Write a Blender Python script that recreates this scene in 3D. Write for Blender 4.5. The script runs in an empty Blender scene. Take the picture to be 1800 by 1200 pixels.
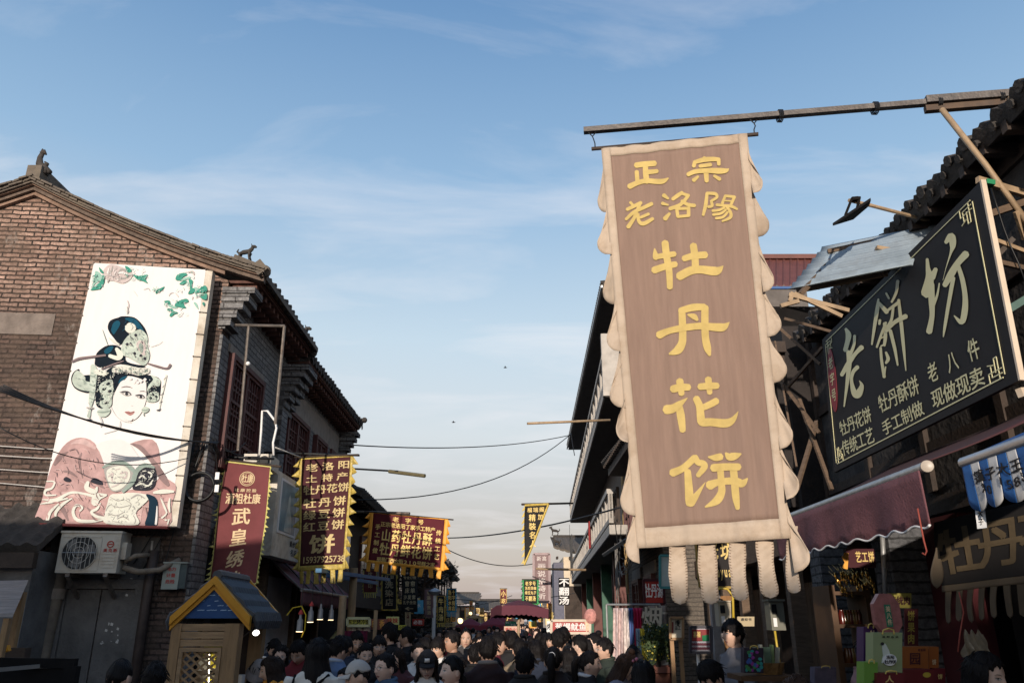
import bpy, math, random
from mathutils import Vector, Matrix
from mathutils.bvhtree import BVHTree
from mathutils.geometry import tessellate_polygon
import numpy as np

random.seed(11)
S = bpy.context.scene
COL = S.collection
R = math.radians

# ---------------------------------------------------------------- camera
FPX, TH, CAMZ = 1375.0, R(19.55),1.85
cam_d = bpy.data.cameras.new("camera")
cam_d.sensor_width = 36.0
cam_d.lens = FPX / 1800.0 * 36.0
cam_d.clip_start = 0.05
cam_d.clip_end = 6000
cam = bpy.data.objects.new("camera", cam_d)
COL.objects.link(cam)
cam.location = (0,0, CAMZ)
cam.rotation_euler = (R(90) + TH, 0,0)
S.camera = cam

# ---------------------------------------------------------------- sky, sun, exposure
SUN_EL, SUN_AZ = 10.0,8.0          # elevation; angle of the sun to the left of straight behind the camera
SKY_STR, SUN_STR = 0.15,3.0
S.view_settings.view_transform = 'Standard'
S.view_settings.look = 'None'
S.view_settings.exposure = 0.58
S.view_settings.gamma = 1.0
W_ = bpy.data.worlds.new("World")
S.world = W_
W_.use_nodes = True
nt = W_.node_tree
nt.nodes.clear()
def wn(t, **k):
    n = nt.nodes.new(t)
    for a, b in k.items():
        setattr(n, a, b)
    return n
w_out = wn('ShaderNodeOutputWorld')
w_bg = wn('ShaderNodeBackground')
w_sky = wn('ShaderNodeTexSky', sky_type='NISHITA')
w_sky.sun_disc = False
w_sky.sun_elevation = R(SUN_EL)
w_sky.sun_rotation = R(180 + SUN_AZ)
w_sky.altitude = 150
w_sky.air_density = 1.25
w_sky.dust_density = 2.6
w_sky.ozone_density = 1.6
# thin high cloud, laid out by direction on the sky
w_tc = wn('ShaderNodeTexCoord')
w_sep = wn('ShaderNodeSeparateXYZ')
nt.links.new(w_tc.outputs['Generated'], w_sep.inputs[0])
w_zc = wn('ShaderNodeMath', operation='ADD')
w_zc.inputs[1].default_value = 0.18
nt.links.new(w_sep.outputs['Z'], w_zc.inputs[0])
w_dx = wn('ShaderNodeMath', operation='DIVIDE')
w_dy = wn('ShaderNodeMath', operation='DIVIDE')
nt.links.new(w_sep.outputs['X'], w_dx.inputs[0]); nt.links.new(w_zc.outputs[0], w_dx.inputs[1])
nt.links.new(w_sep.outputs['Y'], w_dy.inputs[0]); nt.links.new(w_zc.outputs[0], w_dy.inputs[1])
w_cmb = wn('ShaderNodeCombineXYZ')
nt.links.new(w_dx.outputs[0], w_cmb.inputs[0]); nt.links.new(w_dy.outputs[0], w_cmb.inputs[1])
w_map = wn('ShaderNodeMapping')
w_map.inputs['Rotation'].default_value = (0,0, R(-38))
w_map.inputs['Scale'].default_value = (0.7,1.7,1)
w_map.inputs['Location'].default_value = (1.45,0.9,0)
nt.links.new(w_cmb.outputs[0], w_map.inputs[0])
w_n = wn('ShaderNodeTexNoise')
w_n.inputs['Scale'].default_value = 2.0
w_n.inputs['Detail'].default_value = 8
w_n.inputs['Roughness'].default_value = 0.58
w_n.inputs['Distortion'].default_value = 0.5
nt.links.new(w_map.outputs[0], w_n.inputs['Vector'])
w_r = wn('ShaderNodeValToRGB')
w_r.color_ramp.elements[0].position = 0.49
w_r.color_ramp.elements[0].color = (0,0,0,1)
w_r.color_ramp.elements[1].position = 0.86
w_r.color_ramp.elements[1].color = (0.6,0.6,0.6,1)
nt.links.new(w_n.outputs['Fac'], w_r.inputs[0])
w_mix = wn('ShaderNodeMixRGB', blend_type='MIX')
w_mix.inputs[2].default_value = (4.2,4.1,4.2,1)
nt.links.new(w_r.outputs[0], w_mix.inputs[0])
# evening haze: pale and rosy by the horizon, deep blue overhead
w_gr = wn('ShaderNodeValToRGB')
_g = [(0.0,(2.6,2.15,2.15)),(0.12,(2.85,2.55,2.6)),(0.22,(3.5,3.6,3.75)),(0.335,(3.0,3.6,4.1)),(0.5,(1.6,2.55,3.7)),(0.68,(0.75,1.55,2.85)),(1.0,(0.35,0.85,2.0))]
while len(w_gr.color_ramp.elements) < len(_g):
    w_gr.color_ramp.elements.new(0.5)
for e_, (p_, c_) in zip(w_gr.color_ramp.elements, _g):
    e_.position = p_
    e_.color = (*[x / 5 for x in c_],1)
w_sc = wn('ShaderNodeVectorMath', operation='SCALE')
w_sc.inputs['Scale'].default_value = 4.6
w_m2 = wn('ShaderNodeMixRGB', blend_type='MIX')
w_m2.inputs[0].default_value = 0.8
nt.links.new(w_sep.outputs['Z'], w_gr.inputs[0])
nt.links.new(w_gr.outputs[0], w_sc.inputs[0])
nt.links.new(w_sky.outputs[0], w_m2.inputs[1])
nt.links.new(w_sc.outputs[0], w_m2.inputs[2])
nt.links.new(w_m2.outputs[0], w_mix.inputs[1])
nt.links.new(w_mix.outputs[0], w_bg.inputs[0])
w_bg.inputs[1].default_value = SKY_STR
nt.links.new(w_bg.outputs[0], w_out.inputs[0])

sun_d = bpy.data.lights.new("sun", 'SUN')
sun_d.energy = SUN_STR
sun_d.angle = R(0.5)
sun_d.color = (1.0,0.89,0.77)
sun = bpy.data.objects.new("sun", sun_d)
COL.objects.link(sun)
sun.location = (-6,-12,14)
_sd = Vector((math.sin(R(SUN_AZ)) * math.cos(R(SUN_EL)), math.cos(R(SUN_AZ)) * math.cos(R(SUN_EL)),-math.sin(R(SUN_EL))))
sun.rotation_euler = _sd.to_track_quat('-Z', 'Y').to_euler()

# ---------------------------------------------------------------- pixel of the 1800x1200 photograph -> point of the place
CAM = Vector((0,0, CAMZ))
_c, _s = math.cos(TH), math.sin(TH)
def ray(px, py):
    u = (px - 900.0) / FPX
    v = (600.0 - py) / FPX
    return Vector((u, _c - v * _s, _s + v * _c))
def at(px, py, D):
    d = ray(px, py)
    return CAM + d * (D / d.y)
def atX(px, py, X):
    d = ray(px, py)
    return CAM + d * (X / d.x)
def atZ(px, py, Z):
    d = ray(px, py)
    return CAM + d * ((Z - CAMZ) / d.z)
def onplane(px, py, O, N):
    d = ray(px, py)
    return CAM + d * ((O - CAM).dot(N) / d.dot(N))
V3 = Vector
UP = V3((0,0,1))

# ---------------------------------------------------------------- materials
MATS = {}
def mat(name, col, rough=0.75, var=0.18, scale=6.0, bump=0.0, bscale=60.0, metal=0.0, stretch=(1,1,1), dirt=None, dirt_amt=0.5, dscale=2.5, emit=None, estr=1.0, spec=0.4, alpha=1.0, trans=0.0):
    if name in MATS:
        return MATS[name]
    m = bpy.data.materials.new(name)
    m.use_nodes = True
    t = m.node_tree
    b = t.nodes['Principled BSDF']
    b.inputs['Roughness'].default_value = rough
    b.inputs['Metallic'].default_value = metal
    b.inputs['Specular IOR Level'].default_value = spec
    b.inputs['Alpha'].default_value = alpha
    b.inputs['Transmission Weight'].default_value = trans
    tc = t.nodes.new('ShaderNodeTexCoord')
    mp = t.nodes.new('ShaderNodeMapping')
    mp.inputs['Scale'].default_value = stretch
    t.links.new(tc.outputs['Object'], mp.inputs[0])
    n = t.nodes.new('ShaderNodeTexNoise')
    n.inputs['Scale'].default_value = scale
    n.inputs['Detail'].default_value = 6
    n.inputs['Roughness'].default_value = 0.6
    t.links.new(mp.outputs[0], n.inputs['Vector'])
    rp = t.nodes.new('ShaderNodeValToRGB')
    lo = [max(0, c * (1 - var)) for c in col[:3]]
    hi = [min(1, c * (1 + var)) for c in col[:3]]
    rp.color_ramp.elements[0].position = 0.28
    rp.color_ramp.elements[1].position = 0.72
    rp.color_ramp.elements[0].color = (*lo, 1)
    rp.color_ramp.elements[1].color = (*hi, 1)
    t.links.new(n.outputs['Fac'], rp.inputs[0])
    out = rp.outputs[0]
    if dirt:
        n2 = t.nodes.new('ShaderNodeTexNoise')
        n2.inputs['Scale'].default_value = dscale
        n2.inputs['Detail'].default_value = 8
        n2.inputs['Roughness'].default_value = 0.7
        t.links.new(mp.outputs[0], n2.inputs['Vector'])
        r2 = t.nodes.new('ShaderNodeValToRGB')
        r2.color_ramp.elements[0].position = 0.48
        r2.color_ramp.elements[1].position = 0.75
        r2.color_ramp.elements[0].color = (0,0,0,1)
        r2.color_ramp.elements[1].color = (dirt_amt,) * 3 + (1,)
        t.links.new(n2.outputs['Fac'], r2.inputs[0])
        mx = t.nodes.new('ShaderNodeMixRGB')
        mx.inputs[2].default_value = (*dirt, 1)
        t.links.new(r2.outputs[0], mx.inputs[0])
        t.links.new(out, mx.inputs[1])
        out = mx.outputs[0]
    t.links.new(out, b.inputs['Base Color'])
    if bump:
        n3 = t.nodes.new('ShaderNodeTexNoise')
        n3.inputs['Scale'].default_value = bscale
        n3.inputs['Detail'].default_value = 4
        t.links.new(mp.outputs[0], n3.inputs['Vector'])
        bp = t.nodes.new('ShaderNodeBump')
        bp.inputs['Strength'].default_value = bump
        bp.inputs['Distance'].default_value = 0.02
        t.links.new(n3.outputs['Fac'], bp.inputs['Height'])
        t.links.new(bp.outputs[0], b.inputs['Normal'])
    if emit:
        b.inputs['Emission Color'].default_value = (*emit, 1)
        b.inputs['Emission Strength'].default_value = estr
    MATS[name] = m
    return m

def brick(name, plane, c1, c2, mortar, bw=0.25, bh=0.075, ms=0.012, stain=None, zsplit=None, low1=None, low2=None, white=0.0, bump=0.6, wob=0.02):
    """bricks laid out on the object's own xz or yz plane; zsplit: courses below it are the sooty bricks low1/low2"""
    if name in MATS:
        return MATS[name]
    m = bpy.data.materials.new(name)
    m.use_nodes = True
    t = m.node_tree
    L = t.links.new
    b = t.nodes['Principled BSDF']
    b.inputs['Roughness'].default_value = 0.9
    b.inputs['Specular IOR Level'].default_value = 0.2
    tc = t.nodes.new('ShaderNodeTexCoord')
    sp = t.nodes.new('ShaderNodeSeparateXYZ')
    L(tc.outputs['Object'], sp.inputs[0])
    cb = t.nodes.new('ShaderNodeCombineXYZ')
    L(sp.outputs['X' if plane == 'xz' else 'Y'], cb.inputs[0])
    L(sp.outputs['Z'], cb.inputs[1])
    wn_ = t.nodes.new('ShaderNodeTexNoise')
    wn_.inputs['Scale'].default_value = 9
    wn_.inputs['Detail'].default_value = 4
    L(tc.outputs['Object'], wn_.inputs['Vector'])
    ad = t.nodes.new('ShaderNodeMixRGB')
    ad.blend_type = 'LINEAR_LIGHT'
    ad.inputs[0].default_value = wob
    L(cb.outputs[0], ad.inputs[1]); L(wn_.outputs['Color'], ad.inputs[2])
    def bt(a, c):
        x = t.nodes.new('ShaderNodeTexBrick')
        x.inputs['Color1'].default_value = (*a, 1)
        x.inputs['Color2'].default_value = (*c, 1)
        x.inputs['Mortar'].default_value = (*mortar, 1)
        x.inputs['Scale'].default_value = 1
        x.inputs['Mortar Size'].default_value = ms
        x.inputs['Mortar Smooth'].default_value = 0.25
        x.inputs['Bias'].default_value = -0.1
        x.inputs['Brick Width'].default_value = bw
        x.inputs['Row Height'].default_value = bh
        L(ad.outputs[0], x.inputs['Vector'])
        return x
    x1 = bt(c1, c2)
    out = x1.outputs['Color']
    def noise(sc, d=6, r=0.65, stretch=None):
        n = t.nodes.new('ShaderNodeTexNoise')
        n.inputs['Scale'].default_value = sc
        n.inputs['Detail'].default_value = d
        n.inputs['Roughness'].default_value = r
        if stretch:
            mp = t.nodes.new('ShaderNodeMapping')
            mp.inputs['Scale'].default_value = stretch
            L(tc.outputs['Object'], mp.inputs[0]); L(mp.outputs[0], n.inputs['Vector'])
        else:
            L(tc.outputs['Object'], n.inputs['Vector'])
        return n
    def ramp(s, a, c, v0=0.0, v1=1.0):
        r = t.nodes.new('ShaderNodeValToRGB')
        r.color_ramp.elements[0].position = a
        r.color_ramp.elements[1].position = c
        r.color_ramp.elements[0].color = (v0, v0, v0,1)
        r.color_ramp.elements[1].color = (v1, v1, v1,1)
        L(s, r.inputs[0])
        return r.outputs[0]
    def mix(f, a, c, bl='MIX'):
        x = t.nodes.new('ShaderNodeMixRGB')
        x.blend_type = bl
        if isinstance(f, float):
            x.inputs[0].default_value = f
        else:
            L(f, x.inputs[0])
        L(a, x.inputs[1])
        if isinstance(c, tuple):
            x.inputs[2].default_value = (*c, 1)
        else:
            L(c, x.inputs[2])
        return x.outputs[0]
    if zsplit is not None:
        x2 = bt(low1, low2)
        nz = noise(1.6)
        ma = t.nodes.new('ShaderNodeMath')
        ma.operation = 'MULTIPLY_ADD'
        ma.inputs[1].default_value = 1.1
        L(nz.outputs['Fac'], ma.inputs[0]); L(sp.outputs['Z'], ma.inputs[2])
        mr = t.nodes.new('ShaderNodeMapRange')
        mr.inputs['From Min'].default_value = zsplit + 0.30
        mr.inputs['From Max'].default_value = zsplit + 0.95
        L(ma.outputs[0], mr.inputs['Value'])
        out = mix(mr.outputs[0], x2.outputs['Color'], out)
    out = mix(ramp(noise(40,3).outputs['Fac'],0.3,0.7,0.55,1.15), out, out, 'MULTIPLY') if False else out
    sp1 = ramp(noise(24,9,.75).outputs['Fac'],0.34,0.66,0.42,1.2)
    out = mix(1.0, out, sp1, 'MULTIPLY')
    if stain:
        out = mix(ramp(noise(1.3,9,0.72).outputs['Fac'],0.46,0.66,0,0.85), out, stain)
    if white:
        out = mix(ramp(noise(2.0,9,0.78,(1.6,1.6,0.8)).outputs['Fac'],0.57,0.76,0, white), out, (0.62,0.57,0.52))
    L(out, b.inputs['Base Color'])
    bp = t.nodes.new('ShaderNodeBump')
    bp.inputs['Strength'].default_value = bump
    bp.inputs['Distance'].default_value = 0.025
    inv = t.nodes.new('ShaderNodeMath')
    inv.operation = 'SUBTRACT'
    inv.inputs[0].default_value = 1.0
    L(x1.outputs['Fac'], inv.inputs[1])
    nb = noise(30,5)
    m2 = t.nodes.new('ShaderNodeMath')
    m2.operation = 'MULTIPLY_ADD'
    m2.inputs[1].default_value = 0.9
    L(nb.outputs['Fac'], m2.inputs[0]); L(inv.outputs[0], m2.inputs[2])
    L(m2.outputs[0], bp.inputs['Height'])
    L(bp.outputs[0], b.inputs['Normal'])
    MATS[name] = m
    return m

# ---------------------------------------------------------------- mesh builder
WM = {}
def wmat(o):
    return WM.get(o.name, Matrix.Identity(4))
class MB:
    def __init__(s):
        s.v, s.f, s.m = [],[],[]
    def add(s, vs, fs, m=0):
        o = len(s.v)
        s.v.extend([tuple(p) for p in vs])
        for f in fs:
            s.f.append(tuple(i + o for i in f))
            s.m.append(m)
        return s
    def hexa(s, p, m=0):     # 8 points: bottom loop then top loop
        return s.add(p, [(3,2,1,0),(4,5,6,7),(0,1,5,4),(1,2,6,5),(2,3,7,6),(3,0,4,7)], m)
    def box(s, x0, x1, y0, y1, z0, z1, m=0):
        return s.hexa([(x0, y0, z0),(x1, y0, z0),(x1, y1, z0),(x0, y1, z0),(x0, y0, z1),(x1, y0, z1),(x1, y1, z1),(x0, y1, z1)], m)
    def fbox(s, fr, a0, a1, b0, b1, c0, c1, m=0):
        P = fr.p
        return s.hexa([P(a0, b0, c0), P(a1, b0, c0), P(a1, b0, c1), P(a0, b0, c1), P(a0, b1, c0), P(a1, b1, c0), P(a1, b1, c1), P(a0, b1, c1)], m)
    def bar(s, p, q, w, h=None, m=0, up=UP):
        h = h or w
        p, q = V3(p), V3(q)
        d = (q - p).normalized()
        x = d.cross(up)
        if x.length < 1e-4:
            x = d.cross(V3((0,1,0)))
        x.normalize()
        y = x.cross(d)
        x, y = x * w / 2, y * h / 2
        return s.hexa([p - x - y, p + x - y, p + x + y, p - x + y, q - x - y, q + x - y, q + x + y, q - x + y], m)
    def tube(s, pts, r, n=8, m=0, cap=True):
        pts = [V3(p) for p in pts]
        k = len(pts)
        rs = r if isinstance(r, (list, tuple)) else [r] * k
        vs, fs = [],[]
        pd = None
        ref = None
        for i, p in enumerate(pts):
            d = (pts[min(i + 1, k - 1)] - pts[max(i - 1,0)])
            if d.length < 1e-9:
                d = pd or UP
            d = d.normalized()
            if ref is None:
                ref = d.cross(UP)
                if ref.length < 1e-3:
                    ref = d.cross(V3((1,0,0)))
            x = (ref - d * ref.dot(d)).normalized()
            ref = x
            y = d.cross(x)
            for j in range(n):
                a = 2 * math.pi * j / n
                vs.append(p + (x * math.cos(a) + y * math.sin(a)) * rs[i])
            pd = d
        for i in range(k - 1):
            for j in range(n):
                fs.append((i * n + j, i * n + (j + 1) % n, (i + 1) * n + (j + 1) % n, (i + 1) * n + j))
        if cap:
            fs.append(tuple(range(n - 1,-1,-1)))
            fs.append(tuple((k - 1) * n + j for j in range(n)))
        return s.add(vs, fs, m)
    def lathe(s, prof, O, n=16, m=0, axis=UP):
        """prof: (radius, height) along axis from O"""
        axis = V3(axis).normalized()
        x = axis.cross(V3((0,1,0)))
        if x.length < 1e-3:
            x = axis.cross(V3((1,0,0)))
        x.normalize()
        y = axis.cross(x)
        vs, fs = [],[]
        for r, h in prof:
            for j in range(n):
                a = 2 * math.pi * j / n
                vs.append(V3(O) + axis * h + (x * math.cos(a) + y * math.sin(a)) * r)
        for i in range(len(prof) - 1):
            for j in range(n):
                fs.append((i * n + j, i * n + (j + 1) % n, (i + 1) * n + (j + 1) % n, (i + 1) * n + j))
        fs.append(tuple(range(n - 1,-1,-1)))
        fs.append(tuple((len(prof) - 1) * n + j for j in range(n)))
        return s.add(vs, fs, m)
    def ball(s, c, rx, ry=None, rz=None, n=10, k=7, m=0):
        ry = ry or rx
        rz = rz or rx
        vs, fs = [],[]
        for i in range(k + 1):
            th = math.pi * i / k
            for j in range(n):
                a = 2 * math.pi * j / n
                vs.append((c[0] + rx * math.sin(th) * math.cos(a), c[1] + ry * math.sin(th) * math.sin(a), c[2] + rz * math.cos(th)))
        for i in range(k):
            for j in range(n):
                fs.append((i * n + j, (i + 1) * n + j, (i + 1) * n + (j + 1) % n, i * n + (j + 1) % n))
        return s.add(vs, fs, m)
    def grid(s, fn, nu, nv, m=0, close=False):
        vs = [fn(i / nu, j / nv) for j in range(nv + 1) for i in range(nu + 1)]
        fs = []
        for j in range(nv):
            for i in range(nu):
                a = j * (nu + 1) + i
                fs.append((a, a + nu + 1, a + nu + 2, a + 1))
        return s.add(vs, fs, m)
    def sheet(s, fn, nu, nv, th, m=0):
        """cloth or thin plate: fn(u,v,off) gives the point; th its thickness"""
        n = (nu + 1) * (nv + 1)
        vs = [fn(i / nu, j / nv, th / 2) for j in range(nv + 1) for i in range(nu + 1)]
        vs += [fn(i / nu, j / nv, -th / 2) for j in range(nv + 1) for i in range(nu + 1)]
        fs = []
        for j in range(nv):
            for i in range(nu):
                a = j * (nu + 1) + i
                fs.append((a, a + nu + 1, a + nu + 2, a + 1))
                fs.append((n + a, n + a + 1, n + a + nu + 2, n + a + nu + 1))
        for i in range(nu):
            fs.append((i, i + 1, n + i + 1, n + i))
            a = nv * (nu + 1) + i
            fs.append((a + 1, a, n + a, n + a + 1))
        for j in range(nv):
            a = j * (nu + 1)
            fs.append((a + nu + 1, a, n + a, n + a + nu + 1))
            a += nu
            fs.append((a, a + nu + 1, n + a + nu + 1, n + a))
        return s.add(vs, fs, m)
    def plate(s, pts, off, m=0):
        """prism over a planar outline (concave allowed): pts world points, off the thickness vector"""
        pts = [V3(p) for p in pts]
        off = V3(off)
        n = len(pts)
        tri = tessellate_polygon([pts])
        fs = []
        nn = V3((0,0,0))
        for i in range(n):
            nn += (pts[i] - pts[0]).cross(pts[(i + 1) % n] - pts[0])
        for t3 in tri:
            a, b2, c2 = t3
            tn = (pts[b2] - pts[a]).cross(pts[c2] - pts[a])
            if tn.dot(off) < 0:
                t3 = (a, c2, b2)
            fs.append(tuple(n + i for i in t3))
            fs.append(tuple(reversed(t3)))
        flip = nn.dot(off) < 0
        for i in range(n):
            j = (i + 1) % n
            fs.append((j, i, n + i, n + j) if flip else (i, j, n + j, n + i))
        return s.add(pts + [p + off for p in pts], fs, m)
    def build(s, name, mats, parent=None, smooth=False, loc=None, cat=None, label=None, group=None, kind=None):
        if not isinstance(mats, (list, tuple)):
            mats = [mats]
        if parent is not None:
            M = wmat(parent).inverted()
        else:
            if loc is None:
                a = np.array(s.v)
                loc = ((a[:, 0].min() + a[:, 0].max()) / 2,(a[:, 1].min() + a[:, 1].max()) / 2, a[:, 2].min())
            M = Matrix.Translation(-V3(loc))
        me = bpy.data.meshes.new(name)
        me.from_pydata([tuple(M @ V3(p)) for p in s.v],[], s.f)
        for mm in mats:
            me.materials.append(mm)
        if len(mats) > 1:
            me.polygons.foreach_set('material_index', s.m)
        if smooth:
            me.polygons.foreach_set('use_smooth', [True] * len(me.polygons))
            if smooth is not True:
                try:
                    me.set_sharp_from_angle(angle=R(smooth))
                except Exception:
                    pass
        me.validate()
        o = bpy.data.objects.new(name, me)
        COL.objects.link(o)
        if parent is not None:
            o.parent = parent
            WM[o.name] = wmat(parent)
        else:
            o.location = loc
            WM[o.name] = Matrix.Translation(V3(loc))
        tag(o, label, cat, group, kind)
        return o
def tag(o, label=None, cat=None, group=None, kind=None):
    if label: o['label'] = label
    if cat: o['category'] = cat
    if group: o['group'] = group
    if kind: o['kind'] = kind
    return o
def thing(name, label, cat, loc, group=None):
    o = bpy.data.objects.new(name, None)
    o.empty_display_size = 0.2
    COL.objects.link(o)
    o.location = loc
    WM[o.name] = Matrix.Translation(V3(loc))
    return tag(o, label, cat, group)
class Fr:
    """a facade's own frame: a along it, b up, c out of it"""
    def __init__(s, O, U, N, V=UP):
        s.O, s.U, s.V, s.N = V3(O), V3(U).normalized(), V3(V).normalized(), V3(N).normalized()
    def p(s, a, b, c=0.0):
        return s.O + s.U * a + s.V * b + s.N * c

# ---------------------------------------------------------------- lettering
_GC = {}
_fc = bpy.data.curves.new('lettering_curve', 'FONT')
_fo = bpy.data.objects.new('lettering_curve', _fc)
COL.objects.link(_fo)
def _raw(ch, bold):
    _fc.body = ch
    _fc.offset = 0
    _fc.resolution_u = 3
    dg = bpy.context.evaluated_depsgraph_get()
    dg.update()
    me = _fo.evaluated_get(dg).to_mesh()
    vs = [(v.co.x, v.co.y) for v in me.vertices]
    fs = [tuple(p.vertices) for p in me.polygons]
    _fo.evaluated_get(dg).to_mesh_clear()
    return vs, fs
_b = np.array(_raw('国', 0)[0])
_CELL = (_b[:, 0].min() - 0.05, _b[:, 0].max() + 0.05, _b[:, 1].min() - 0.04, _b[:, 1].max() + 0.05)
def glyph(ch, bold=0.018):
    k = ch
    if k not in _GC:
        vs, fs = _raw(ch, 0)
        if ord(ch) < 128 and vs:
            xs = [p[0] for p in vs]
            cx = (min(xs) + max(xs)) / 2
            x0, x1, y0, y1 = cx - 0.33, cx + 0.33,-0.1,0.82
        else:
            x0, x1, y0, y1 = _CELL
        _GC[k] = ([((x - x0) / (x1 - x0),(y - y0) / (y1 - y0)) for x, y in vs], fs)
    return _GC[k]
THICK = ((-1,-.7),(1,-.7),(-1,.7),(1,.7))
class Panel:
    """a hung cloth or board: four corners and a ripple; u across, v down"""
    def __init__(s, TL, TR, BR, BL, wave=None):
        s.c = [V3(p) for p in (TL, TR, BR, BL)]
        s.N = (s.c[3] - s.c[0]).cross(s.c[1] - s.c[0]).normalized()
        s.w = (s.c[1] - s.c[0]).length
        s.h = (s.c[3] - s.c[0]).length
        s.wave = wave
    def p(s, u, v, off=0.0):
        a, b, c, d = s.c
        q = a * (1 - u) * (1 - v) + b * u * (1 - v) + c * u * v + d * (1 - u) * v
        k = off + (s.wave(u, v) if s.wave else 0.0)
        return q + s.N * k
def put(mb, pan, text, u, v, cw, ch, step=(0,0), off=0.006, m=0, bold=0.018):
    """lettering, first cell's top left at (u, v); step is added per letter"""
    for i, c in enumerate(text):
        if c == ' ':
            continue
        vs, fs = glyph(c, bold)
        uu, vv = u + step[0] * i, v + step[1] * i
        for k, (dx, dy) in enumerate(THICK if bold > .004 else ((0,0),)):
            mb.add([pan.p(uu + (x + dx * bold) * cw, vv + (1 - y - dy * bold) * ch, off + .0006 * k) for x, y in vs], fs, m)
def catmull(pts, n=6, closed=True):
    pts = [V3((*p, 0)) if len(p) == 2 else V3(p) for p in pts]
    out = []
    k = len(pts)
    rng = range(k) if closed else range(k - 1)
    for i in rng:
        g = lambda j: pts[j % k] if closed else pts[max(0, min(k - 1, j))]
        a, b, c, d = g(i - 1), g(i), g(i + 1), g(i + 2)
        for q in range(n):
            t = q / n
            out.append(0.5 * (2 * b + (c - a) * t + (2 * a - 5 * b + 4 * c - d) * t * t + (3 * b - a - 3 * c + d) * t ** 3))
    if not closed:
        out.append(pts[-1])
    return out
def stroke2d(pts, n=5, faces=False):
    """brush stroke (x, y, width) -> outline with round ends"""
    c = catmull(pts, n, False)
    L, Rr = [],[]
    for i, p in enumerate(c):
        a, b = c[max(i - 1,0)], c[min(i + 1, len(c) - 1)]
        d = V3((b.x - a.x, b.y - a.y, 0))
        d = d.normalized() if d.length > 1e-6 else V3((1,0,0))
        nrm = V3((-d.y, d.x, 0)) * (p.z / 2)
        q = V3((p.x, p.y, 0))
        L.append(q + nrm)
        Rr.append(q - nrm)
        if i == 0:
            d0, n0, w0, q0 = d, nrm, p.z / 2, q
        d1, n1, w1, q1 = d, nrm, p.z / 2, q
    cap0 = [q0 + (-d0 * math.sin(t) * w0 * 0.9 - n0 * math.cos(t)) for t in (0.6,1.57,2.54)]
    cap1 = [q1 + (d1 * math.sin(t) * w1 * 0.9 + n1 * math.cos(t)) for t in (0.6,1.57,2.54)]
    o = [(p.x, p.y) for p in L + cap1 + Rr[::-1] + cap0]
    if not faces:
        return o
    k = len(L)
    f = [(i, i + 1,2 * k + 1 - i, 2 * k + 2 - i) for i in range(k - 1)]
    f += [(k - 1, k, k + 1, k + 2, k + 3),(2 * k + 2,2 * k + 3,2 * k + 4,2 * k + 5,0)]
    return o, f
# ---------------------------------------------------------------- palette
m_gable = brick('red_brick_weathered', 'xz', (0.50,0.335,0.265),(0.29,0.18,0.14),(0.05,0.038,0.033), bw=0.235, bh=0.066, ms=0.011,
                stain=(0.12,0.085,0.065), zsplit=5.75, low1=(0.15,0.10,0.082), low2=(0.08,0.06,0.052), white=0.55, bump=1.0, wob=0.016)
m_grey = brick('grey_brick', 'yz', (0.27,0.26,0.255),(0.20,0.195,0.195),(0.09,0.085,0.085), bw=0.30, bh=0.085, ms=0.010,
               stain=(0.10,0.09,0.085), bump=0.6, wob=0.008)
m_greyx = brick('grey_brick_end', 'xz', (0.27,0.26,0.255),(0.20,0.195,0.195),(0.09,0.085,0.085), bw=0.30, bh=0.085, ms=0.010,
                stain=(0.10,0.09,0.085), bump=0.6, wob=0.008)
m_dkbrick = brick('sooty_brick', 'xz', (0.10,0.085,0.08),(0.07,0.06,0.056),(0.03,0.028,0.026), bw=0.27, bh=0.085, ms=0.012,
                  stain=(0.05,0.045,0.04), bump=0.8)
m_brown = brick('brown_brick', 'yz', (0.20,0.165,0.135),(0.155,0.13,0.11),(0.07,0.06,0.055), bw=0.28, bh=0.08, ms=0.010, stain=(0.1,0.085,0.07))
m_tile = mat('grey_roof_tile', (0.115,0.095,0.078),0.9,0.35,9,0.5,40, dirt=(0.20,0.16,0.11), dirt_amt=0.5)
m_tiled = mat('dark_roof_tile', (0.05,0.043,0.038),0.9,0.35,9,0.5,40)
m_verge = mat('verge_brick', (0.23,0.15,0.11),0.9,0.4,10,0.7,30, dirt=(0.06,0.05,0.045), dirt_amt=0.8)
m_vergd = mat('dark_verge', (0.13,0.095,0.075),0.9,0.45,12,0.8,30, dirt=(0.05,0.04,0.035), dirt_amt=0.8)
m_conc = mat('weathered_concrete', (0.25,0.215,0.185),0.9,0.22,7,0.5,50, dirt=(0.14,0.115,0.10), dirt_amt=0.6)
m_concd = mat('dark_render', (0.125,0.117,0.112),0.9,0.3,3,0.5,30, dirt=(0.055,0.05,0.05), dirt_amt=0.8)
m_wood = mat('old_timber', (0.13,0.085,0.055),0.8,0.3,7,0.4,30, stretch=(1,1,6))
m_dkwood = mat('dark_timber', (0.045,0.03,0.022),0.75,0.35,6,0.3,30)
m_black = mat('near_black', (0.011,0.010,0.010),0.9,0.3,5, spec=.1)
m_redwood = mat('oxblood_lattice', (0.075,0.020,0.018),0.6,0.3,12,0.2,60)
m_rafter = mat('oxblood_rafter', (0.10,0.045,0.035),0.8,0.4,12,0.3,40)
m_glassd = mat('dark_pane', (0.015,0.016,0.018),0.15,0.3,3, spec=0.5)
m_steel = mat('rusty_steel', (0.17,0.145,0.125),0.55,0.35,14,0.2,60, metal=0.5, dirt=(0.14,0.07,0.04), dirt_amt=0.6)
m_galv = mat('galvanised', (0.42,0.42,0.41),0.45,0.2,12, metal=0.6)
m_cable = mat('black_cable', (0.012,0.012,0.013),0.5,0.2)
m_whitec = mat('pale_cable', (0.5,0.47,0.44),0.6,0.2)
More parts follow.
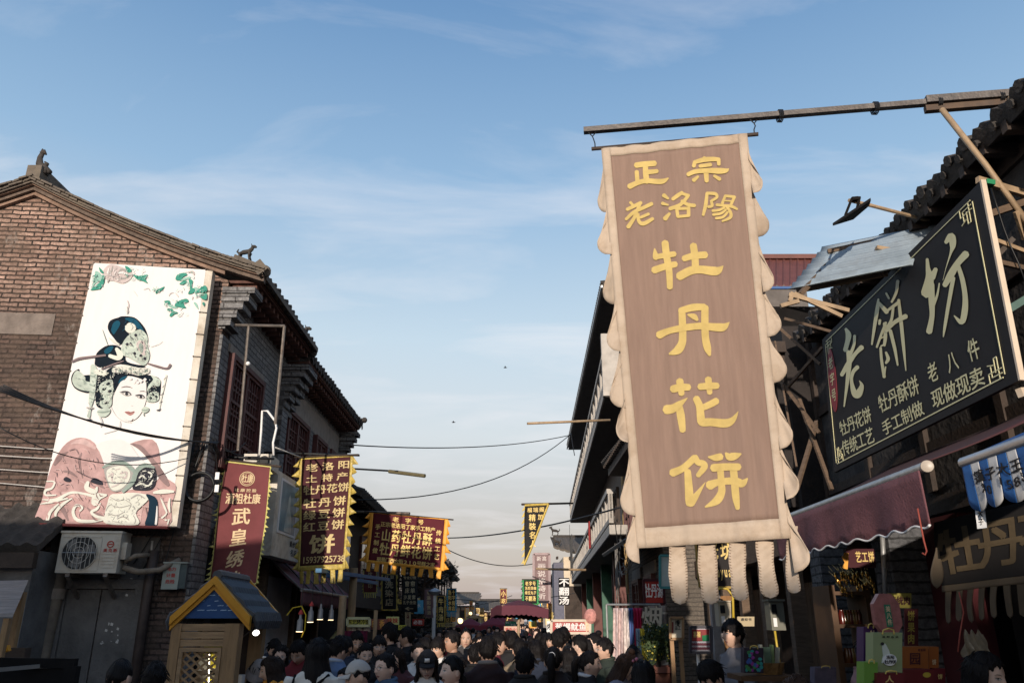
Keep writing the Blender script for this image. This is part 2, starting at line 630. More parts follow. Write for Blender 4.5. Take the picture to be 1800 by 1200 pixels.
m_cream = mat('aged_cream_paint', (0.62,0.56,0.47),0.6,0.15,5, dirt=(0.26,0.17,0.09), dirt_amt=0.75, dscale=3.5)
m_white = mat('poster_vinyl', (0.63,0.60,0.58),0.5,0.035,2, stretch=(6,1,1))

def tile_roof(mb, E0, E1, R0, R1, pitch=0.22, course=0.22, r=0.05, th=0.10, m=0):
    """roof plane, eave E0-E1, ridge R0-R1, rolls of tile down the slope"""
    E0, E1, R0, R1 = map(V3,(E0, E1, R0, R1))
    n = (E1 - E0).cross(R0 - E0).normalized()
    if n.z < 0:
        n = -n
    w = (E1 - E0).length
    h = (R0 - E0).length
    k = max(2, int(w / pitch))
    c = max(2, int(h / course))
    def fn(u, v, off):
        q = (E0 * (1 - u) + E1 * u) * (1 - v) + (R0 * (1 - u) + R1 * u) * v
        if off < 0:
            return q - n * th
        f = u * k
        roll = max(0.0, math.cos((f - math.floor(f) - 0.5) * 2 * math.pi)) ** 0.7
        g = v * c
        return q + n * (roll * r + 0.03 * (1 - (g - math.floor(g))))
    mb.sheet(fn, k * 6, c * 3,0.1, m)
    return mb
def beast(mb, P, f, h, m=0):
    """small crouching roof beast at P facing f"""
    P, f = V3(P), V3(f).normalized()
    q = lambda a, b, s=0.0: P + f * a * h + UP * b * h + f.cross(UP) * s * h
    mb.tube([q(-0.5,0.45), q(-0.2,0.55), q(0.2,0.6), q(0.38,0.8), q(0.42,0.98)],[0.10 * h, 0.17 * h, 0.17 * h, 0.13 * h, 0.11 * h],8, m)
    mb.tube([q(0.36,0.95), q(0.55,0.96), q(0.68,0.9)],[0.13 * h, 0.12 * h, 0.07 * h],8, m)
    mb.tube([q(0.36,1.02), q(0.28,1.2)],[0.05 * h, 0.015 * h],6, m)
    mb.tube([q(-0.5,0.45), q(-0.68,0.62), q(-0.6,0.82)],[0.08 * h, 0.07 * h, 0.03 * h],6, m)
    for a in (-0.4,0.28):
        for s in (-0.12,0.12):
            mb.tube([q(a, 0.5, s), q(a - 0.05,0.25, s), q(a + 0.04,-0.05, s)],[0.09 * h, 0.06 * h, 0.07 * h],6, m)
def eave(root, fr, a0, a1, z, out, mt, mr, drop=0.0, name='eave'):
    mb = MB()
    mb.fbox(fr, a0, a1, z - 0.11, z - 0.07,-0.1, out - 0.02,1)
    mb.fbox(fr, a0, a1, z - 0.09, z + 0.0, out - 0.03, out, 1)
    a = a0 + 0.1
    while a < a1:
        mb.fbox(fr, a - 0.04, a + 0.04, z - 0.19, z - 0.112,-0.05, out - 0.06,1)
        mb.fbox(fr, a - 0.03, a + 0.03, z - 0.25, z - 0.192,-0.05, out - 0.2,1)
        a += 0.21
    mb.build('rafters' if False else 'rafter_row', [mt, mr], root)
    mb = MB()
    a = a0 + 0.06
    while a < a1:
        j = random.uniform(-0.012,0.012)
        mb.tube([fr.p(a, z + 0.10 + j, out - 0.25), fr.p(a, z + 0.03 + j, out + 0.06 + j)],0.062,8)
        mb.plate([fr.p(a + 0.05, z + 0.05, out + 0.02), fr.p(a + 0.16, z + 0.05, out + 0.02), fr.p(a + 0.15, z - 0.03, out + 0.03), fr.p(a + 0.105, z - 0.09, out + 0.03), fr.p(a + 0.06, z - 0.03, out + 0.03)], fr.N * 0.02)
        a += 0.21
    return mb.build('drip_tiles' if False else 'drip_tile_edge', mt, root)
def corbel(root, fr, a0, a1, ztop, n=6, mt=None, step=0.075, h=0.12):
    mb = MB()
    for k in range(n):
        z1 = ztop - h * (n - 1 - k)
        mb.fbox(fr, a0, a1, z1 - h * 0.72, z1,-0.05,0.05 + step * (k + 1))
        mb.fbox(fr, a0 + 0.03, a1 - 0.03, z1 - h, z1 - h * 0.721,-0.05, step * (k + 0.6))
    return mb.build('corbel', mt or m_greyx, root)
def lattice_window(root, fr, a0, a1, b0, b1, c, leaves=2, nx=4, nz=7, mf=None, depth=0.10):
    mf = mf or m_redwood
    mb = MB()
    t = 0.07
    mb.fbox(fr, a0, a1, b1 - t, b1, c, c + depth).fbox(fr, a0, a1, b0, b0 + t, c, c + depth)
    mb.fbox(fr, a0, a0 + t, b0 + t, b1 - t, c, c + depth).fbox(fr, a1 - t, a1, b0 + t, b1 - t, c, c + depth)
    o = mb.build('window', mf, root)
    MB().fbox(fr, a0 + t, a1 - t, b0 + t, b1 - t, c + 0.005, c + 0.015).build('pane', m_glassd, o)
    w = (a1 - a0 - 2 * t) / leaves
    for k in range(leaves):
        x0, x1 = a0 + t + k * w, a0 + t + (k + 1) * w
        y0, y1 = b0 + t, b1 - t
        mb = MB()
        s = 0.045
        mb.fbox(fr, x0 + .004, x0 + s, y0, y1, c + 0.02, c + 0.075).fbox(fr, x1 - s, x1 - .004, y0, y1, c + 0.02, c + 0.075)
        mb.fbox(fr, x0 + s, x1 - s, y0, y0 + s, c + 0.02, c + 0.075).fbox(fr, x0 + s, x1 - s, y1 - s, y1, c + 0.02, c + 0.075)
        for i in range(1, nx):
            x = x0 + s + (x1 - x0 - 2 * s) * i / nx
            mb.fbox(fr, x - 0.012, x + 0.012, y0 + s, y1 - s, c + 0.03, c + 0.055)
        for i in range(1, nz):
            y = y0 + s + (y1 - y0 - 2 * s) * i / nz
            if i % 3 == 2:
                mb.fbox(fr, x0 + s, x1 - s, y - 0.022, y + 0.022, c + 0.028, c + 0.066)
            else:
                mb.fbox(fr, x0 + s, x1 - s, y - 0.012, y + 0.012, c + 0.032, c + 0.052)
        for i in range(1, nx - 1):
            for j in range(0, nz - 1,2):
                xa = x0 + s + (x1 - x0 - 2 * s) * i / nx
                xb = x0 + s + (x1 - x0 - 2 * s) * (i + 1) / nx
                ya = y0 + s + (y1 - y0 - 2 * s) * (j + 0.35) / nz
                mb.fbox(fr, xa + 0.013, xb - 0.013, ya, ya + 0.02, c + 0.031, c + 0.05)
        mb.build('lattice', mf, o)
    return o
def sag(p, q, d, n=14):
    p, q = V3(p), V3(q)
    return [p.lerp(q, i / n) - UP * d * 4 * (i / n) * (1 - i / n) for i in range(n + 1)]
def cable(name, label, pts_list, r, m, cat='cable', group=None):
    mb = MB()
    for pts in pts_list:
        mb.tube(pts, r, 6)
    return mb.build(name, m, smooth=True, cat=cat, label=label, group=group)

# ---------------------------------------------------------------- street
ground_fr = MB()
GZ = -0.15                                              # the carriageway lies a kerb below the shop pavements
ground_fr.grid(lambda u, v: (-300 + 600 * u, -60 + 900 * v, GZ),2,2)
m_pave = brick('street_paving', 'xz', (0.17,0.16,0.15),(0.14,0.13,0.125),(0.07,0.065,0.06))
ground_fr.build('ground', mat('dusty_ground', (0.16,0.15,0.135),0.9,0.2,2), loc=(0,0,0), kind='structure')
mb = MB()
mb.grid(lambda u, v: (-3.1 + 4.9 * u, -30 + 130 * v, GZ + 0.004),2,10)
mb.build('street_pavement', mat('stone_paving', (0.17,0.16,0.15),0.8,0.25,4,0.3,20), loc=(0,0,0), kind='structure')

for x0_, x1_ in ((-14,-3.0),(1.75,14)):
    mb = MB()
    mb.box(x0_, x1_, -30,99, GZ - .05,0)
    mb.build('pavement', mat('kerb_stone', (0.20,0.19,0.18),0.85,0.25,4,0.3,20), kind='structure')
# ---------------------------------------------------------------- left: brick house with the poster gable
C1 = V3((-3.95,10.0,0))
g5 = R(5)
GF = Fr(C1,(-math.cos(g5),-math.sin(g5),0),(math.sin(g5),-math.cos(g5),0))
LF = Fr(C1,(-0.007,1,0),(1,0.007,0))
house = thing('brick_house', 'old two storey brick house whose red gable wall carries the tall white opera lady poster', 'house', C1)
# gable wall, one solid with the body of the house behind it
prof = [(0,0),(0,6.30),(0.55,6.52),(1.6,6.96),(2.8,7.50),(4.0,6.94),(6.0,6.15),(6.0,0)]
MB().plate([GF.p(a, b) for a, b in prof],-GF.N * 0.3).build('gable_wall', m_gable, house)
mb = MB()
mb.fbox(LF, 0.305,3.2,0,6.2,-0.3,0.0)
mb.build('street_wall', m_grey, house)
MB().fbox(LF, -0.012,0.40,0,5.5,-0.02,0.022).build('corner_pilaster', m_grey, house)
MB().fbox(LF, 2.85,3.2,0,5.6,0.002,0.09).build('pilaster', m_grey, house)
MB().fbox(GF, 2.2,6.0,5.42,5.72,0.002,0.012).build('plaster_band', mat('grimy_plaster', (.185,.15,.128),.9,.3,7,.6,40, dirt=(.09,.07,.06), dirt_amt=.7), house)
# verge mouldings under the roof edge
def vline(t):
    # t 0 at the street eave, 1 at the ridge, 2 at the back eave
    if t <= 1:
        a = -0.5 + 3.3 * t
        return a, 6.42 + 1.28 * (0.72 * t + 0.28 * t * t)
    s = t - 1
    return 2.8 + 3.4 * s, 7.70 - 1.35 * (s * 1.28 - 0.28 * s * s)
for lay, (dz, th, co) in enumerate(((-0.215,0.05,0.06),(-0.16,0.05,0.11),(-0.105,0.035,0.16))):
    mb = MB()
    for side in (0,1):
        for k in range(12):
            t0, t1 = side + k / 12, side + (k + 1) / 12
            (a0, z0),(a1, z1) = vline(t0), vline(t1)
            if lay == 0 and a0 < 0.02:
                continue
            mb.hexa([GF.p(a0, z0 + dz, 0.002), GF.p(a0, z0 + dz, co), GF.p(a1, z1 + dz, co), GF.p(a1, z1 + dz, 0.002),
                     GF.p(a0, z0 + dz + th, 0.002), GF.p(a0, z0 + dz + th, co), GF.p(a1, z1 + dz + th, co), GF.p(a1, z1 + dz + th, 0.002)])
    mb.build('verge_moulding', [m_verge, m_vergd, m_verge][lay], house)
roof = MB()
run = LF.U * 3.35
for side in (0,1):
    for k in range(8):
        t0, t1 = side + k / 8, side + (k + 1) / 8
        (a0, z0),(a1, z1) = vline(t0), vline(t1)
        E0, E1 = GF.p(a0, z0 - 0.04,0.2), GF.p(a1, z1 - 0.04,0.2)
        roof.hexa([E0 - UP * 0.05, E1 - UP * 0.05, E1 + run - UP * 0.05, E0 + run - UP * 0.05, E0 + UP * 0.03, E1 + UP * 0.03, E1 + run + UP * 0.03, E0 + run + UP * 0.03])
ro = roof.build('roof', m_tile, house)
mb = MB()
for k in range(110):                                     # verge tiles, lapped
    t = 2 * (k + 0.5) / 110
    a, z = vline(t)
    a2, z2 = vline(min(2, t + 0.05))
    j = random.uniform(-0.015,0.015)
    sgn = 1 if t < 1 else -1
    for lay in (0,1):
        e, f = .04 * lay, .02 * lay + j * (1 - 2 * lay)
        mb.hexa([GF.p(a - 0.05, z - 0.06 + e - sgn * 0.02,-0.15), GF.p(a + 0.05, z - 0.06 + e + sgn * 0.02,-0.15), GF.p(a + 0.05, z - 0.06 + e + sgn * 0.02,0.23 + f), GF.p(a - 0.05, z - 0.06 + e - sgn * 0.02,0.23 + f),
             GF.p(a - 0.05, z - .032 + e - sgn * .02,-0.15), GF.p(a + 0.05, z - .032 + e + sgn * .02,-0.15), GF.p(a + 0.05, z - .032 + e + sgn * .02,0.23 + f), GF.p(a - 0.05, z - .032 + e - sgn * .02,0.23 + f)])
for row in range(14):                                   # rolls that show over the edge
    pass
mb.build('verge_tile_edge', m_tile, ro)
mb = MB()
(ra, rz) = vline(1)
mb.bar(GF.p(ra, rz + 0.08,0.2), GF.p(ra, rz + 0.08,0.2) + run, 0.2,0.2)
mb.build('ridge', m_tile, ro)
mb = MB()
P0 = GF.p(ra, rz + 0.15,0.1)
X_ = -GF.U
H = .62
mb.bar(P0 - X_ * 0.11, P0 + X_ * 0.13 - UP * 0.02,0.12,0.07)
mb.tube([P0 + (X_ * a + UP * b) * H for a, b in ((.28,-.04),(.10,.08),(0,.18),(-.02,.34),(.01,.46))],[.034,.06,.052,.037,.03],8)
mb.tube([P0 + (X_ * a + UP * b) * H for a, b in ((-.01,.44),(.05,.50),(.10,.43))],[.037,.037,.012],8)
mb.tube([P0 + UP * .5 * H, P0 - X_ * .006 + UP * .58 * H],[.025,.008],6)
mb.tube([P0 + (X_ * a + UP * b) * H for a, b in ((.1,.05),(.16,.2),(.1,.24))],[.042,.03,.012],6)
mb.build('ridge_beast', m_tiled, ro, smooth=True)
eave(house, LF, 0.06,3.25,6.40,0.42, m_tiled, m_rafter)
corbel(house, LF, -0.06,0.30,6.18,5, m_greyx, 0.07,0.12)
corbel(house, LF, 2.86,3.19,6.0,6, m_greyx, 0.07,0.13)
mb = MB()
mb.bar(LF.p(-0.15,6.54,0.08), LF.p(-0.05,6.44,0.40),0.18,0.12)
mb.bar(LF.p(-0.1,6.50,0.40), LF.p(-0.1,6.36,0.52),0.16,0.16)
mb.ball(LF.p(-0.05,6.42,0.50),0.09)
mb.build('hip_ridge', m_tile, ro)
mb = MB()
beast(mb, LF.p(-0.12,6.57,0.24),(1,-0.1,0),0.20)
mb.build('eave_beast', m_tiled, ro, smooth=True)
lattice_window(house, LF, 0.30,1.78,3.75,5.34,0.003,2,5,8)
mb = MB()
mb.fbox(LF, 0.24,1.84,5.342,5.46,0.0,0.05)
mb.build('lintel', m_conc, house)

# second house
H2O = V3((-4.02,13.22,0))
HF = Fr(H2O, (-0.007,1,0),(1,0.007,0))
house2 = thing('brick_house', 'grey brick shop house with three oxblood lattice windows under a drooping tiled eave', 'house', H2O)
MB().fbox(HF, 0,5.1,0,6.1,-3.5,0).build('wall', m_grey, house2)
MB().fbox(HF, 0.02,5.08,5.42,5.86,0.003,0.014).build('plaster_band', m_conc, house2)
for a0, a1 in ((0.22,1.75),(2.35,3.35),(3.75,4.75)):
    lattice_window(house2, HF, a0, a1,3.6,5.38,0.003,2,4,8)
for a0 in (1.85,3.42,4.8):
    MB().fbox(HF, a0, a0 + 0.28,0,5.4,0.003,0.06).build('pilaster', m_grey, house2)
eave(house2, HF, -0.05,5.1,6.22,0.42, m_tiled, m_rafter)
corbel(house2, HF, 0.0,0.3,6.0,7, m_greyx, 0.065,0.12)
corbel(house2, HF, 4.78,5.1,6.0,6, m_greyx, 0.065,0.12)
mb = MB()
tile_roof(mb, HF.p(-0.05,6.25,0.45), HF.p(5.15,6.25,0.45), HF.p(-0.05,7.5,-2.6), HF.p(5.15,7.5,-2.6),0.21)
ro2 = mb.build('roof', m_tiled, house2)
mb = MB()
for k in range(5):
    mb.ball(HF.p(-0.03,6.46 - 0.035 * k, 0.12 + 0.09 * k),0.075,0.075,0.085,8,5)
mb.build('hip_ridge', m_tiled, ro2)
mb = MB()
beast(mb, HF.p(0.0,6.5,0.20),(1,-0.1,0),0.30)
mb.build('eave_beast', m_tiled, ro2, smooth=True)
mb = MB()
for k in range(4):
    mb.ball(HF.p(5.12,6.30 + 0.02 * k, 0.30 + 0.07 * k),0.07,0.09,0.07,8,5)
mb.build('eave_tip', m_tiled, ro2)

# grey double door in the gable wall, its frame and lintel
door = thing('double_door', 'tall grey weathered double door in the foot of the brick gable', 'door', GF.p(1.8,0,0))
def gpt(px, py):
    q = onplane(px, py, C1, GF.N)
    return (q - C1).dot(GF.U), q.z
dL, dR, dM = gpt(112,1090)[0], gpt(232,1090)[0], gpt(172,1090)[0]
dT = gpt(180,1036)[1]
for a0, a1 in ((dR, dM - 0.008),(dM + 0.008, dL)):
    mb = MB()
    mb.fbox(GF, a0, a1,0.02, dT, 0.004,0.03)
    mb.fbox(GF, a0 + 0.02, a1 - 0.02,0.75,1.28,0.031,0.04)
    mb.build('door_leaf', m_concd, door)
MB().fbox(GF, dR - 0.14, dR - 0.005,0, dT + 0.12,0.004,0.06).fbox(GF, dL + 0.005, dL + 0.10,0, dT + 0.12,0.004,0.06).fbox(GF, dR - 0.005, dL + 0.005, dT + 0.01, dT + 0.12,0.004,0.06).build('door_frame', m_concd, door)
mb = MB()
rr = random.Random(5)
for k in range(26):
    a, b = rr.uniform(dR + .05, dM - .1), rr.choice([2.13,2.3,1.75,1.62]) + rr.uniform(-.05,.05)
    w, h = rr.uniform(.008,.03), rr.uniform(.006,.05)
    mb.plate([GF.p(a, b, 0.0305), GF.p(a + w, b + .006,0.0305), GF.p(a + w * .8, b + h, 0.0305), GF.p(a - .004, b + h * .7,0.0305)], GF.N * 0.001)
mb.build('paint_fleck', mat('old_white_fleck', (0.5,0.48,0.45)), door)
MB().fbox(GF, dR - 0.2, dL + 0.3, dT + 0.125, dT + 0.62,0.003,0.02).build('rendered_patch', m_concd, house)

# ---------------------------------------------------------------- poster
poster = thing('poster_light_box', 'tall white advertising box with a woman in opera headdress on the red brick gable', 'poster', onplane(190,920, C1 + GF.N * 0.30, GF.N))
PO = C1 + GF.N * 0.30
_lay = [0]
def pp(px, py, k=0):
    return onplane(px, py, PO, GF.N) + GF.N * (0.004 * k + 0.000015 * _lay[0])
quad = [(165,462),(362,474),(297,925),(66,919)]
# box with its right return
face = [pp(*q) for q in quad]
MB().plate(face, -GF.N * 0.16).build('box_face', m_white, poster)
mb = MB()
a, b = pp(362,474), pp(297,925)
side = [a + X_ * 0.002, b + X_ * 0.002, b + X_ * 0.085 - GF.N * 0.02, a + X_ * 0.085 - GF.N * 0.02]
mb.plate(side, -GF.N * 0.14)
mb.build('side_panel', m_cream, poster)
mb = MB()
for t in [i / 11 for i in range(12)]:
    q = a.lerp(b, t)
    mb.tube([q + X_ * 0.0 + GF.N * 0.004, q + X_ * 0.09 - GF.N * 0.012],0.007,6)
    mb.ball(q + GF.N * 0.006,0.012)
l0, l1 = pp(165,462), pp(66,919)
for t in [i / 9 for i in range(10)]:
    mb.ball(l0.lerp(l1, t),0.013)
mb.build('rivet_strap', m_steel, poster)
MB().bar(pp(66,920) - UP * 0.01, pp(297,926) - UP * 0.01,0.12,0.03).build('bottom_rail', mat('dull_red_edge', (0.16,0.03,0.03)), poster)
pc = dict(hair=(0.010,0.016,0.024), teal=(0.012,0.075,0.12), jade=(0.47,0.53,0.46), jaded=(0.27,0.33,0.29), ivory=(0.66,0.66,0.58), robe=(0.47,0.30,0.285), robed=(0.27,0.185,0.18),
          robel=(0.55,0.385,0.365), dark=(0.035,0.035,0.045), lip=(0.42,0.20,0.18), skin=(0.66,0.63,0.61), skins=(0.52,0.51,0.50), brow=(0.12,0.085,0.08), leaf=(0.06,0.28,0.21), leafl=(0.30,0.50,0.42), petal=(0.55,0.47,0.45), pin=(0.20,0.15,0.15), grey=(0.36,0.34,0.32), navy=(0.012,0.03,0.05))
pm_names = list(pc)
pmats = [mat('print_' + k, [c * .9 for c in pc[k]] if k[:4] != 'skin' else pc[k],0.85,.28 if k[:4] in ('robe', 'jade') else .03 if k == 'skin' else .10,7, spec=.08) for k in pm_names]
art = {'portrait': MB(), 'robe_print': MB(), 'flower_print': MB()}
def Q(part, col, pts, k, smooth=True, n=4):
    """printed shape, in photograph pixels laid on the poster's plane"""
    if smooth:
        pts = [(p.x, p.y) for p in catmull(pts, n)]
    _lay[0] += 1
    art[part].plate([pp(x, y, k) for x, y in pts],-GF.N * 0.0008, pm_names.index(col))
def QS(part, col, pts, k):
    Q(part, col, stroke2d(pts), k, False)
z1 = lambda pts: [(100 + x / 5.0,540 + y / 5.0) for x, y in pts]        # from the enlarged head
z2 = lambda pts: [(60 + x / 5.0,700 + y / 5.0) for x, y in pts]         # from the enlarged robe
z3 = lambda pts: [(60 + x / 4.615,440 + y / 4.615) for x, y in pts]     # from the enlarged top
s1 = lambda pts: [(100 + x / 5.0,540 + y / 5.0, w / 5.0) for x, y, w in pts]
s2 = lambda pts: [(60 + x / 5.0,700 + y / 5.0, w / 5.0) for x, y, w in pts]
s3 = lambda pts: [(60 + x / 4.615,440 + y / 4.615, w / 4.615) for x, y, w in pts]
P_ = 'portrait'
# hair: bun, crown, side wings
Q(P_, 'hair', z1([(450,190),(470,120),(540,92),(580,80),(680,90),(750,150),(790,220),(795,280),(700,250),(600,290),(560,330),(500,270)]),2)
Q(P_, 'hair', z1([(335,480),(345,420),(380,375),(450,335),(540,340),(600,400),(620,480),(780,520),(720,530),(560,500),(400,530),(340,510)]),2)
Q(P_, 'hair', z1([(345,850),(350,700),(365,600),(430,560),(520,520),(700,580),(830,600),(910,640),(905,780),(860,830),(800,820),(790,700),(780,650),(680,610),(590,610),(540,700),(500,760),(470,860),(400,890)]),2)
Q(P_, 'teal', z1([(480,200),(500,140),(540,120),(560,150),(520,220),(500,240)]),3)
Q(P_, 'teal', z1([(600,100),(680,100),(740,160),(770,230),(700,180),(640,130)]),3)
Q(P_, 'teal', z1([(420,380),(470,345),(500,350),(470,400),(430,410)]),3)
Q(P_, 'teal', z1([(545,660),(570,620),(620,605),(590,640),(560,680)]),3)
# face, neck
Q(P_, 'skin', z1([(545,690),(575,650),(640,635),(700,660),(745,680),(785,660),(790,760),(785,830),(750,920),(700,980),(640,1000),(570,965),(510,890),(500,800),(520,740)]),4)
QS(P_, 'skins', s1([(475,870,6),(520,950,8),(590,1000,8),(660,1012,4)]),3)
QS(P_, 'skins', s1([(560,1000,4),(555,1050,18),(520,1080,10),(420,1110,6)]),3)
QS(P_, 'brow', s1([(572,708,3),(605,700,7),(640,702,7),(668,712,3)]),5)
QS(P_, 'brow', s1([(735,742,5),(765,740,6),(785,745,3)]),5)
for cx, cy, sc in ((620,763,1.0),(745,790,0.86)):
    Q(P_, 'grey', z1([(cx - 52 * sc, cy - 8),(cx - 15 * sc, cy - 22 * sc),(cx + 25 * sc, cy - 14 * sc),(cx + 38 * sc, cy + 12 * sc),(cx, cy + 20 * sc),(cx - 25 * sc, cy + 12 * sc)]),5)
    Q(P_, 'skin', z1([(cx - 28 * sc, cy + 1),(cx, cy - 12 * sc),(cx + 28 * sc, cy + 6 * sc),(cx, cy + 15 * sc)]),6)
    Q(P_, 'dark', z1([(cx - 15 * sc, cy + 2),(cx, cy - 15 * sc),(cx + 15 * sc, cy + 2),(cx, cy + 16 * sc)]),7)
    QS(P_, 'dark', s1([(cx - 60 * sc, cy - 12 * sc, 3),(cx - 20 * sc, cy - 19 * sc, 8),(cx + 20 * sc, cy - 13 * sc, 8),(cx + 38 * sc, cy + 8 * sc, 4)]),8)
Q(P_, 'lip', z1([(600,922),(635,916),(655,922),(686,915),(680,935),(650,952),(625,942)]),5)
QS(P_, 'brow', s1([(606,924,2),(645,930,4),(684,920,2)]),6)
QS(P_, 'skins', s1([(655,866,4),(672,868,6)]),5)
QS(P_, 'brow', s1([(660,1000,5),(675,985,7)]),5)
# headdress
Q(P_, 'jade', z1([(570,360),(600,290),(660,230),(740,200),(800,260),(800,340),(820,420),(800,490),(760,515),(700,480),(630,440),(580,420)]),5)
Q(P_, 'ivory', z1([(600,180),(640,140),(690,160),(700,200),(660,230),(620,220)]),5)
Q(P_, 'petal', z1([(705,320),(740,295),(780,320),(790,400),(770,430),(740,400),(715,370)]),6)
Q(P_, 'jaded', z1([(725,340),(745,320),(765,345),(760,400),(740,395)]),7)
for x, y in ((655,328),(625,330),(690,410),(745,430),(700,250),(780,455)):
    Q(P_, 'dark', z1([(x - 14, y),(x, y - 14),(x + 12, y),(x, y + 16)]),7)
QS(P_, 'ivory', s1([(530,370,30),(560,420,55),(540,450,40),(470,430,30)]),5)
QS(P_, 'ivory', s1([(460,270,6),(500,300,22),(550,330,14)]),5)
QS(P_, 'pin', s1([(140,480,16),(200,455,22),(300,440,18),(430,425,18)]),5)
QS(P_, 'pin', s1([(400,545,14),(500,505,14),(590,475,10)]),5)
QS(P_, 'pin', s1([(800,495,10),(880,520,18),(970,540,16),(1000,510,24)]),5)
QS(P_, 'skins', s1([(830,350,4),(900,325,4),(930,300,3)]),4)
QS(P_, 'jaded', s1([(405,200,3),(425,260,6),(450,330,5)]),4)
QS(P_, 'grey', s1([(622,0,7),(630,40,10),(620,60,6)]),4)
QS(P_, 'ivory', s1([(510,560,50),(600,540,60),(720,570,66),(800,560,50)]),5)
for x, y in ((650,545),(740,590),(560,560),(690,575),(790,560)):
    Q(P_, 'jaded', z1([(x - 16, y),(x, y - 12),(x + 16, y + 2),(x, y + 14)]),6)
for x, y in ((650,632),(685,660),(715,665),(745,650),(780,640),(700,640)):
    Q(P_, 'skin', z1([(x - 15, y),(x, y - 15),(x + 15, y),(x, y + 15)]),6)
Q(P_, 'hair', z1([(130,640),(150,575),(200,545),(195,580),(230,600),(310,600),(310,660),(300,745),(230,745),(160,710)]),4)
Q(P_, 'jade', z1([(140,640),(160,580),(190,560),(230,590),(255,620),(260,650),(310,670),(300,735),(230,732),(165,700)]),5)
QS(P_, 'jade', s1([(320,520,40),(330,560,60),(325,640,55),(318,740,50),(305,830,40),(300,880,16),(285,960,30)]),5)
for y in (600,680,740,800):
    QS(P_, 'jaded', s1([(295, y, 8),(325, y + 12,10),(345, y, 8)]),6)
QS(P_, 'grey', s1([(270,885,10),(300,890,16),(325,885,10)]),6)
QS(P_, 'dark', s1([(250,985,8),(280,992,14),(308,985,8)]),6)
QS(P_, 'ivory', s1([(350,570,40),(400,580,50),(440,585,30)]),6)
Q(P_, 'jade', z1([(380,690),(430,650),(490,640),(500,720),(490,800),(480,870),(420,890),(380,850),(410,780),(380,740)]),5)
for x, y in ((455,675),(420,720),(400,810),(470,740),(440,840)):
    Q(P_, 'hair', z1([(x - 18, y + 8),(x, y - 12),(x + 22, y - 4),(x + 2, y + 14)]),6)
Q(P_, 'jade', z1([(360,915),(410,890),(470,890),(470,930),(430,965),(380,960)]),5)
QS(P_, 'jaded', s1([(365,920,8),(415,925,12),(468,915,8)]),6)
QS(P_, 'skins', s1([(385,970,14),(400,1010,16),(390,1050,10)]),5)
Q(P_, 'jade', z1([(800,740),(850,690),(900,700),(915,650),(880,620),(830,600),(850,640),(810,690)]),5)
Q(P_, 'jade', z1([(790,800),(830,750),(890,750),(900,810),(860,835),(800,830)]),5)
for x, y in ((850,770),(830,800),(880,790)):
    Q(P_, 'hair', z1([(x - 14, y),(x, y - 12),(x + 12, y),(x, y + 14)]),6)
Q(P_, 'jade', z1([(750,900),(775,875),(810,885),(812,910),(785,930),(758,925)]),5)
QS(P_, 'jaded', s1([(752,903,6),(782,908,8),(812,898,6)]),6)
QS(P_, 'jaded', s1([(770,930,6),(770,955,8)]),5)
QS(P_, 'ivory', s1([(965,600,14),(945,700,12),(920,800,12),(905,890,10)]),4)
for t in range(5):
    QS(P_, 'grey', s1([(960 - 12 * t, 620 + 68 * t, 8),(945 - 12 * t, 640 + 68 * t, 8)]),5)
QS(P_, 'dark', s1([(885,908,10),(910,902,10)]),5)
# robe
B_ = 'robe_print'
Q(B_, 'robe', [(66.5,918),(74,880),(84,840),(98,805),(118,778),(142,769),(166,778),(182,812),(197,862),(230,858),(276,838),(281,800),(268,772),(229,780),(252,789),(275,826),(296,842),(310,855),(302,890),(297,924),(240,922.5),(150,920.5)],2, True, 3)
Q(B_, 'white' if False else 'skin', [(228,780),(243,800),(262,820),(276,834),(275,845),(225,862),(199,858),(186,822),(176,795),(170,783),(185,775),(210,772)],3)
QS(B_, 'robed', s2([(850,400,6),(930,430,40),(1000,500,36),(1070,590,44),(1130,690,60),(1180,760,30)]),4)
for st in ([(300,470,8),(230,520,40),(185,580,26)],[(260,640,14),(320,650,26),(380,690,10)],[(420,480,10),(400,560,24),(430,700,8)],[(520,700,16),(560,740,40),(620,790,10)],
           [(200,900,14),(260,980,40),(300,1070,14)],[(470,960,10),(520,1000,26),(640,1040,8)],[(60,1060,6),(110,1080,16),(180,1090,6)]):
    QS(B_, 'robed', s2(st),3)
for st in ([(330,400,10),(430,380,50),(540,440,24)],[(250,830,20),(380,850,50),(520,860,10)],[(960,960,10),(930,1010,40),(930,1080,24)]):
    QS(B_, 'robel', s2(st),3)
Q(B_, 'dark', z2([(265,710),(290,690),(330,715),(320,735),(280,730)]),5)
Q(B_, 'dark', z2([(500,730),(540,700),(600,730),(605,760),(540,750)]),5)
for st in ([(120,730,10),(185,735,14),(165,790,18),(110,810,22),(110,850,18),(200,850,10)],[(80,890,6),(200,890,26),(330,830,22),(450,840,20),(560,870,30)],[(60,930,4),(160,910,24),(300,880,12)],
           [(200,1060,8),(200,1000,26),(260,930,26),(340,880,10)],[(120,1090,30),(150,1000,26),(220,930,14)],[(410,990,14),(430,960,20),(380,940,22),(350,1000,26),(390,1070,30),(520,1080,26),(640,1060,10)],
           [(590,920,8),(560,970,24),(510,1000,22),(560,1040,26),(640,1050,18)],[(480,740,30),(470,790,44),(540,820,40),(560,780,14)],[(540,920,60),(560,870,70),(640,850,20)]):
    QS(B_, 'ivory', s2(st),6)
Q(B_, 'ivory', z2([(630,1020),(650,930),(680,850),(760,840),(880,830),(1000,850),(1010,890),(940,960),(900,1010),(920,1110),(640,1100)]),7)
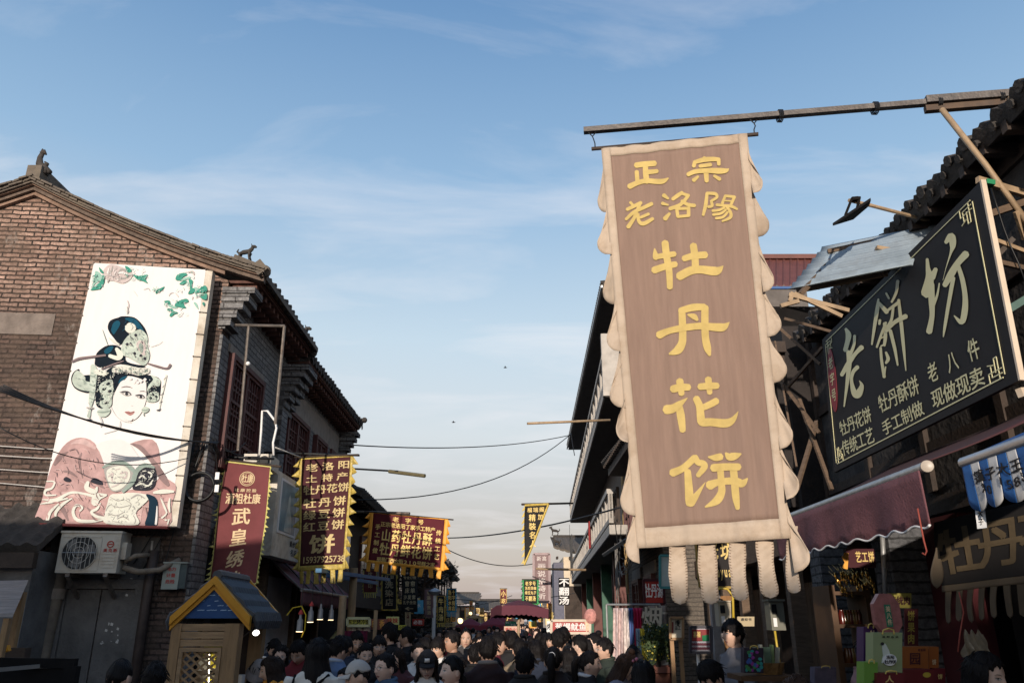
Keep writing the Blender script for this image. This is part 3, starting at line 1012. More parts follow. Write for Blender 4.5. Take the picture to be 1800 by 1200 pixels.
for st in ([(680,870,5),(740,900,8),(800,890,5)],[(690,940,5),(760,960,8),(850,940,5)],[(660,1010,5),(730,1030,8),(800,1000,5)],[(740,1060,5),(790,1040,10),(840,1070,5)],[(860,880,8),(920,850,16),(980,880,6)],[(880,1030,6),(900,1070,8),(890,1100,4)],[(700,1080,4),(760,1090,6)],[(640,990,4),(660,950,6),(690,930,4)],[(820,900,4),(860,930,6),(840,980,4)]):
    QS(B_, 'grey', s2(st),8)
Q(B_, 'grey', z2([(620,600),(700,560),(780,560),(860,590),(890,640),(860,740),(800,800),(700,820),(650,750)]),5)
Q(B_, 'ivory', z2([(645,640),(720,600),(800,600),(850,650),(840,720),(780,790),(700,810),(660,740)]),6)
for st in ([(660,690,10),(700,660,14),(690,720,12),(720,740,8)],[(770,660,14),(820,650,14),(810,700,16),(770,690,8)],[(690,780,10),(740,760,12),(780,730,8)],[(720,630,6),(760,620,8)]):
    QS(B_, 'petal', s2(st),7)
Q(B_, 'dark', z2([(905,690),(940,640),(1000,610),(1070,620),(1080,720),(1040,800),(930,810),(870,790)]),5)
for st in ([(930,700,12),(960,680,14),(990,710,10)],[(1010,650,14),(1040,670,16),(1020,710,10)],[(900,770,10),(950,750,16),(1000,770,14),(1040,750,10)],[(960,640,6),(990,640,10)],[(1050,720,10),(1020,760,12)],[(930,740,8),(960,725,10)]):
    QS(B_, 'ivory', s2(st),6)
QS(B_, 'jaded', s2([(610,610,16),(700,570,30),(800,570,34),(880,640,30)]),6)
QS(B_, 'jaded', s2([(1060,610,20),(980,590,40),(910,640,40),(870,740,40),(790,820,24)]),7)
QS(B_, 'navy', s2([(1000,850,20),(1050,900,70),(1050,1000,80),(1030,1105,100)]),7)
QS(B_, 'skin', s2([(1088,950,8),(1085,1030,16),(1078,1105,20)]),8)
for st in ([(1120,880,8),(1150,950,20),(1170,1010,12),(1130,1050,16)],[(1200,880,10),(1190,940,24),(1200,1000,10)],[(1160,1070,16),(1190,1060,14),(1180,1105,12)],[(1060,830,20),(1140,820,40),(1230,820,20)]):
    QS(B_, 'ivory', s2(st),7)
# flowers at the top
F_ = 'flower_print'
Q(F_, 'petal', z3([(560,180),(600,125),(660,120),(740,150),(800,190),(780,240),(720,270),(650,250),(590,240)]),2)
for st in ([(600,200,6),(630,170,14),(640,130,6)],[(680,200,8),(710,160,16),(760,170,6)],[(660,230,8),(730,230,14),(790,205,5)],[(620,230,5),(600,260,10)]):
    QS(F_, 'grey', s3(st),3)
for st in ([(690,190,10),(720,185,22),(760,200,10)],[(610,150,8),(600,190,14)]):
    QS(F_, 'skin', s3(st),4)
for pl in ([(460,325),(500,290),(545,250),(560,200),(575,250),(545,310),(520,320)],[(530,140),(560,170),(570,190),(540,180)],[(740,130),(770,140),(795,170),(770,185),(750,160)],[(805,200),(850,210),(925,200),(905,235),(925,270),(880,250),(840,240)],
           [(965,300),(1000,320),(1060,295),(1040,325),(1010,340),(990,355),(985,325)],[(1150,240),(1165,200),(1220,185),(1245,200),(1210,220),(1190,245)],[(1180,275),(1215,250),(1240,255),(1215,280)],[(1255,240),(1290,250),(1280,300),(1310,320),(1290,350),(1250,355),(1270,310)],
           [(1320,340),(1360,300),(1395,290),(1405,330),(1380,345)],[(1345,370),(1400,350),(1400,400),(1365,395)],[(1055,415),(1100,410),(1105,440),(1075,430)],[(1140,450),(1180,410),(1240,395),(1255,420),(1215,435),(1235,470),(1190,465)],[(1080,480),(1120,475),(1130,495),(1095,495)],[(1100,530),(1130,495),(1170,510),(1140,520),(1115,540)],[(1365,430),(1385,425),(1380,455)]):
    Q(F_, 'leaf', z3(pl),3, True, 3)
for pl in ([(500,170),(540,190),(555,240),(500,270),(470,310),(490,230)],[(1180,250),(1220,225),(1270,215),(1260,235)],[(1300,300),(1350,320),(1330,350),(1300,340)],[(1080,440),(1130,450),(1170,470),(1120,470)],[(1295,425),(1320,430),(1335,480),(1315,460)],[(1190,440),(1220,450),(1200,480)]):
    Q(F_, 'leafl', z3(pl),2, True, 3)
for st in ([(1095,370,4),(1110,350,5),(1135,345,3)],[(1150,350,6),(1170,375,6)],[(1290,380,8),(1285,400,6)],[(1255,180,10),(1290,175,14),(1300,200,8)],[(1310,390,3),(1350,375,3),(1390,360,3)],[(890,320,3),(930,310,4),(940,330,3)],[(760,410,5),(770,450,8),(755,500,5)],[(810,330,2),(840,370,2)]):
    QS(F_, 'petal', s3(st),3)
# the fine work of the print: beads, filigree, hair shine, folds and petal lines
ra_ = random.Random(31)
def inside(x, y, pl):
    c = False
    for (x0, y0),(x1, y1) in zip(pl, pl[1:] + pl[:1]):
        if (y0 > y) != (y1 > y) and x < (x1 - x0) * (y - y0) / (y1 - y0) + x0:
            c = not c
    return c
def scatter(part, pl, n, cols_, L0, L1, w0, w1, ang, sp_, k):
    xs, ys = [p[0] for p in pl],[p[1] for p in pl]
    for _ in range(n):
        x, y = ra_.uniform(min(xs), max(xs)), ra_.uniform(min(ys), max(ys))
        if not inside(x, y, pl):
            continue
        a, L_, w = ang + ra_.uniform(-sp_, sp_), ra_.uniform(L0, L1), ra_.uniform(w0, w1)
        dx, dy, b = math.cos(a) * L_, math.sin(a) * L_, ra_.uniform(-.4,.4)
        if inside(x + dx, y + dy, pl):
            QS(part, ra_.choice(cols_),[(x, y, w * .4),(x + dx * .5 - dy * b, y + dy * .5 + dx * b, w),(x + dx, y + dy, w * .3)], k)
hd = z1([(570,360),(640,220),(740,200),(800,260),(820,420),(800,490),(700,480),(580,420)])
scatter(P_, hd, 110,['ivory', 'jaded', 'grey', 'dark', 'ivory'],1.5,6,.5,1.3,1.2,.7,8)
scatter(P_, z1([(510,530),(830,530),(830,600),(510,600)]),110,['ivory', 'jaded', 'dark', 'grey', 'petal'],1,3.5,.5,1.4,0,3,8)
scatter(P_, z1([(345,600),(520,540),(520,760),(470,880),(345,860)]),150,['ivory', 'jade', 'dark', 'grey', 'jaded', 'ivory'],1,4,.5,1.5,1.2,2,8)
scatter(P_, z1([(790,640),(910,640),(905,830),(790,830)]),80,['ivory', 'jade', 'dark', 'grey', 'jaded'],1,3.5,.5,1.3,1.2,2,8)
scatter(P_, z1([(300,520),(430,510),(460,600),(350,640),(340,880),(285,960),(270,900),(310,640)]),110,['ivory', 'grey', 'jaded', 'dark', 'petal'],1,3.5,.4,1.2,1.4,2,8)
scatter(P_, z1([(450,190),(540,92),(680,90),(795,280),(600,290),(560,330)]),30,['teal', 'hair', 'teal'],4,12,.4,1.0,1.9,.4,4)
scatter(P_, z1([(150,600),(250,610),(300,735),(200,730)]),30,['ivory', 'jaded'],3,9,.4,.9,.2,.5,8)
scatter(P_, z1([(540,80),(620,0),(650,0),(640,70)]),10,['grey', 'jaded'],3,7,.3,.7,1.5,.3,5)
rb = [(70,915),(84,845),(100,806),(142,772),(180,814),(195,862),(280,855),(306,880),(297,922)]
scatter(B_, rb, 170,['robed', 'robel', 'robel', 'robe'],5,18,.6,2.6,.9,.7,4)
scatter(B_, z2([(640,860),(1000,860),(920,1000),(900,1100),(640,1095),(660,940)]),90,['grey', 'ivory', 'skins', 'grey'],3,9,.3,.9,.4,1.6,8)
scatter(B_, z2([(645,640),(800,600),(850,650),(780,790),(660,740)]),50,['grey', 'petal', 'ivory', 'dark'],2,6,.3,.9,0,3,8)
scatter(B_, z2([(905,690),(1000,610),(1070,620),(1080,720),(1040,800),(900,800)]),60,['ivory', 'grey', 'ivory'],1.5,5,.4,1.1,0,3,8)
scatter(B_, z2([(620,610),(790,550),(890,650),(1000,580),(1060,610),(900,640),(860,740),(880,640),(790,580),(640,620)]),60,['grey', 'ivory', 'dark'],3,9,.3,.8,.3,.8,9)
scatter(F_, z3([(560,180),(660,120),(800,190),(720,270),(590,240)]),50,['grey', 'skin', 'petal', 'skin'],3,10,.3,1.1,.6,1.5,5)
for bx in ((460,190,580,320),(740,130,930,270),(1055,400,1260,540),(1150,170,1310,350),(1310,290,1405,400),(965,295,1060,350)):
    scatter(F_, z3([(bx[0], bx[1]),(bx[2], bx[1]),(bx[2], bx[3]),(bx[0], bx[3])]),26,['leaf', 'leafl', 'leafl', 'skins'],2,8,.4,1.6,2.2,.9,5)
for k, b_ in art.items():
    b_.build(k, pmats, poster)
# ---------------------------------------------------------------- things on the left walls
m_acw = mat('yellowed_white_enamel', (0.52,0.48,0.41),0.5,0.10,5, dirt=(0.22,0.13,0.06), dirt_amt=0.7, dscale=5)
m_acd = mat('ac_dark_inside', (0.03,0.03,0.03),0.8,0.2)
m_pink = mat('dusty_maroon_canvas', (0.185,0.075,0.083),0.9,0.22,5,0.3,60, dirt=(0.075,0.032,0.036), dirt_amt=0.85, dscale=4)
m_yel = mat('gold_satin', (0.60,0.43,0.10),0.5,0.25,14)
m_gold = mat('gold_print', (0.66,0.47,0.16),0.6,0.12,9)
m_palegold = mat('pale_gold_print', (0.66,0.50,0.30),0.7,0.12,9)
m_redp = mat('red_print', (0.40,0.03,0.025),0.6,0.1)
m_ink = mat('black_ink', (0.015,0.013,0.013),0.7,0.1)
m_whitep = mat('white_print', (0.74,0.72,0.70),0.6,0.06)

# air conditioner under the poster
AF = Fr(GF.p(0,0,0), GF.U * -1, GF.N)
def ap(px, py, off):
    return onplane(px, py, C1 + GF.N * off, GF.N)
acO = ap(96,1006,0.42)
acR = ap(203,1008,0.42)
acT = ap(110,936,0.42)
aw, ah = (acR - acO).length, acT.z - acO.z
ac = thing('air_conditioner', 'rust streaked outdoor air conditioner with big round fan grille below the poster', 'air conditioner', acO)
AC = Fr(acO, -GF.U, GF.N)
mb = MB()
mb.fbox(AC, 0, aw, 0, ah, -0.30,0)
mb.fbox(AC, -0.008, aw + 0.008, ah, ah + 0.025,-0.31,0.012)
mb.build('casing', m_acw, ac)
cx, cz, rr_ = aw * 0.35, ah * 0.5, ah * 0.43
mb = MB()
mb.lathe([(rr_ * 1.04,0),(rr_ * 1.04,0.012),(rr_, 0.012),(rr_, -0.0)], AC.p(cx, cz, 0.001),32,0, AC.N)
mb.fbox(AC, 0.03, aw * 0.67,0.025,0.04,0.001,0.008).fbox(AC, 0.03, aw * 0.67, ah - 0.05, ah - 0.035,0.001,0.008)
mb.fbox(AC, aw * .68, aw * .69,0.03, ah - 0.03,0.001,0.006)
mb.build('fan_ring', m_acw, ac)
MB().lathe([(rr_ * 0.995,0.0),(rr_ * 0.995,0.004)], AC.p(cx, cz, 0.002),32,0, AC.N).build('fan_opening', m_acd, ac)
mb = MB()
for k in range(3):
    a = k * 2.094 + 0.4
    pts = []
    for r_, da in ((0.22,-0.3),(0.55,-0.55),(0.92,-0.5),(0.95,0.15),(0.6,0.45),(0.22,0.3)):
        pts.append(AC.p(cx + rr_ * r_ * math.cos(a + da), cz + rr_ * r_ * math.sin(a + da),0.008))
    mb.plate(pts, AC.N * 0.004)
mb.lathe([(rr_ * 0.24,0),(rr_ * 0.2,0.012)], AC.p(cx, cz, 0.008),16,0, AC.N)
mb.build('fan', mat('fan_grey', (0.16,0.155,0.15),0.5), ac)
mb = MB()
for k in range(-4,5):
    x = k * rr_ * 0.24
    h = math.sqrt(max(0, rr_ ** 2 - x * x))
    mb.tube([AC.p(cx + x, cz - h, 0.028), AC.p(cx + x, cz + h, 0.028)],0.0035,5)
for f_ in (0.33,0.62):
    mb.tube([AC.p(cx + rr_ * f_ * math.cos(i * .2618), cz + rr_ * f_ * math.sin(i * .2618),0.033) for i in range(25)],0.0035,5)
mb.tube([AC.p(cx - rr_, cz, 0.033), AC.p(cx + rr_, cz, 0.033)],0.0035,5)
mb.build('grille', m_galv, ac)
mb = MB()
for k in range(5):
    mb.fbox(AC, aw * 0.73, aw * 0.95, ah * (0.13 + k * 0.085), ah * (0.13 + k * 0.085) + 0.01,0.001,0.006)
mb.build('vent_rib', m_acw, ac)
mb = MB()
c0 = (aw * 0.84, ah * 0.72)
mb.tube([AC.p(c0[0] + 0.035 * math.cos(i * .4), c0[1] + 0.035 * math.sin(i * .4),0.004) for i in range(17)],0.006,5)
mb.fbox(AC, c0[0] - .025, c0[0] + .025, c0[1] - .004, c0[1] + .006,0.003,0.007)
pn = Panel(AC.p(aw * .73, ah * .62,0), AC.p(aw * .97, ah * .62,0), AC.p(aw * .97, ah * .5,0), AC.p(aw * .73, ah * .5,0))
put(mb, pn, '奥克斯', 0.02,0.05,0.28,0.8,(0.34,0),0.004)
mb.build('badge', m_redp, ac)
for a_ in (0.12, aw - 0.14):
    mb = MB()
    mb.fbox(AC, a_, a_ + 0.05,-0.04,-0.002,-0.42,0.0)
    mb.bar(AC.p(a_ + .025,-0.03,0), AC.p(a_ + .025,-0.28,-0.41),0.04,0.03)
    mb.build('bracket', m_steel, ac)
mb = MB()
mb.fbox(AC, aw + 0.002, aw + 0.06, ah * 0.35, ah * 0.78,-0.2,-0.05)
mb.build('valve_cover', m_acw, ac)
mb = MB()
mb.tube([AC.p(aw + .04, ah * .3,-.12), AC.p(aw + .15, ah * .45,-.12), AC.p(aw + .25, ah * .5,-.3)],0.03,8)
mb.tube([AC.p(aw + .03, ah * .15,-.12), AC.p(aw + .2,0.02,-.15), AC.p(aw + .42, ah * .1,-.2), AC.p(aw + .6, ah * .38,-.34)],0.035,8)
mb.build('lagged_pipe', mat('lagging', (0.20,0.16,0.12),0.9,0.3,12,0.5), ac, smooth=True)

# drain pipes
def gw(px, py, off):
    return onplane(px, py, C1 + GF.N * off, GF.N)
p0, p1 = gw(64,1168,0.10), gw(100,1040,0.10)
p0.z = 0
dp = thing('drain_pipe', 'thick pale stained drain pipe left of the grey double door', 'drain pipe', (p0.x, p0.y, 0))
MB().tube([p0, p1, p1 + UP * 0.7],0.075,12).build('pipe', mat('stained_pipe', (0.17,0.14,0.11),0.7,0.3,6, dirt=(0.08,0.06,0.05), dirt_amt=0.8), dp, smooth=60)
mb = MB()
for t in (0.55,0.99):
    q = p0.lerp(p1, t)
    mb.lathe([(0.09,-0.06),(0.095,0.0),(0.09,0.06)], q, 12)
mb.build('pipe_collar', m_conc, dp)
b1 = gw(258,1050,0.09)
cable('standing_pipe', 'dark brown iron pipe standing on the wall right of the grey double door', [[(b1.x, b1.y, 0), b1, b1 + UP * 0.55]],0.06, mat('brown_iron', (0.05,0.035,0.03),0.6,0.3,8), 'pipe')
cable('conduit', 'thin pale conduit running down the right side of the door frame', [[(gw(236,1150,.03)), gw(262,1000,.03), gw(268,950,.03)]],0.012, m_whitec, 'conduit')

# meter box
mO = gw(302,1035,0.16)
mbx = thing('meter_box', 'small grey green meter box with red lettering hanging on the wall above the stall', 'meter box', mO)
MFr = Fr(mO, -GF.U, GF.N)
mb = MB()
mb.fbox(MFr, -0.13,0.06,0,0.30,-0.10,0)
mb.fbox(MFr, -0.14,0.15,0.30,0.315,-0.11,0.012)
mb.build('case', mat('meter_green', (0.27,0.30,0.27),0.5,0.15,6, dirt=(0.12,0.11,0.1)), mbx)
MB().fbox(MFr, 0.06,0.14,0.01,0.30,-0.09,-0.012).build('meter_window', mat('meter_glass', (0.08,0.10,0.10),0.15), mbx)
mb = MB()
pn = Panel(MFr.p(-.12,.27,.001), MFr.p(.05,.27,.001), MFr.p(.05,.03,.001), MFr.p(-.12,.03,.001))
for r_, s_ in enumerate(('电力', '计量', '危险')):
    put(mb, pn, s_, 0.2,0.06 + 0.3 * r_, 0.3,0.2,(0.32,0),0.002)
mb.build('lettering', m_redp, mbx)

# cables on the left wall
kn = LF.p(0.02,4.02,0.12)
K0 = at(-8,677,7.6)
bundle = []
for k in range(4):
    o_ = V3((0,0.02 * k, 0.012 * k - 0.018))
    bundle.append(sag(K0 + o_ * 2, kn + o_, 0.10 + 0.02 * k))
cable('cable_bundle', 'thick bundle of black cables sagging across the poster to the house corner', bundle, 0.0095, m_cable)
cable('thin_cable', 'single thin black wire crossing the lower part of the poster', [sag(at(-6,748,8.2), gw(330,805,.35),0.22)],0.006, m_cable)
for k, (ya, yb) in enumerate(((783,790),(800,806),(824,831),(848,858))):
    if k == 0:
        lab = ('', )
    lab = ['topmost', 'second', 'third', 'lowest'][k] + ' of four pale parallel wires running into the left edge of the poster'
    cable('pale_wire', lab, [[gw(-8, ya, .06), gw(70,(ya + yb) / 2 + 2,.05), gw(128 - 12 * k, yb, .05)]],0.007, m_whitec, group='pale wires beside the poster')
mb = MB()
qc = gw(352,856,0.06)
for k in range(5):
    r_ = 0.17 + 0.008 * (k % 3)
    mb.tube([qc + (-GF.U * math.cos(i * math.pi / 12) + UP * math.sin(i * math.pi / 12)) * r_ + GF.N * 0.012 * k for i in range(25)],0.011,6)
mb.build('cable_coil', m_cable, smooth=True, cat='cable coil', label='black coil of spare cable hung on the wall beside the lower right of the poster')
mess = []
rm = random.Random(3)
for k in range(11):
    a_ = LF.p(rm.uniform(-.02,.1), rm.uniform(3.95,4.1),.06)
    b_ = LF.p(rm.uniform(0.2,2.6), rm.uniform(3.3,4.5),.1)
    mess.append(sag(a_, b_, rm.uniform(0.05,.3),10))
for k in range(6):
    a_ = GF.p(rm.uniform(0,.25),4.0,.05)
    mess.append(sag(a_, GF.p(rm.uniform(.1,.9), rm.uniform(2.3,3.2),.05), rm.uniform(-.05,.2),8))
cable('wire_tangle', 'messy tangle of thin black wires at the corner of the brick house', mess, 0.007, m_cable)
for q, l_ in (((382,836), 'upper'),((381,858), 'lower')):
    c_ = at(q[0], q[1],9.9)
    MB().bar(c_ - UP * .045, c_ + UP * .045,0.05,0.012).build('cable_tag', m_whitep, cat='tag', label=l_ + ' of two little white cable tags beside the black coil', group='cable tags')

# steel pole frame standing off the street wall
f0, f1 = at(397,571,10.05), at(500,573,10.35)
fl = thing('pole_frame', 'rusty steel pipe frame jutting from the grey wall above the maroon banner', 'frame', f0)
MB().tube([f0, f1],0.022,8).build('top_rail', m_steel, fl)
MB().tube([at(437,573,10.16), at(418,792,10.3)],0.020,8).build('upright', m_steel, fl)
MB().tube([f1, at(484,745,10.5)],0.022,8).build('upright', m_steel, fl)
MB().ball(at(436,639,10.1),0.03).build('insulator', m_whitep, fl)
mb = MB()
mb.tube([at(p[0], p[1],10.6) for p in ((456,800),(459,760),(461,722),(470,722),(484,740),(486,752),(480,778),(481,800))],0.016,8)
mb.build('white_hose', m_whitep, smooth=True, cat='hose', label='white plastic hose bent in an arch in front of the grey wall')

# upper air conditioner behind the maroon banner
u0 = at(426,822,10.9)
ac2 = thing('air_conditioner', 'small white air conditioner on the street wall, half hidden behind the maroon banner', 'air conditioner', u0)
UF = Fr(u0,(1,0.05,0),(0.05,-1,0))
MB().fbox(UF, 0,0.38,0,0.20,-0.5,0).build('casing', m_acw, ac2)
mb = MB()
for k in range(4):
    mb.fbox(UF, 0.02,0.2,0.03 + .04 * k, 0.045 + .04 * k, 0.001,0.006)
mb.build('slat', m_acd, ac2)
MB().lathe([(0.075,0),(0.07,.006)], UF.p(0.29,.1,.001),20,0, UF.N).build('fan_opening', m_acd, ac2)

# ---------------------------------------------------------------- banners
def banner(name, label, pan, cloth, border, ink, texts, bw=0.05, teeth=(9,0.06), tails=None, bt=0.03, bb=0.04, rod=True, group=None, bold=0.022, m_cl2=None, extra=None, cat='banner', round_teeth=False, nu=24, nv=40, ends=None):
    root = thing(name, label, cat, pan.p(0.5,1.0))
    MB().sheet(lambda u, v, o: pan.p(bw + (1 - 2 * bw) * u, bt + (1 - bt - bb) * v, o), nu, nv, 0.004).build('cloth', cloth, root, smooth=True)
    mb = MB()
    strips = [(0, bw, 0,1,3, nv),(1 - bw, 1,0,1,3, nv),(bw, 1 - bw, 0, bt, nu, 3),(bw, 1 - bw, 1 - bb, 1, nu, 3)]
    for u0_, u1_, v0_, v1_, a_, b_ in strips:
        if u1_ - u0_ < 1e-4 or v1_ - v0_ < 1e-4:
            continue
        mb.sheet(lambda u, v, o: pan.p(u0_ + (u1_ - u0_) * u, v0_ + (v1_ - v0_) * v, o + 0.002), a_, b_, 0.009)
    mb.build('border', border, root, smooth=True)
    if teeth:
        n, tw = teeth[:2]
        rt = random.Random(len(label))
        for side in (0,1):
            mb = MB()
            for k in range(n):
                v0_, v1_ = (k + 0.08) / n, (k + 0.92) / n
                sw = tw * rt.uniform(0.65,1.1)
                drop = rt.uniform(0.15,0.5) / n
                bend = rt.uniform(-0.05,0.10) * pan.w
                e = -1 if side == 0 else 1
                b0 = 0.0 if side == 0 else 1.0
                if round_teeth:
                    def fn(u, v, o, v0_=v0_, v1_=v1_, sw=sw, drop=drop, bend=bend, e=e, b0=b0):
                        y = v0_ + (v1_ - v0_) * v + drop * 1.5 * u
                        w = sw * (math.sin(math.pi * min(1, max(0.0, v) ** 1.9)) ** 0.55)
                        q = pan.p(b0 - e * 0.01 + e * w * u, y, o)
                        return q + pan.N * (bend * u * u * (0.3 + v) + u * (.006 * math.sin(17 * v + 3 * u + 9 * v0_) + .004 * math.sin(31 * v - 5 * u)))
                    mb.sheet(fn, 8,20,0.003)
                else:
                    A_, B_2, C_ = (b0, v0_),(b0, v1_),(b0 + e * sw, (v0_ + v1_) / 2 + drop)
                    def fn(u, v, o, A_=A_, B_2=B_2, C_=C_, bend=bend):
                        x = (A_[0] * (1 - v) + B_2[0] * v) * (1 - u) + C_[0] * u
                        y = (A_[1] * (1 - v) + B_2[1] * v) * (1 - u) + C_[1] * u
                        return pan.p(x, y, o) + pan.N * bend * u * u
                    mb.sheet(fn, 4,2,0.005)
            mb.build('side_fringe', border, root, smooth=True)
    if tails:
        n, ln, wf = tails[:3]
        rt = random.Random(n + len(label))
        for k in range(n):
            u0_ = (k + 0.5 - wf / 2) / n
            u1_ = (k + 0.5 + wf / 2) / n
            sk = rt.uniform(-0.02,0.02)
            cu = rt.uniform(-0.07,0.07) * ln
            tw_ = rt.uniform(-0.2,0.2) * (u1_ - u0_) * pan.w
            dl = ln * rt.uniform(0.9,1.06)
            def fn(u, v, o):
                hw = (u1_ - u0_) / 2
                cap = max(0.0, v - (1 - hw * pan.w / (dl * pan.h))) / (hw * pan.w / (dl * pan.h))
                ww = hw * math.sqrt(max(0.0,1 - min(1, cap) ** 2)) if len(tails) > 3 else hw
                x = (u0_ + u1_) / 2 + sk * v + ww * (2 * u - 1)
                return pan.p(x, 1 + dl * v, o) + pan.N * (cu * math.sin(v * 2.4) * pan.h + tw_ * (2 * u - 1) * v)
            MB().sheet(fn, 5,14,0.007).build('tail', border, root, smooth=True)
    mb = MB()
    for tx in texts:
        s_, u_, v_, cw_, ch_, st_ = tx[:6]
        put(mb, pan, s_, u_, v_, cw_, ch_, st_, 0.007,0, tx[6] if len(tx) > 6 else bold)
    if extra:
        extra(mb, pan)
    if mb.v:
        mb.build('lettering', ink, root)
    if rod:
        a_, b_ = pan.p(-0.06,0.0), pan.p(1.06,0.0)
        if ends:
            a_, b_ = ends
        MB().tube([a_, b_],0.016,8).build('rod', m_dkwood, root)
    return root
wav = lambda A, B, ph=0.0: (lambda u, v: A * math.sin(u * 7 + v * 4 + ph) * (0.3 + 0.7 * v) + B * math.sin(v * 6 + u * 2 + ph))

# maroon banner
m_mar = mat('maroon_banner_cloth', (0.155,0.040,0.042),0.85,0.15,4,0.25,120)
panA = Panel(at(398,810,10.5), at(478,820,10.3), at(452,1026,10.2), at(362,1050,10.5), wav(0.012,0.02))
def emblem(mb, pan):
    ring = lambda r_, n=28: [pan.p(0.53 + r_ * math.cos(i * 2 * math.pi / n),0.125 + r_ * 0.37 * math.sin(i * 2 * math.pi / n),0.008) for i in range(n + 1)]
    mb.tube(ring(0.155),0.006,5)
    mb.tube(ring(0.125),0.004,5)
banner('hanging_banner', 'faded maroon banner with round seal, big characters and ruffled lemon yellow edge above the stall', panA, m_mar, mat('lemon_ruffle', (0.56,0.50,0.16),0.7,0.15,12), m_palegold,
       [('杜康', 0.42,0.088,0.11,0.07,(0.115,0)),('杜康控股', 0.30,0.205,0.09,0.028,(0.12,0)),('酒祖杜康', 0.14,0.245,0.17,0.085,(0.18,0)),
        ('武皇绣鞋', 0.31,0.36,0.36,0.135,(-0.005,0.165))], bw=0.012, teeth=(26,0.055), bt=0.01, bb=0.01, extra=emblem, ends=(at(384,806,10.55), at(494,820,10.25)))
# dark red banner
m_dkr = mat('dark_red_banner_cloth', (0.055,0.010,0.014),0.8,0.15,5,0.2,120)
panB = Panel(at(528,806,12.5), at(621,800,12.3), at(606,1000,12.3), at(523,1004,12.5), wav(0.012,0.014,1))
rows = [('老洛阳', 0.13,0.055,0.22,0.075,(0.30,-0.006)),('土特产', 0.13,0.158,0.21,0.072,(0.295,-0.004)),('牡丹花饼', 0.09,0.255,0.205,0.082,(0.222,-0.004)),
        ('牡丹饼', 0.09,0.37,0.24,0.085,(0.295,-0.004)),('绿豆饼', 0.09,0.475,0.24,0.085,(0.295,-0.004)),('红豆饼', 0.09,0.58,0.24,0.085,(0.295,-0.004)),('饼', 0.24,0.695,0.52,0.165,(0,0),0.03),
        ('15937925738', 0.075,0.87,0.115,0.072,(0.082,0),0.012)]
m_gb = mat('gold_lame', (0.46,0.34,0.08),0.4,0.35,20,0.4,40)
banner('hanging_banner', 'tall dark red banner with gold characters and phone number in a shiny gold frame', panB, m_dkr, m_gb, mat('old_gold_print', (0.55,0.42,0.20),0.6), rows, bw=0.045, teeth=(11,0.13), tails=(6,0.11,0.55), bt=0.012, bb=0.045, ends=(at(518,803,12.55), at(630,799,12.25)))
cable('banner_pole', 'long dark pole carrying the maroon and the dark red banners out from the wall', [[at(376,802,10.6), at(482,806,10.7)],[LF.p(2.4,4.37,0.0), at(632,800,12.45)]],0.018, m_cable, 'pole')
cable('banner_rope', 'short pale rope holding the gold edged banner to the wall', [[at(484,786,11.6), at(530,804,12.5)]],0.010, m_whitec, 'rope')
po = thing('banner_pole', 'steel pole with a thick end sleeve sticking out above the orange banner', 'pole', at(590,820,13.5))
MB().tube([at(560,820,14.2), at(700,828,13.2)],0.016,8).build('pole', m_cable, po)
MB().tube([at(684,828,13.3), at(747,836,13.0)],0.032,8).build('sleeve', mat('sleeve_olive', (0.13,0.11,0.06),0.5), po)
# orange edged banner
m_org = mat('orange_satin', (0.78,0.35,0.045),0.55,0.15,12)
panC = Panel(at(651,899,18.3), at(788,912,18.0), at(780,1003,18.0), at(641,988,18.3), wav(0.02,0.015,2))
banner('hanging_banner', 'wide dark red banner with yellow characters and orange toothed border hung across the street', panC, mat('crimson_banner_cloth', (0.10,0.008,0.016),0.8,0.12,5), m_org, mat('yellow_print', (0.80,0.58,0.20),0.6),
       [('老字号', 0.30,0.055,0.075,0.10,(0.16,0.002)),('正宗老洛阳丁家手工特产', 0.15,0.17,0.06,0.10,(0.064,0.002)),('山药牡丹酥', 0.175,0.31,0.115,0.25,(0.133,0)),('牡丹鲜花饼', 0.175,0.58,0.12,0.25,(0.135,0)),
        ('丽景门西大街210号群之家', 0.155,0.865,0.055,0.09,(0.056,0)),('手工制做', 0.085,0.23,0.065,0.11,(0.0,0.155)),('传统工艺', 0.865,0.23,0.065,0.11,(0.0,0.155))],
       bw=0.045, teeth=(6,0.06), tails=(9,0.16,0.5), bt=0.02, bb=0.055, ends=(at(640,898,18.3), at(797,913,18.0)))
cable('banner_pole', 'grey steel pole holding the orange edged banner', [[at(596,898,19.0), at(720,902,18.2)]],0.035, m_steel, 'pole')

# light box sign on the street wall, between the two tall banners
lb = [atX(490,826,-3.45), atX(536,856,-3.45), atX(528,993,-3.45), atX(464,968,-3.45)]
lz0, lz1 = (lb[3].z + lb[2].z) / 2,(lb[0].z + lb[1].z) / 2
LBF = Fr((-3.45, lb[0].y, lz0),(0,1,0),(1,0,0))
lw, lh = 2.0, lz1 - lz0
sg = thing('light_box_sign', 'cream framed sign board with a pale blue picture behind the dark red banner', 'sign', LBF.p(lw / 2,0))
MB().fbox(LBF, 0, lw, 0, lh, -0.22,0).build('box', m_cream, sg)
MB().fbox(LBF, 0.18,1.15, lh * .28, lh * .94,.002,.012).build('picture_mount', m_whitep, sg)
MB().fbox(LBF, 0.24,1.09, lh * .31, lh * .91,.0125,.016).build('picture', mat('blue_picture', (0.16,0.25,0.30),0.4,0.5,2.2), sg)
mb = MB()
mb.plate([LBF.p(a_ * 1.0, lh * b_, .0165) for a_, b_ in ((.5,.32),(.52,.5),(.6,.62),(.62,.74),(.67,.80),(.72,.74),(.74,.6),(.86,.5),(.9,.32))], LBF.N * .001)
mb.build('pictured_figure', mat('picture_pale', (0.36,0.45,0.47),0.4,0.3,4), sg)
mb = MB()
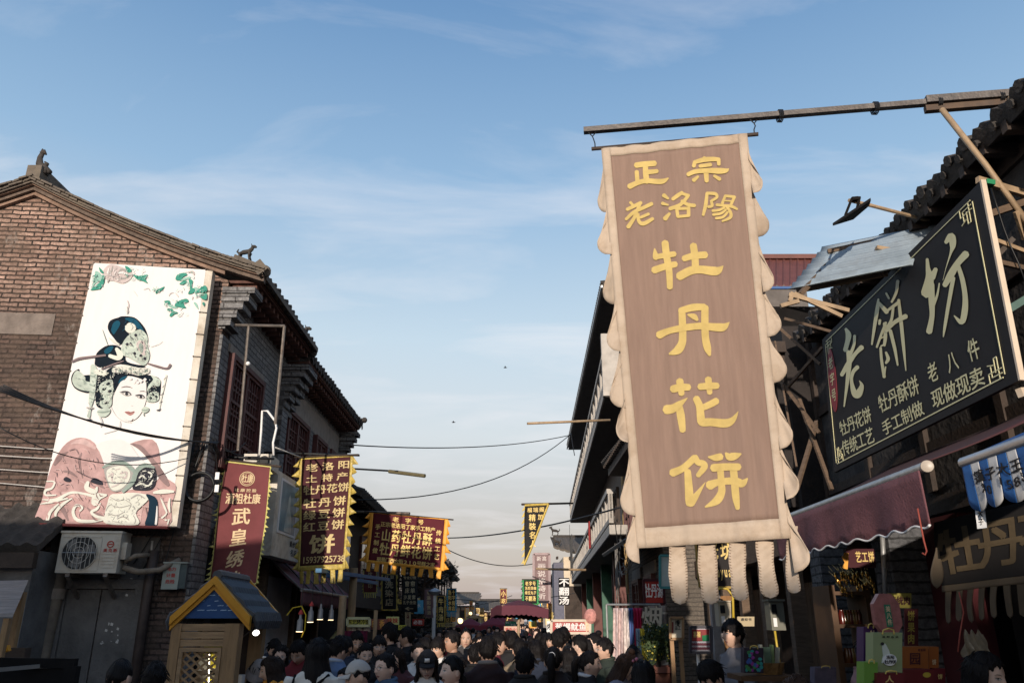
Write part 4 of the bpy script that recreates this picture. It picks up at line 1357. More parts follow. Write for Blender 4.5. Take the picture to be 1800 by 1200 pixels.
pn = Panel(LBF.p(0.3, lh * .24), LBF.p(1.9, lh * .24), LBF.p(1.9, lh * .04), LBF.p(.3, lh * .04))
put(mb, pn, '婚纱摄影', 0.4,0.0,.08,.4,(.1,0),.004)
put(mb, pn, '名品店', 0.45,0.5,.1,.45,(.12,0),.004)
mb.build('lettering', m_ink, sg)

# ---------------------------------------------------------------- wooden stall with blue gable
m_plank = mat('raw_plank', (0.33,0.205,0.105),0.75,0.28,4,0.35,30, stretch=(1,6,9), dirt=(0.15,0.10,0.06), dirt_amt=0.6)
m_log = mat('raw_post', (0.30,0.18,0.085),0.75,0.3,5,0.35,30, stretch=(7,7,1), dirt=(0.13,0.08,0.05), dirt_amt=0.6)
m_blue = mat('scuffed_blue_paint', (0.010,0.055,0.175),0.5,0.12,4, dirt=(0.03,0.08,0.17), dirt_amt=0.5)
m_ochre = mat('ochre_gloss_paint', (0.56,0.25,0.018),0.45,0.12,5)
m_slate = mat('slate_tile_sheet', (0.055,0.06,0.07),0.55,0.2,9)
SD = 7.6
sA = at(380,1010, SD); sL = at(298,1085, SD); sR = at(441,1090, SD)
stall = thing('market_stall', 'little wooden market stall with blue gable, ochre trim and dark tiled roof', 'stall', (sA.x, SD + 0.5,0))
SF = Fr((sA.x, SD, 0),(1,0.06,0),(0.06,-1,0))
def sp(px, py, off=0.0):
    q = onplane(px, py, SF.O + SF.N * off, SF.N) - SF.O
    return q.dot(SF.U), q.z
apx = sp(380,1012); le = sp(299,1086); re_ = sp(438,1092)
half = (re_[0] - le[0]) / 2
ax = (re_[0] + le[0]) / 2 + 0.02
ze = (le[1] + re_[1]) / 2
za = apx[1]
dep = 1.0
MB().plate([SF.p(ax - half * .86, ze + .015,.02), SF.p(ax + half * .86, ze + .015,.02), SF.p(ax, za - .09,.02)],-SF.N * .03).build('gable_board', m_blue, stall)
mb = MB()
rs_ = random.Random(8)
for k in range(34):
    b_ = rs_.choice([.08,.12,.16,.21,.26,.30])
    a_ = ax + rs_.uniform(-1,1) * half * .8 * (1 - b_ / (za - ze))
    l_ = rs_.uniform(.01,.06)
    mb.plate([SF.p(a_, ze + b_, .0205), SF.p(a_ + l_, ze + b_ + .004,.0205), SF.p(a_ + l_ * .9, ze + b_ + .010,.0205), SF.p(a_, ze + b_ + .006,.0205)], SF.N * .001)
mb.build('scuff', mat('pale_scuff', (0.30,0.42,0.55),0.6), stall)
for e in (-1,1):
    mb = MB()
    for w0, w1, c_ in ((0.0,0.075,0.07),(0.076,0.12,0.045)):
        mb.hexa([SF.p(ax + e * half, ze + .03 - w1,.0), SF.p(ax + e * half, ze + .03 - w1, c_), SF.p(ax, za - w1, c_), SF.p(ax, za - w1,0),
                 SF.p(ax + e * half, ze + .03 - w0,.0), SF.p(ax + e * half, ze + .03 - w0, c_), SF.p(ax, za - w0, c_), SF.p(ax, za - w0,0)])
    mb.build('barge_board', m_ochre, stall)
    mb = MB()
    tile_roof(mb, SF.p(ax + e * half * 1.02, ze + .03,0.0), SF.p(ax + e * half * 1.02, ze + .03,-dep), SF.p(ax, za, 0.0), SF.p(ax, za, -dep),0.095,0.15,0.018,0.02)
    rf = mb.build('roof_slope', m_slate, stall)
    mb = MB()
    n_ = 11
    for k in range(n_):
        q = SF.p(ax + e * half * 1.03, ze + .03,-dep * (k + .5) / n_)
        mb.tube([q + UP * .03, q - UP * .045 + SF.U * e * .03, q - UP * .11 + SF.U * e * .03],[.036,.034,.012],7)
    mb.build('tile_end', m_slate, rf)
    mb = MB()
    mb.bar(SF.p(ax + e * half, ze + .04,-dep - .02), SF.p(ax, za + .02,-dep - .02),.05,.06)
    mb.build('barge_board', m_ochre, stall)
mb = MB()
for k in range(9):
    q = SF.p(ax, za + .01,-dep * (k + .5) / 9)
    mb.tube([q + SF.N * .06, q - SF.N * .06],[.045,.055],8)
mb.build('ridge_roll', m_slate, stall)
pl, pr = sp(306,1150)[0], sp(396,1150)[0]
zb = sp(350,1100)[1]
for k in range(3):
    z0_ = ze - .03 - .066 * (k + 1)
    MB().fbox(SF, pl - .02, pr - .01, z0_ + .004, z0_ + .063,-.04,.02 + .004 * (k % 2)).build('cladding_plank', m_plank, stall)
zl = ze - .03 - .20
for a_, w_, mm in ((pl, .085, m_log),(pr + .04,.13, m_log)):
    for d_ in (0,-dep + .1):
        MB().fbox(SF, a_ - w_ / 2, a_ + w_ / 2,0, ze - .03,-w_ + d_, .03 + d_).build('post', mm, stall)
la0, la1 = pl + .05, pr - .03
mb = MB()
mb.fbox(SF, la0, la1, zl - .04, zl - .003,-.02,.035).fbox(SF, la0, la0 + .035, zl - .36, zl - .041,-.02,.035).fbox(SF, la1 - .035, la1, zl - .36, zl - .041,-.02,.035).fbox(SF, la0, la1, zl - .40, zl - .361,-.02,.04)
mb.build('lattice_frame', m_plank, stall)
mb = MB()
x0_, x1_, y0_, y1_ = la0 + .035, la1 - .035, zl - .36, zl - .04
def clipline(px_, py_, dx, dy):
    t0, t1 = -9.0,9.0
    for p_, d_, lo, hi in ((px_, dx, x0_, x1_),(py_, dy, y0_, y1_)):
        a_, b_ = (lo - p_) / d_, (hi - p_) / d_
        t0, t1 = max(t0, min(a_, b_)), min(t1, max(a_, b_))
    return (t0, t1) if t1 > t0 else None
for sgn, cc in ((-1,0.012),(1,-0.006)):
    for k in range(-6,9):
        px_, py_ = x0_ + k * .088,(y1_ if sgn < 0 else y0_)
        r_ = clipline(px_, py_, 1.0, sgn * .78)
        if r_:
            mb.bar(SF.p(px_ + r_[0], py_ + sgn * .78 * r_[0], cc), SF.p(px_ + r_[1], py_ + sgn * .78 * r_[1], cc),.018,.012, up=SF.N)
mb.build('lattice', m_plank, stall)
MB().fbox(SF, pl, pr + .1,0.0,1.2,-dep + .15,-.1).build('counter', m_dkwood, stall)
MB().fbox(SF, pl, pr + .1,0.9,1.9,-dep + .02,-dep + .06).build('back_board', m_dkwood, stall)
lamp = thing('stall_lamp', 'bright white spot lamp clipped under the dark tiled stall eave', 'lamp', at(450,1111,7.9))
lq = at(450,1111,7.9)
MB().lathe([(0.012,-.08),(.024,-.07),(.034,0.0),(.036,.004)], lq, 14,0, V3((.35,-.8,-.5))).build('shade', m_acd, lamp)
MB().lathe([(0.030,0.0045),(.024,.010),(.001,.013)], lq, 14,0, V3((.35,-.8,-.5))).build('bulb', mat('lit_bulb', (1,1,1), emit=(1,0.95,0.88), estr=4), lamp)
MB().tube([lq - V3((.35,-.8,-.5)) * .1, SF.p(pr + .05, ze - .15,-.35)],.008,6).build('arm', m_steel, lamp)
# goods in the stall, seen through the lattice
for k, (a_, b_, w_, h_, c_, col, nm, lb_) in enumerate(((.30,.42,.34,.16,-.2,(.72,.68,.62), 'carton', 'white printed carton behind the stall lattice, upper of the pile'),(.62,.46,.17,.20,-.17,(.75,.62,.04), 'carton', 'bright yellow carton behind the right of the stall lattice'),
                                              (.42,.20,.36,.15,-.22,(.6,.56,.52), 'carton', 'white carton low behind the stall lattice'),(.35,.62,.26,.14,-.25,(.35,.33,.03), 'carton', 'olive green carton at the top behind the stall lattice'),(.52,.19,.13,.12,-.15,(.8,.66,.03), 'carton', 'small yellow carton low behind the stall lattice'))):
    a_ = la0 + a_ * (la1 - la0)
    z_, h_ = zl - .46 + b_ * .6, h_ * .6
    mb = MB()
    mb.fbox(SF, a_, a_ + w_, z_, z_ + h_, c_ - .12, c_)
    bx = mb.build(nm, mat('carton_%d' % k, col, 0.5,0.08), cat='carton', label=lb_)
    mb = MB()
    pn = Panel(SF.p(a_, z_ + h_, c_), SF.p(a_ + w_, z_ + h_, c_), SF.p(a_ + w_, z_, c_), SF.p(a_, z_, c_))
    put(mb, pn, '花饼', 0.2,0.25,.28,.5,(.32,0),.002)
    mb.build('lettering', m_ink, bx)
mb = MB()
led0, led1 = SF.p(la0 + .62 * (la1 - la0), zl - .06,-.10), SF.p(la0 + .70 * (la1 - la0), zl - .36,-.10)
for k in range(28):
    q = led0.lerp(led1, k / 27)
    mb.ball(q, .0055, n=6, k=4)
mb.build('light_strip', mat('lit_strip', (1,.95,.8), emit=(1,.9,.65), estr=6), cat='light strip', label='lit string of tiny warm bulbs hanging behind the stall lattice')

# ---------------------------------------------------------------- far left: low tiled shed and the awning stall in front of it
shed = thing('tiled_shed', 'low dark shed with curved clay tiles at the left edge below the poster', 'shed', (-7.2,9.6,0))
mb = MB()
E0, E1 = at(-60,966,9.1), at(66,958,9.1)
E1.z = E0.z = at(30,962,9.1).z
tile_roof(mb, E0 - V3((.5,0,0)), E1, E0 + V3((-.5,.75,.55)), E1 + V3((0,.75,.55)),0.2,0.17,0.04,0.06)
mb.build('roof', m_tiled, shed, smooth=45)
MB().box(E0.x - .5, E1.x - .06,9.2,9.72,0, E0.z - .02).build('wall', m_concd, shed)
MB().box(E0.x - .5, E1.x - .02,9.1,9.19, E0.z - .22, E0.z - .05).build('eave_board', m_dkwood, shed)
sw = thing('street_stall', 'stall with pale plank awning and yellow posts at the far left edge', 'stall', (at(10,1100,7.6).x, 7.6,0))
q0, q1, q2, q3 = at(-40,1026,8.2), at(48,1024,8.2), at(22,1084,7.4), at(-60,1084,7.4)
mb = MB()
for k in range(5):
    t0, t1 = k / 5 + .004,(k + 1) / 5 - .004
    mb.plate([q0.lerp(q3, t0), q1.lerp(q2, t0), q1.lerp(q2, t1), q0.lerp(q3, t1)], V3((0,.01,.03)))
mb.build('awning', mat('silvered_plank', (0.24,0.205,0.185),0.8,0.25,5,0.3,30, stretch=(1,5,5)), sw)
a_ = at(40,1040,8.15)
MB().bar((a_.x, a_.y, 0), a_, .06,.06).build('post', m_log, sw)
a_ = at(14,1086,7.45)
MB().bar((a_.x, a_.y, 0), a_, .05,.05).build('post', m_log, sw)
MB().bar(at(-20,1152,7.5), at(16,1138,7.5),.05,.05).build('rail', m_ochre, sw)
MB().box(q3.x, a_.x - .05,7.9,8.0,.3,1.6).build('back_panel', m_dkwood, sw)
# black board of a stall at the bottom left corner
bb_ = thing('black_stall_board', 'black railed stall board across the bottom left corner', 'stall board', at(50,1190,4.7))
MB().bar(at(-20,1163,4.75), at(134,1165,4.75),.04,.05).build('top_rail', m_black, bb_)
MB().bar(at(-20,1178,4.6), at(70,1170,4.72),.02,.02).build('front_rail', mat('grey_edge', (0.12,.12,.12),0.4), bb_)
a_ = at(128,1170,4.75)
MB().bar((a_.x, a_.y, 0), a_, .07,.05).build('post', m_black, bb_)
mb = MB()
mb.box(at(-20,1180,4.7).x, a_.x - .04,4.74,4.76,.5, at(50,1174,4.74).z)
mb.build('panel', m_black, bb_)

# ---------------------------------------------------------------- shop fronts under the second house: maroon awning, hanging lamps
aw_ = thing('shop_awning', 'dusty maroon canvas awning with scalloped edge on the left shops, behind the gold banner', 'awning', at(560,1030,13))
w0, w1 = atX(468,975,-3.9), V3((-3.9,18.0,0)); w1.z = w0.z
f0_, f1_ = at(530,1036,12.3), at(619,1046,16.0)
f1_.z = f0_.z - 0.02
MB().sheet(lambda u, v, o: (w0.lerp(V3((-3.98,17.5, w0.z)), u)).lerp(f0_.lerp(f1_, u), v) + UP * (o - .04 * math.sin(v * 3.14)),16,6,.012).build('canopy', m_pink, aw_, smooth=True)
def val(u, v, o):
    return f0_.lerp(f1_, u) + V3((.0 + o, 0,-(.20 + .03 * abs(math.sin(u * 60))) * v))
MB().sheet(val, 120,3,.008).build('valance', m_pink, aw_, smooth=True)
MB().tube([f0_, f1_],.025,8).build('front_bar', m_galv, aw_)
mb = MB()
for k in range(6):
    a_, b_ = w0.lerp(w1, k / 6), f0_.lerp(f1_, k / 6)
    mb.tube([a_, b_],.014,6)
mb.build('arm', m_steel, aw_)
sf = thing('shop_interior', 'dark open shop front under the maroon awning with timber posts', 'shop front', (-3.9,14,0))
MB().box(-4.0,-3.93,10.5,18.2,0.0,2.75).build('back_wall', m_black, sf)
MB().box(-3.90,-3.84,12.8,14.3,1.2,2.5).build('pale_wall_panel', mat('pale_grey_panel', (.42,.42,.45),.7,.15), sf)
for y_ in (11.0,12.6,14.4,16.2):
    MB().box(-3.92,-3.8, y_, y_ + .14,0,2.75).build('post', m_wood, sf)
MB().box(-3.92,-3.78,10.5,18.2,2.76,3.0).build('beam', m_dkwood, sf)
q0, q1 = at(606,1108,11.9), at(646,1120,11.9)
cc = thing('counter_cloth', 'maroon cloth draped over a snack counter below the lime sign', 'cloth', ((q0.x + q1.x) / 2,11.9,0))
MB().sheet(lambda u, v, o: V3((q0.x + (q1.x - q0.x) * u, 11.9 + o + .02 * math.sin(u * 30), q0.z * (1 - v))),20,4,.02).build('cloth', mat('maroon_cloth', (.12,.012,.04),.9,.15,6), cc)
MB().box(q0.x + .02, q1.x - .02,11.95,12.5,0, q0.z - .01).build('counter', m_dkwood, cc)
for k, (px, py, D, rb) in enumerate(((527,1100,9.6,1),(546,1084,10.2,1),(563,1080,11.0,0),(582,1081,11.4,0))):
    q = at(px, py, D)
    L_ = thing('hanging_lamp', ['milky bell lamp with red bow and yellow ribbon, first of the row by the stall', 'bell lamp with a small red cap, second of the row by the stall', 'grey bell lamp hanging beside the timber post, third of the row by the stall', 'grey bell lamp before the pale wall, last of the row by the stall'][k], 'lamp', q, 'bell lamps under the maroon awning')
    MB().lathe([(.008,.14),(.015,.13),(.017,.085),(.034,.065),(.036,-.04),(.044,-.055)], q, 14).build('shade', mat('lamp_tin', (.26,.23,.21),.45,.2,20, metal=.4), L_, smooth=40)
    MB().lathe([(.038,-.0555),(.036,-.061)], q, 14).build('bulb', mat('warm_bulb', (1,.8,.5), emit=(1,.72,.4), estr=3.0), L_)
    MB().tube([q + UP * .14, q + UP * .5],.005,5).build('cord', m_cable, L_)
    if rb:
        MB().lathe([(.03,0),(.025,.02),(.010,.05)], q + UP * .13,10).build('red_cap', m_redp, L_)
    if k == 0:
        MB().tube([q + UP * .22, q + V3((-.1,0,.2)), q + V3((-.16,0,.12))],.006,5).tube([q + UP * .22, q + V3((.06,0,.12)), q + V3((.06,0,-.04)), q + V3((.03,0,-.12))],.007,5).build('ribbon', mat('yellow_ribbon', (.6,.42,.02)), L_)
# ---------------------------------------------------------------- right side: the great banner
def proj(P):
    d = P - CAM
    z = d.y * _c + d.z * _s
    y = -d.y * _s + d.z * _c
    return 900 + FPX * d.x / z, 600 - FPX * y / z
def inv(pan, px, py, g=(0.5,0.5)):
    u, v = g
    for _ in range(14):
        a = proj(pan.p(u, v)); b = proj(pan.p(u + 1e-3, v)); c = proj(pan.p(u, v + 1e-3))
        J = np.array([[(b[0] - a[0]) / 1e-3,(c[0] - a[0]) / 1e-3],[(b[1] - a[1]) / 1e-3,(c[1] - a[1]) / 1e-3]])
        du = np.linalg.solve(J, np.array([px - a[0], py - a[1]]))
        u += float(np.clip(du[0],-.3,.3)); v += float(np.clip(du[1],-.3,.3))
    return u, v
_bc = [0]
def brush(mb, pan, o, sc, pts, off=0.0075, m=0):
    """one written stroke, traced in an enlargement of the photograph (origin o, scale sc), laid on the cloth"""
    _bc[0] += 1
    off += 0.00025 * (_bc[0] % 12)
    out, fs = stroke2d([(x, y, w) for x, y, w in pts],6, True)
    cl = []
    g = (0.5,0.5)
    for x, y in out:
        g = inv(pan, o[0] + x / sc, o[1] + y / sc, g)
        cl.append(g)
    mb.add([pan.p(a, b, off) for a, b in cl], fs, m)
bigwave = lambda u, v: 0.012 * math.sin(u * 15 + v * 2) * (0.2 + 0.8 * v) + 0.02 * math.sin(v * 4.4 + u * 1.5) + 0.0055 * math.sin(u * 34 + 2 * v) + .003 * math.sin(u * 61 - 3 * v + 1) * (.4 + v) + .003 * math.sin(v * 40 + u * 25) * max(0, v - .75) * 4
panG = Panel(at(1057,262,5.45), at(1313,238,5.2), at(1391,945,5.2), at(1120,963,5.45), bigwave)
m_bigcloth = mat('sun_bleached_brown_cloth', (0.25,0.168,0.13),0.95,0.10,5,0.15,40, stretch=(6,6,.5), dirt=(0.19,0.125,0.10), dirt_amt=0.55, dscale=1.1, spec=.1)
m_bigbord = mat('cream_calico', (0.46,0.365,0.28),0.95,0.10,4,0.12,120, dirt=(0.30,0.21,0.14), dirt_amt=0.6, dscale=6, spec=.1)
m_bigink = mat('yellow_applique', (0.52,0.38,0.14),0.95,0.13,9,0.2,30, spec=.1)
def big_text(mb, pan):
    A = ((1090,270),8.18)
    for st in ([(235,175,80),(350,160,80),(495,150,80)],[(240,270,60),(250,400,60)],[(365,190,75),(370,300,80),(385,410,80)],[(370,275,70),(460,270,65),(530,262,60)],[(140,480,80),(250,430,70),(380,400,70),(520,410,75),(620,405,70),(690,365,24)],
               [(1210,70,50),(1215,110,50)],[(1060,190,55),(1075,130,55)],[(1070,135,55),(1200,100,70),(1330,90,65),(1420,95,55)],[(1415,95,55),(1420,165,50)],[(1150,190,52),(1300,170,55)],[(980,310,60),(1080,270,65),(1250,255,70),(1420,260,85),(1520,255,65),(1560,230,16)],[(1235,270,75),(1245,400,60)],[(1120,340,36),(1060,390,60)],[(1355,330,40),(1430,375,55)],
               [(150,710,40),(185,750,40)],[(105,810,50),(200,765,52),(300,715,50)],[(290,720,50),(245,830,45)],[(90,950,45),(200,850,52),(330,790,52),(455,730,55)],[(235,830,50),(205,930,50),(120,1060,62)],[(255,880,50),(275,985,50),(340,1015,60),(470,945,48)],[(300,925,42),(410,878,44)],
               [(630,610,60),(690,655,36)],[(610,725,50),(690,748,26)],[(710,870,40),(650,940,70)],[(890,570,50),(830,610,58),(760,660,52)],[(885,580,42),(985,612,46)],[(975,620,48),(870,740,52),(720,800,56)],[(890,690,45),(970,740,52),(1070,755,52)],[(815,800,48),(830,910,48)],[(820,800,42),(980,795,44)],[(985,790,50),(985,900,52)],[(830,915,42),(990,900,42)],
               [(1250,580,44),(1230,750,52),(1195,890,40)],[(1250,580,44),(1370,590,48),(1390,640,40),(1320,685,38)],[(1310,690,38),(1322,760,44),(1270,775,40)],[(1510,620,38),(1470,720,42)],[(1510,615,38),(1640,630,42)],[(1645,630,42),(1590,750,40)],[(1500,685,22),(1610,692,22)],[(1390,745,42),(1500,755,40),(1600,768,44),(1680,805,34)],[(1500,785,34),(1420,820,38),(1330,830,38)],[(1520,815,34),(1450,868,38),(1340,885,42)],[(1545,850,34),(1480,920,38),(1380,938,38)],[(1540,780,40),(1590,860,44),(1580,930,46),(1470,980,28)]):
        brush(mb, pan, *A, st)
    A = ((1130,415),11.25)
    for st in ([(235,265,30),(250,380,105),(260,440,110)],[(290,415,105),(480,385,110),(620,365,110)],[(440,150,140),(470,400,140),(520,700,130),(535,1020,115)],[(230,680,140),(430,610,130),(640,565,120)],[(1000,200,140),(1030,420,140),(1040,640,140)],[(820,450,120),(1000,400,130),(1230,380,140)],[(730,800,165),(950,690,165),(1150,670,155),(1400,700,175),(1500,680,140),(1585,600,20)]):
        brush(mb, pan, *A, st)
    A = ((1140,525),10.9)
    for st in ([(620,235,120),(850,175,140),(1060,165,125)],[(640,240,130),(650,480,140),(655,700,140),(640,860,150),(560,990,160),(410,1060,50)],[(1080,180,140),(1080,500,140),(1090,750,140),(1130,950,140),(1170,1080,60)],[(210,700,150),(400,620,120),(700,560,130),(1000,530,130),(1250,550,150),(1430,550,150),(1545,460,16)],[(760,315,40),(870,350,110),(930,410,60)]):
        brush(mb, pan, *A, st)
    A = ((1150,650),10.0)
    for st in ([(335,340,135),(470,310,130),(600,310,118)],[(450,205,130),(480,420,105)],[(810,300,118),(1000,285,120),(1100,285,112)],[(950,170,120),(975,400,95)],[(220,700,165),(330,680,150),(450,600,110),(580,500,14)],[(440,650,120),(470,820,140),(500,1060,108)],[(740,510,120),(800,650,130),(820,850,140),(850,920,145),(1000,920,140),(1250,940,150),(1380,880,105),(1475,735,10)],[(870,660,110),(1000,600,120),(1090,550,118)]):
        brush(mb, pan, *A, st)
    A = ((1160,780),9.23)
    for st in ([(210,470,130),(380,390,110),(560,230,110)],[(570,220,100),(620,300,100),(700,320,105),(720,380,105),(620,510,76)],[(450,450,108),(465,650,125),(480,880,140),(490,960,140)],[(500,955,138),(580,850,100),(735,625,8)],[(790,215,30),(900,225,108),(980,210,115)],[(1070,155,40),(1130,210,125),(1230,195,110),(1310,165,30)],[(870,390,130),(1050,375,120),(1270,375,118)],[(810,670,150),(950,620,110),(1200,600,120),(1330,640,128),(1415,565,30)],[(980,420,108),(995,620,108),(1000,780,120),(920,920,130),(740,1020,30)],[(1190,400,120),(1210,600,120),(1230,850,120),(1260,1040,72)]):
        brush(mb, pan, *A, st)
bigR = banner('great_banner', 'huge faded brown banner with yellow characters and cream scalloped edge hanging from the overhead beam', panG, m_bigcloth, m_bigbord, m_bigink, [], bw=0.062, teeth=(8,0.10), tails=None, bt=0.026, bb=0.042,
              round_teeth=True, extra=big_text, nu=70, nv=70, ends=(at(1040,262,5.47), at(1333,236,5.18)))
# bottom tails, traced: centre top, centre bottom, width
for k, (xt, yt, xb, yb, wd, cu) in enumerate(((1190,962,1196,1062,29,.02),(1242,960,1250,1062,30,-.02),(1297,955,1302,1056,27,.035),(1343,950,1354,1051,28,-.02),(1394,938,1396,1042,15,.05))):
    D_ = 5.43 - .05 * k
    tp, bp_ = at(xt, yt - 14, D_), at(xb, yb, D_ - .02)
    hw = wd / 1375 * D_ * 1.04 / 2
    dl = (tp - bp_).length
    def fn(u, v, o):
        cap = max(0.0, v - (1 - hw / dl)) / (hw / dl)
        w_ = hw * math.sqrt(max(0.0,1 - min(1, cap) ** 2)) * (1 - .08 * math.sin(v * 9 + k))
        q = tp.lerp(bp_, v) + V3((w_ * (2 * u - 1),0,0))
        return q + V3((0,-1,0)) * (o + .005 * math.sin(v * 31 + 2 * k + u * 4) * math.sin(v * 13 + u * 5 + k) + cu * math.sin(v * 3.3) * (1 if k % 2 else -1) + (hw * 1.3 * (2 * u - 1) * v if k == 4 else .004 * math.cos(u * 6 + v * 3 + k)))
    tl_ = MB().sheet(fn, 10,30,.004).build('tail', m_bigbord, bigR, smooth=True)
    mb = MB()
    for j in range(20):
        for u_ in (0.0,1.0):
            v_ = .08 + .86 * j / 19
            a_ = fn(u_, v_, .004); b_ = fn(abs(u_ - .13), v_ + .012,.004)
            mb.tube([a_, b_],.0018,4)
    mb.build('stitch', mat('dark_thread', (.16,.10,.07),.9), tl_)
# overhead pole, hooks and strut
m_pole = mat('weathered_channel', (0.115,0.10,0.09),0.55,0.35,9,0.3,40, metal=0.35, dirt=(0.06,0.04,0.03), dirt_amt=0.7)
m_bamboo = mat('old_bamboo', (0.36,0.25,0.15),0.6,0.25,8,0.2,30, dirt=(0.12,0.08,0.05), dirt_amt=0.6)
pA, pB = at(1026,230,5.55), at(1690,176,5.15)
pD = pB + (pB - pA) * 0.42
opole = thing('overhead_pole', 'long dark metal beam reaching over the street from the right roof, carrying the great banner', 'pole', pB)
MB().bar(pA, pB + (pB - pA).normalized() * .05,.05,.045).build('beam', m_pole, opole)
MB().bar(pB - (pB - pA).normalized() * .27 + V3((0,-.003,.01)), pD, .085,.062).build('outer_beam', m_pole, opole)
MB().bar(pB - (pB - pA).normalized() * .28 - UP * .06, pD - UP * .06,.05,.05).build('lower_beam', mat('rust_bar', (0.075,.05,.035),.7,.4,8, dirt=(0.2,.10,.04), dirt_amt=.5), opole)
for px in (1378,1542,1648,1750):
    t = (px - 1026) / (1690 - 1026)
    q = pA + (pB - pA) * t
    mb = MB()
    for k in range(3):
        mb.tube([q + V3((.012 * k, .05 * math.cos(i * .6283),.05 * math.sin(i * .6283) - .01)) for i in range(11)],.005,5)
    mb.build('wire_lashing', m_cable, opole)
for k, (px, py, px2, py2) in enumerate(((1041,236,1046,258),(1325,213,1326,234))):
    a_, b_ = at(px, py, 5.53 if k == 0 else 5.36), at(px2, py2,5.45 if k == 0 else 5.2)
    hk = MB()
    hk.tube([a_ + V3((-.03,0,.02)), a_ + V3((-.01,0,-.01)), a_ + V3((.0,0,-.02)), a_ + V3((.012,0,-.01)), a_ + V3((.03,0,.02))],.005,5)
    hk.tube([a_ - UP * .02, a_ - UP * .045 + V3((.008,0,0)), b_ + UP * .03, b_],.005,5)
    hk.build('hook', m_cable, opole)
st_ = at(1655,192,5.12)
sb = at(1812,400,5.0)
cable('bamboo_strut', 'pale bamboo strut bracing the overhead beam down to the roof', [[st_, st_.lerp(sb, .5) + V3((.01,0,.01)), sb]],.022, m_bamboo, 'strut')
cable('short_strut', 'short dark strut at the top right corner holding the overhead beam', [[at(1776,174,5.05), at(1815,215,4.8)]],.03, m_bamboo, 'strut')

# ---------------------------------------------------------------- right: cake shop building
XR = 3.62
shop = thing('cake_shop_building', 'dark low shop building with ragged tiled eave behind the black sign', 'shop building', (XR, 6.5,0))
RF = Fr((XR - .1,3.0,0),(.03,1,0),(-1,.03,0))
m_stone = mat('dark_stone', (0.042,0.037,0.035),0.9,0.4,5,0.8,14, dirt=(0.10,0.088,.078), dirt_amt=.6)
MB().fbox(RF, -1.0,6.9,2.9,5.6,-3.5,-.25).build('upper_wall', m_stone, shop)
mb = MB()
for k in range(7):                                      # dark timber frame of the upper wall
    mb.fbox(RF, -1.0 + k * 1.3,-0.9 + k * 1.3,2.95,5.5,-.249,-.20)
for z_ in (3.3,4.3,5.1):
    mb.fbox(RF, -1.0,6.9, z_, z_ + .1,-.249,-.215)
mb.build('timber_frame', m_dkwood, shop)
e0, e1 = atX(1840,150, XR - .05), atX(1590,392, XR + .02)
ez = (e0.z + e1.z) / 2
er = Fr((XR - .08,3.2,0),(.03,1,0),(-1,.03,0))
mb = MB()
tile_roof(mb, (XR - .14,3.2, ez),(XR + .05,9.6, ez),(XR + 2.4,3.2, ez + 1.3),(XR + 2.6,9.6, ez + 1.3),0.24,.25,.07,.08)
sr = mb.build('roof', m_tiled, shop, smooth=50)
rk = random.Random(4)
mb = MB()
a_ = 0.1
while a_ < 6.2:
    j = rk.uniform(-.02,.03)
    mb.tube([er.p(a_, ez + .12 + j, -.2), er.p(a_, ez + .05 + j, .08 + j)], rk.uniform(.045,.06),8)
    mb.tube([er.p(a_ + .12, ez + .05 + j, -.1), er.p(a_ + .12, ez - .01 + j, .09)],.035,8)
    a_ += 0.24
mb.build('eave_tile_edge', m_tiled, sr)
mb = MB()
a_ = .05
while a_ < 6.2:
    mb.fbox(er, a_, a_ + .07, ez - .12, ez - .03,-.6,.05)
    a_ += .3
mb.build('rafter_row', m_dkwood, shop)
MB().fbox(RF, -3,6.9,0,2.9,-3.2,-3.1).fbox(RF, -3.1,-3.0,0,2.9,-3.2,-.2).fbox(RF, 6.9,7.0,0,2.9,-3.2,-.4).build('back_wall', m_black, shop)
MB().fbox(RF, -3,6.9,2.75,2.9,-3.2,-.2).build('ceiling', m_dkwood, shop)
m_pillar = brick('pillar_grey_brick', 'yz', (0.14,0.14,0.145),(0.11,0.11,0.115),(0.05,.05,.05), bw=.26, bh=.085, ms=.01)
def pillar(px, py, X, w, mt, h=2.9, d=.3, nm='brick_pillar'):
    q = atX(px, py, X)
    return MB().box(X, X + d, q.y - w / 2, q.y + w / 2,0, h).build(nm, mt, shop)
pillar(1553,1000,3.02,.32, m_pillar)
pillar(1440,1050,3.2,.30, m_pillar)
cable('down_pipe', 'straight grey metal pipe in front of the brick pillar under the maroon awning', [[atX(1551,940,2.98), atX(1558,1075,2.98)]],.02, m_galv, 'pipe')
MB().box(3.3,3.42,5.9,6.5,0,2.6).build('red_side_panel', mat('deep_red_cloth', (.055,.006,.008),.9,.2,4), shop)
q = atX(1480,1050,3.55)
MB().box(3.34,3.40,4.3,5.55,0,2.7).build('dark_screen', m_black, shop)

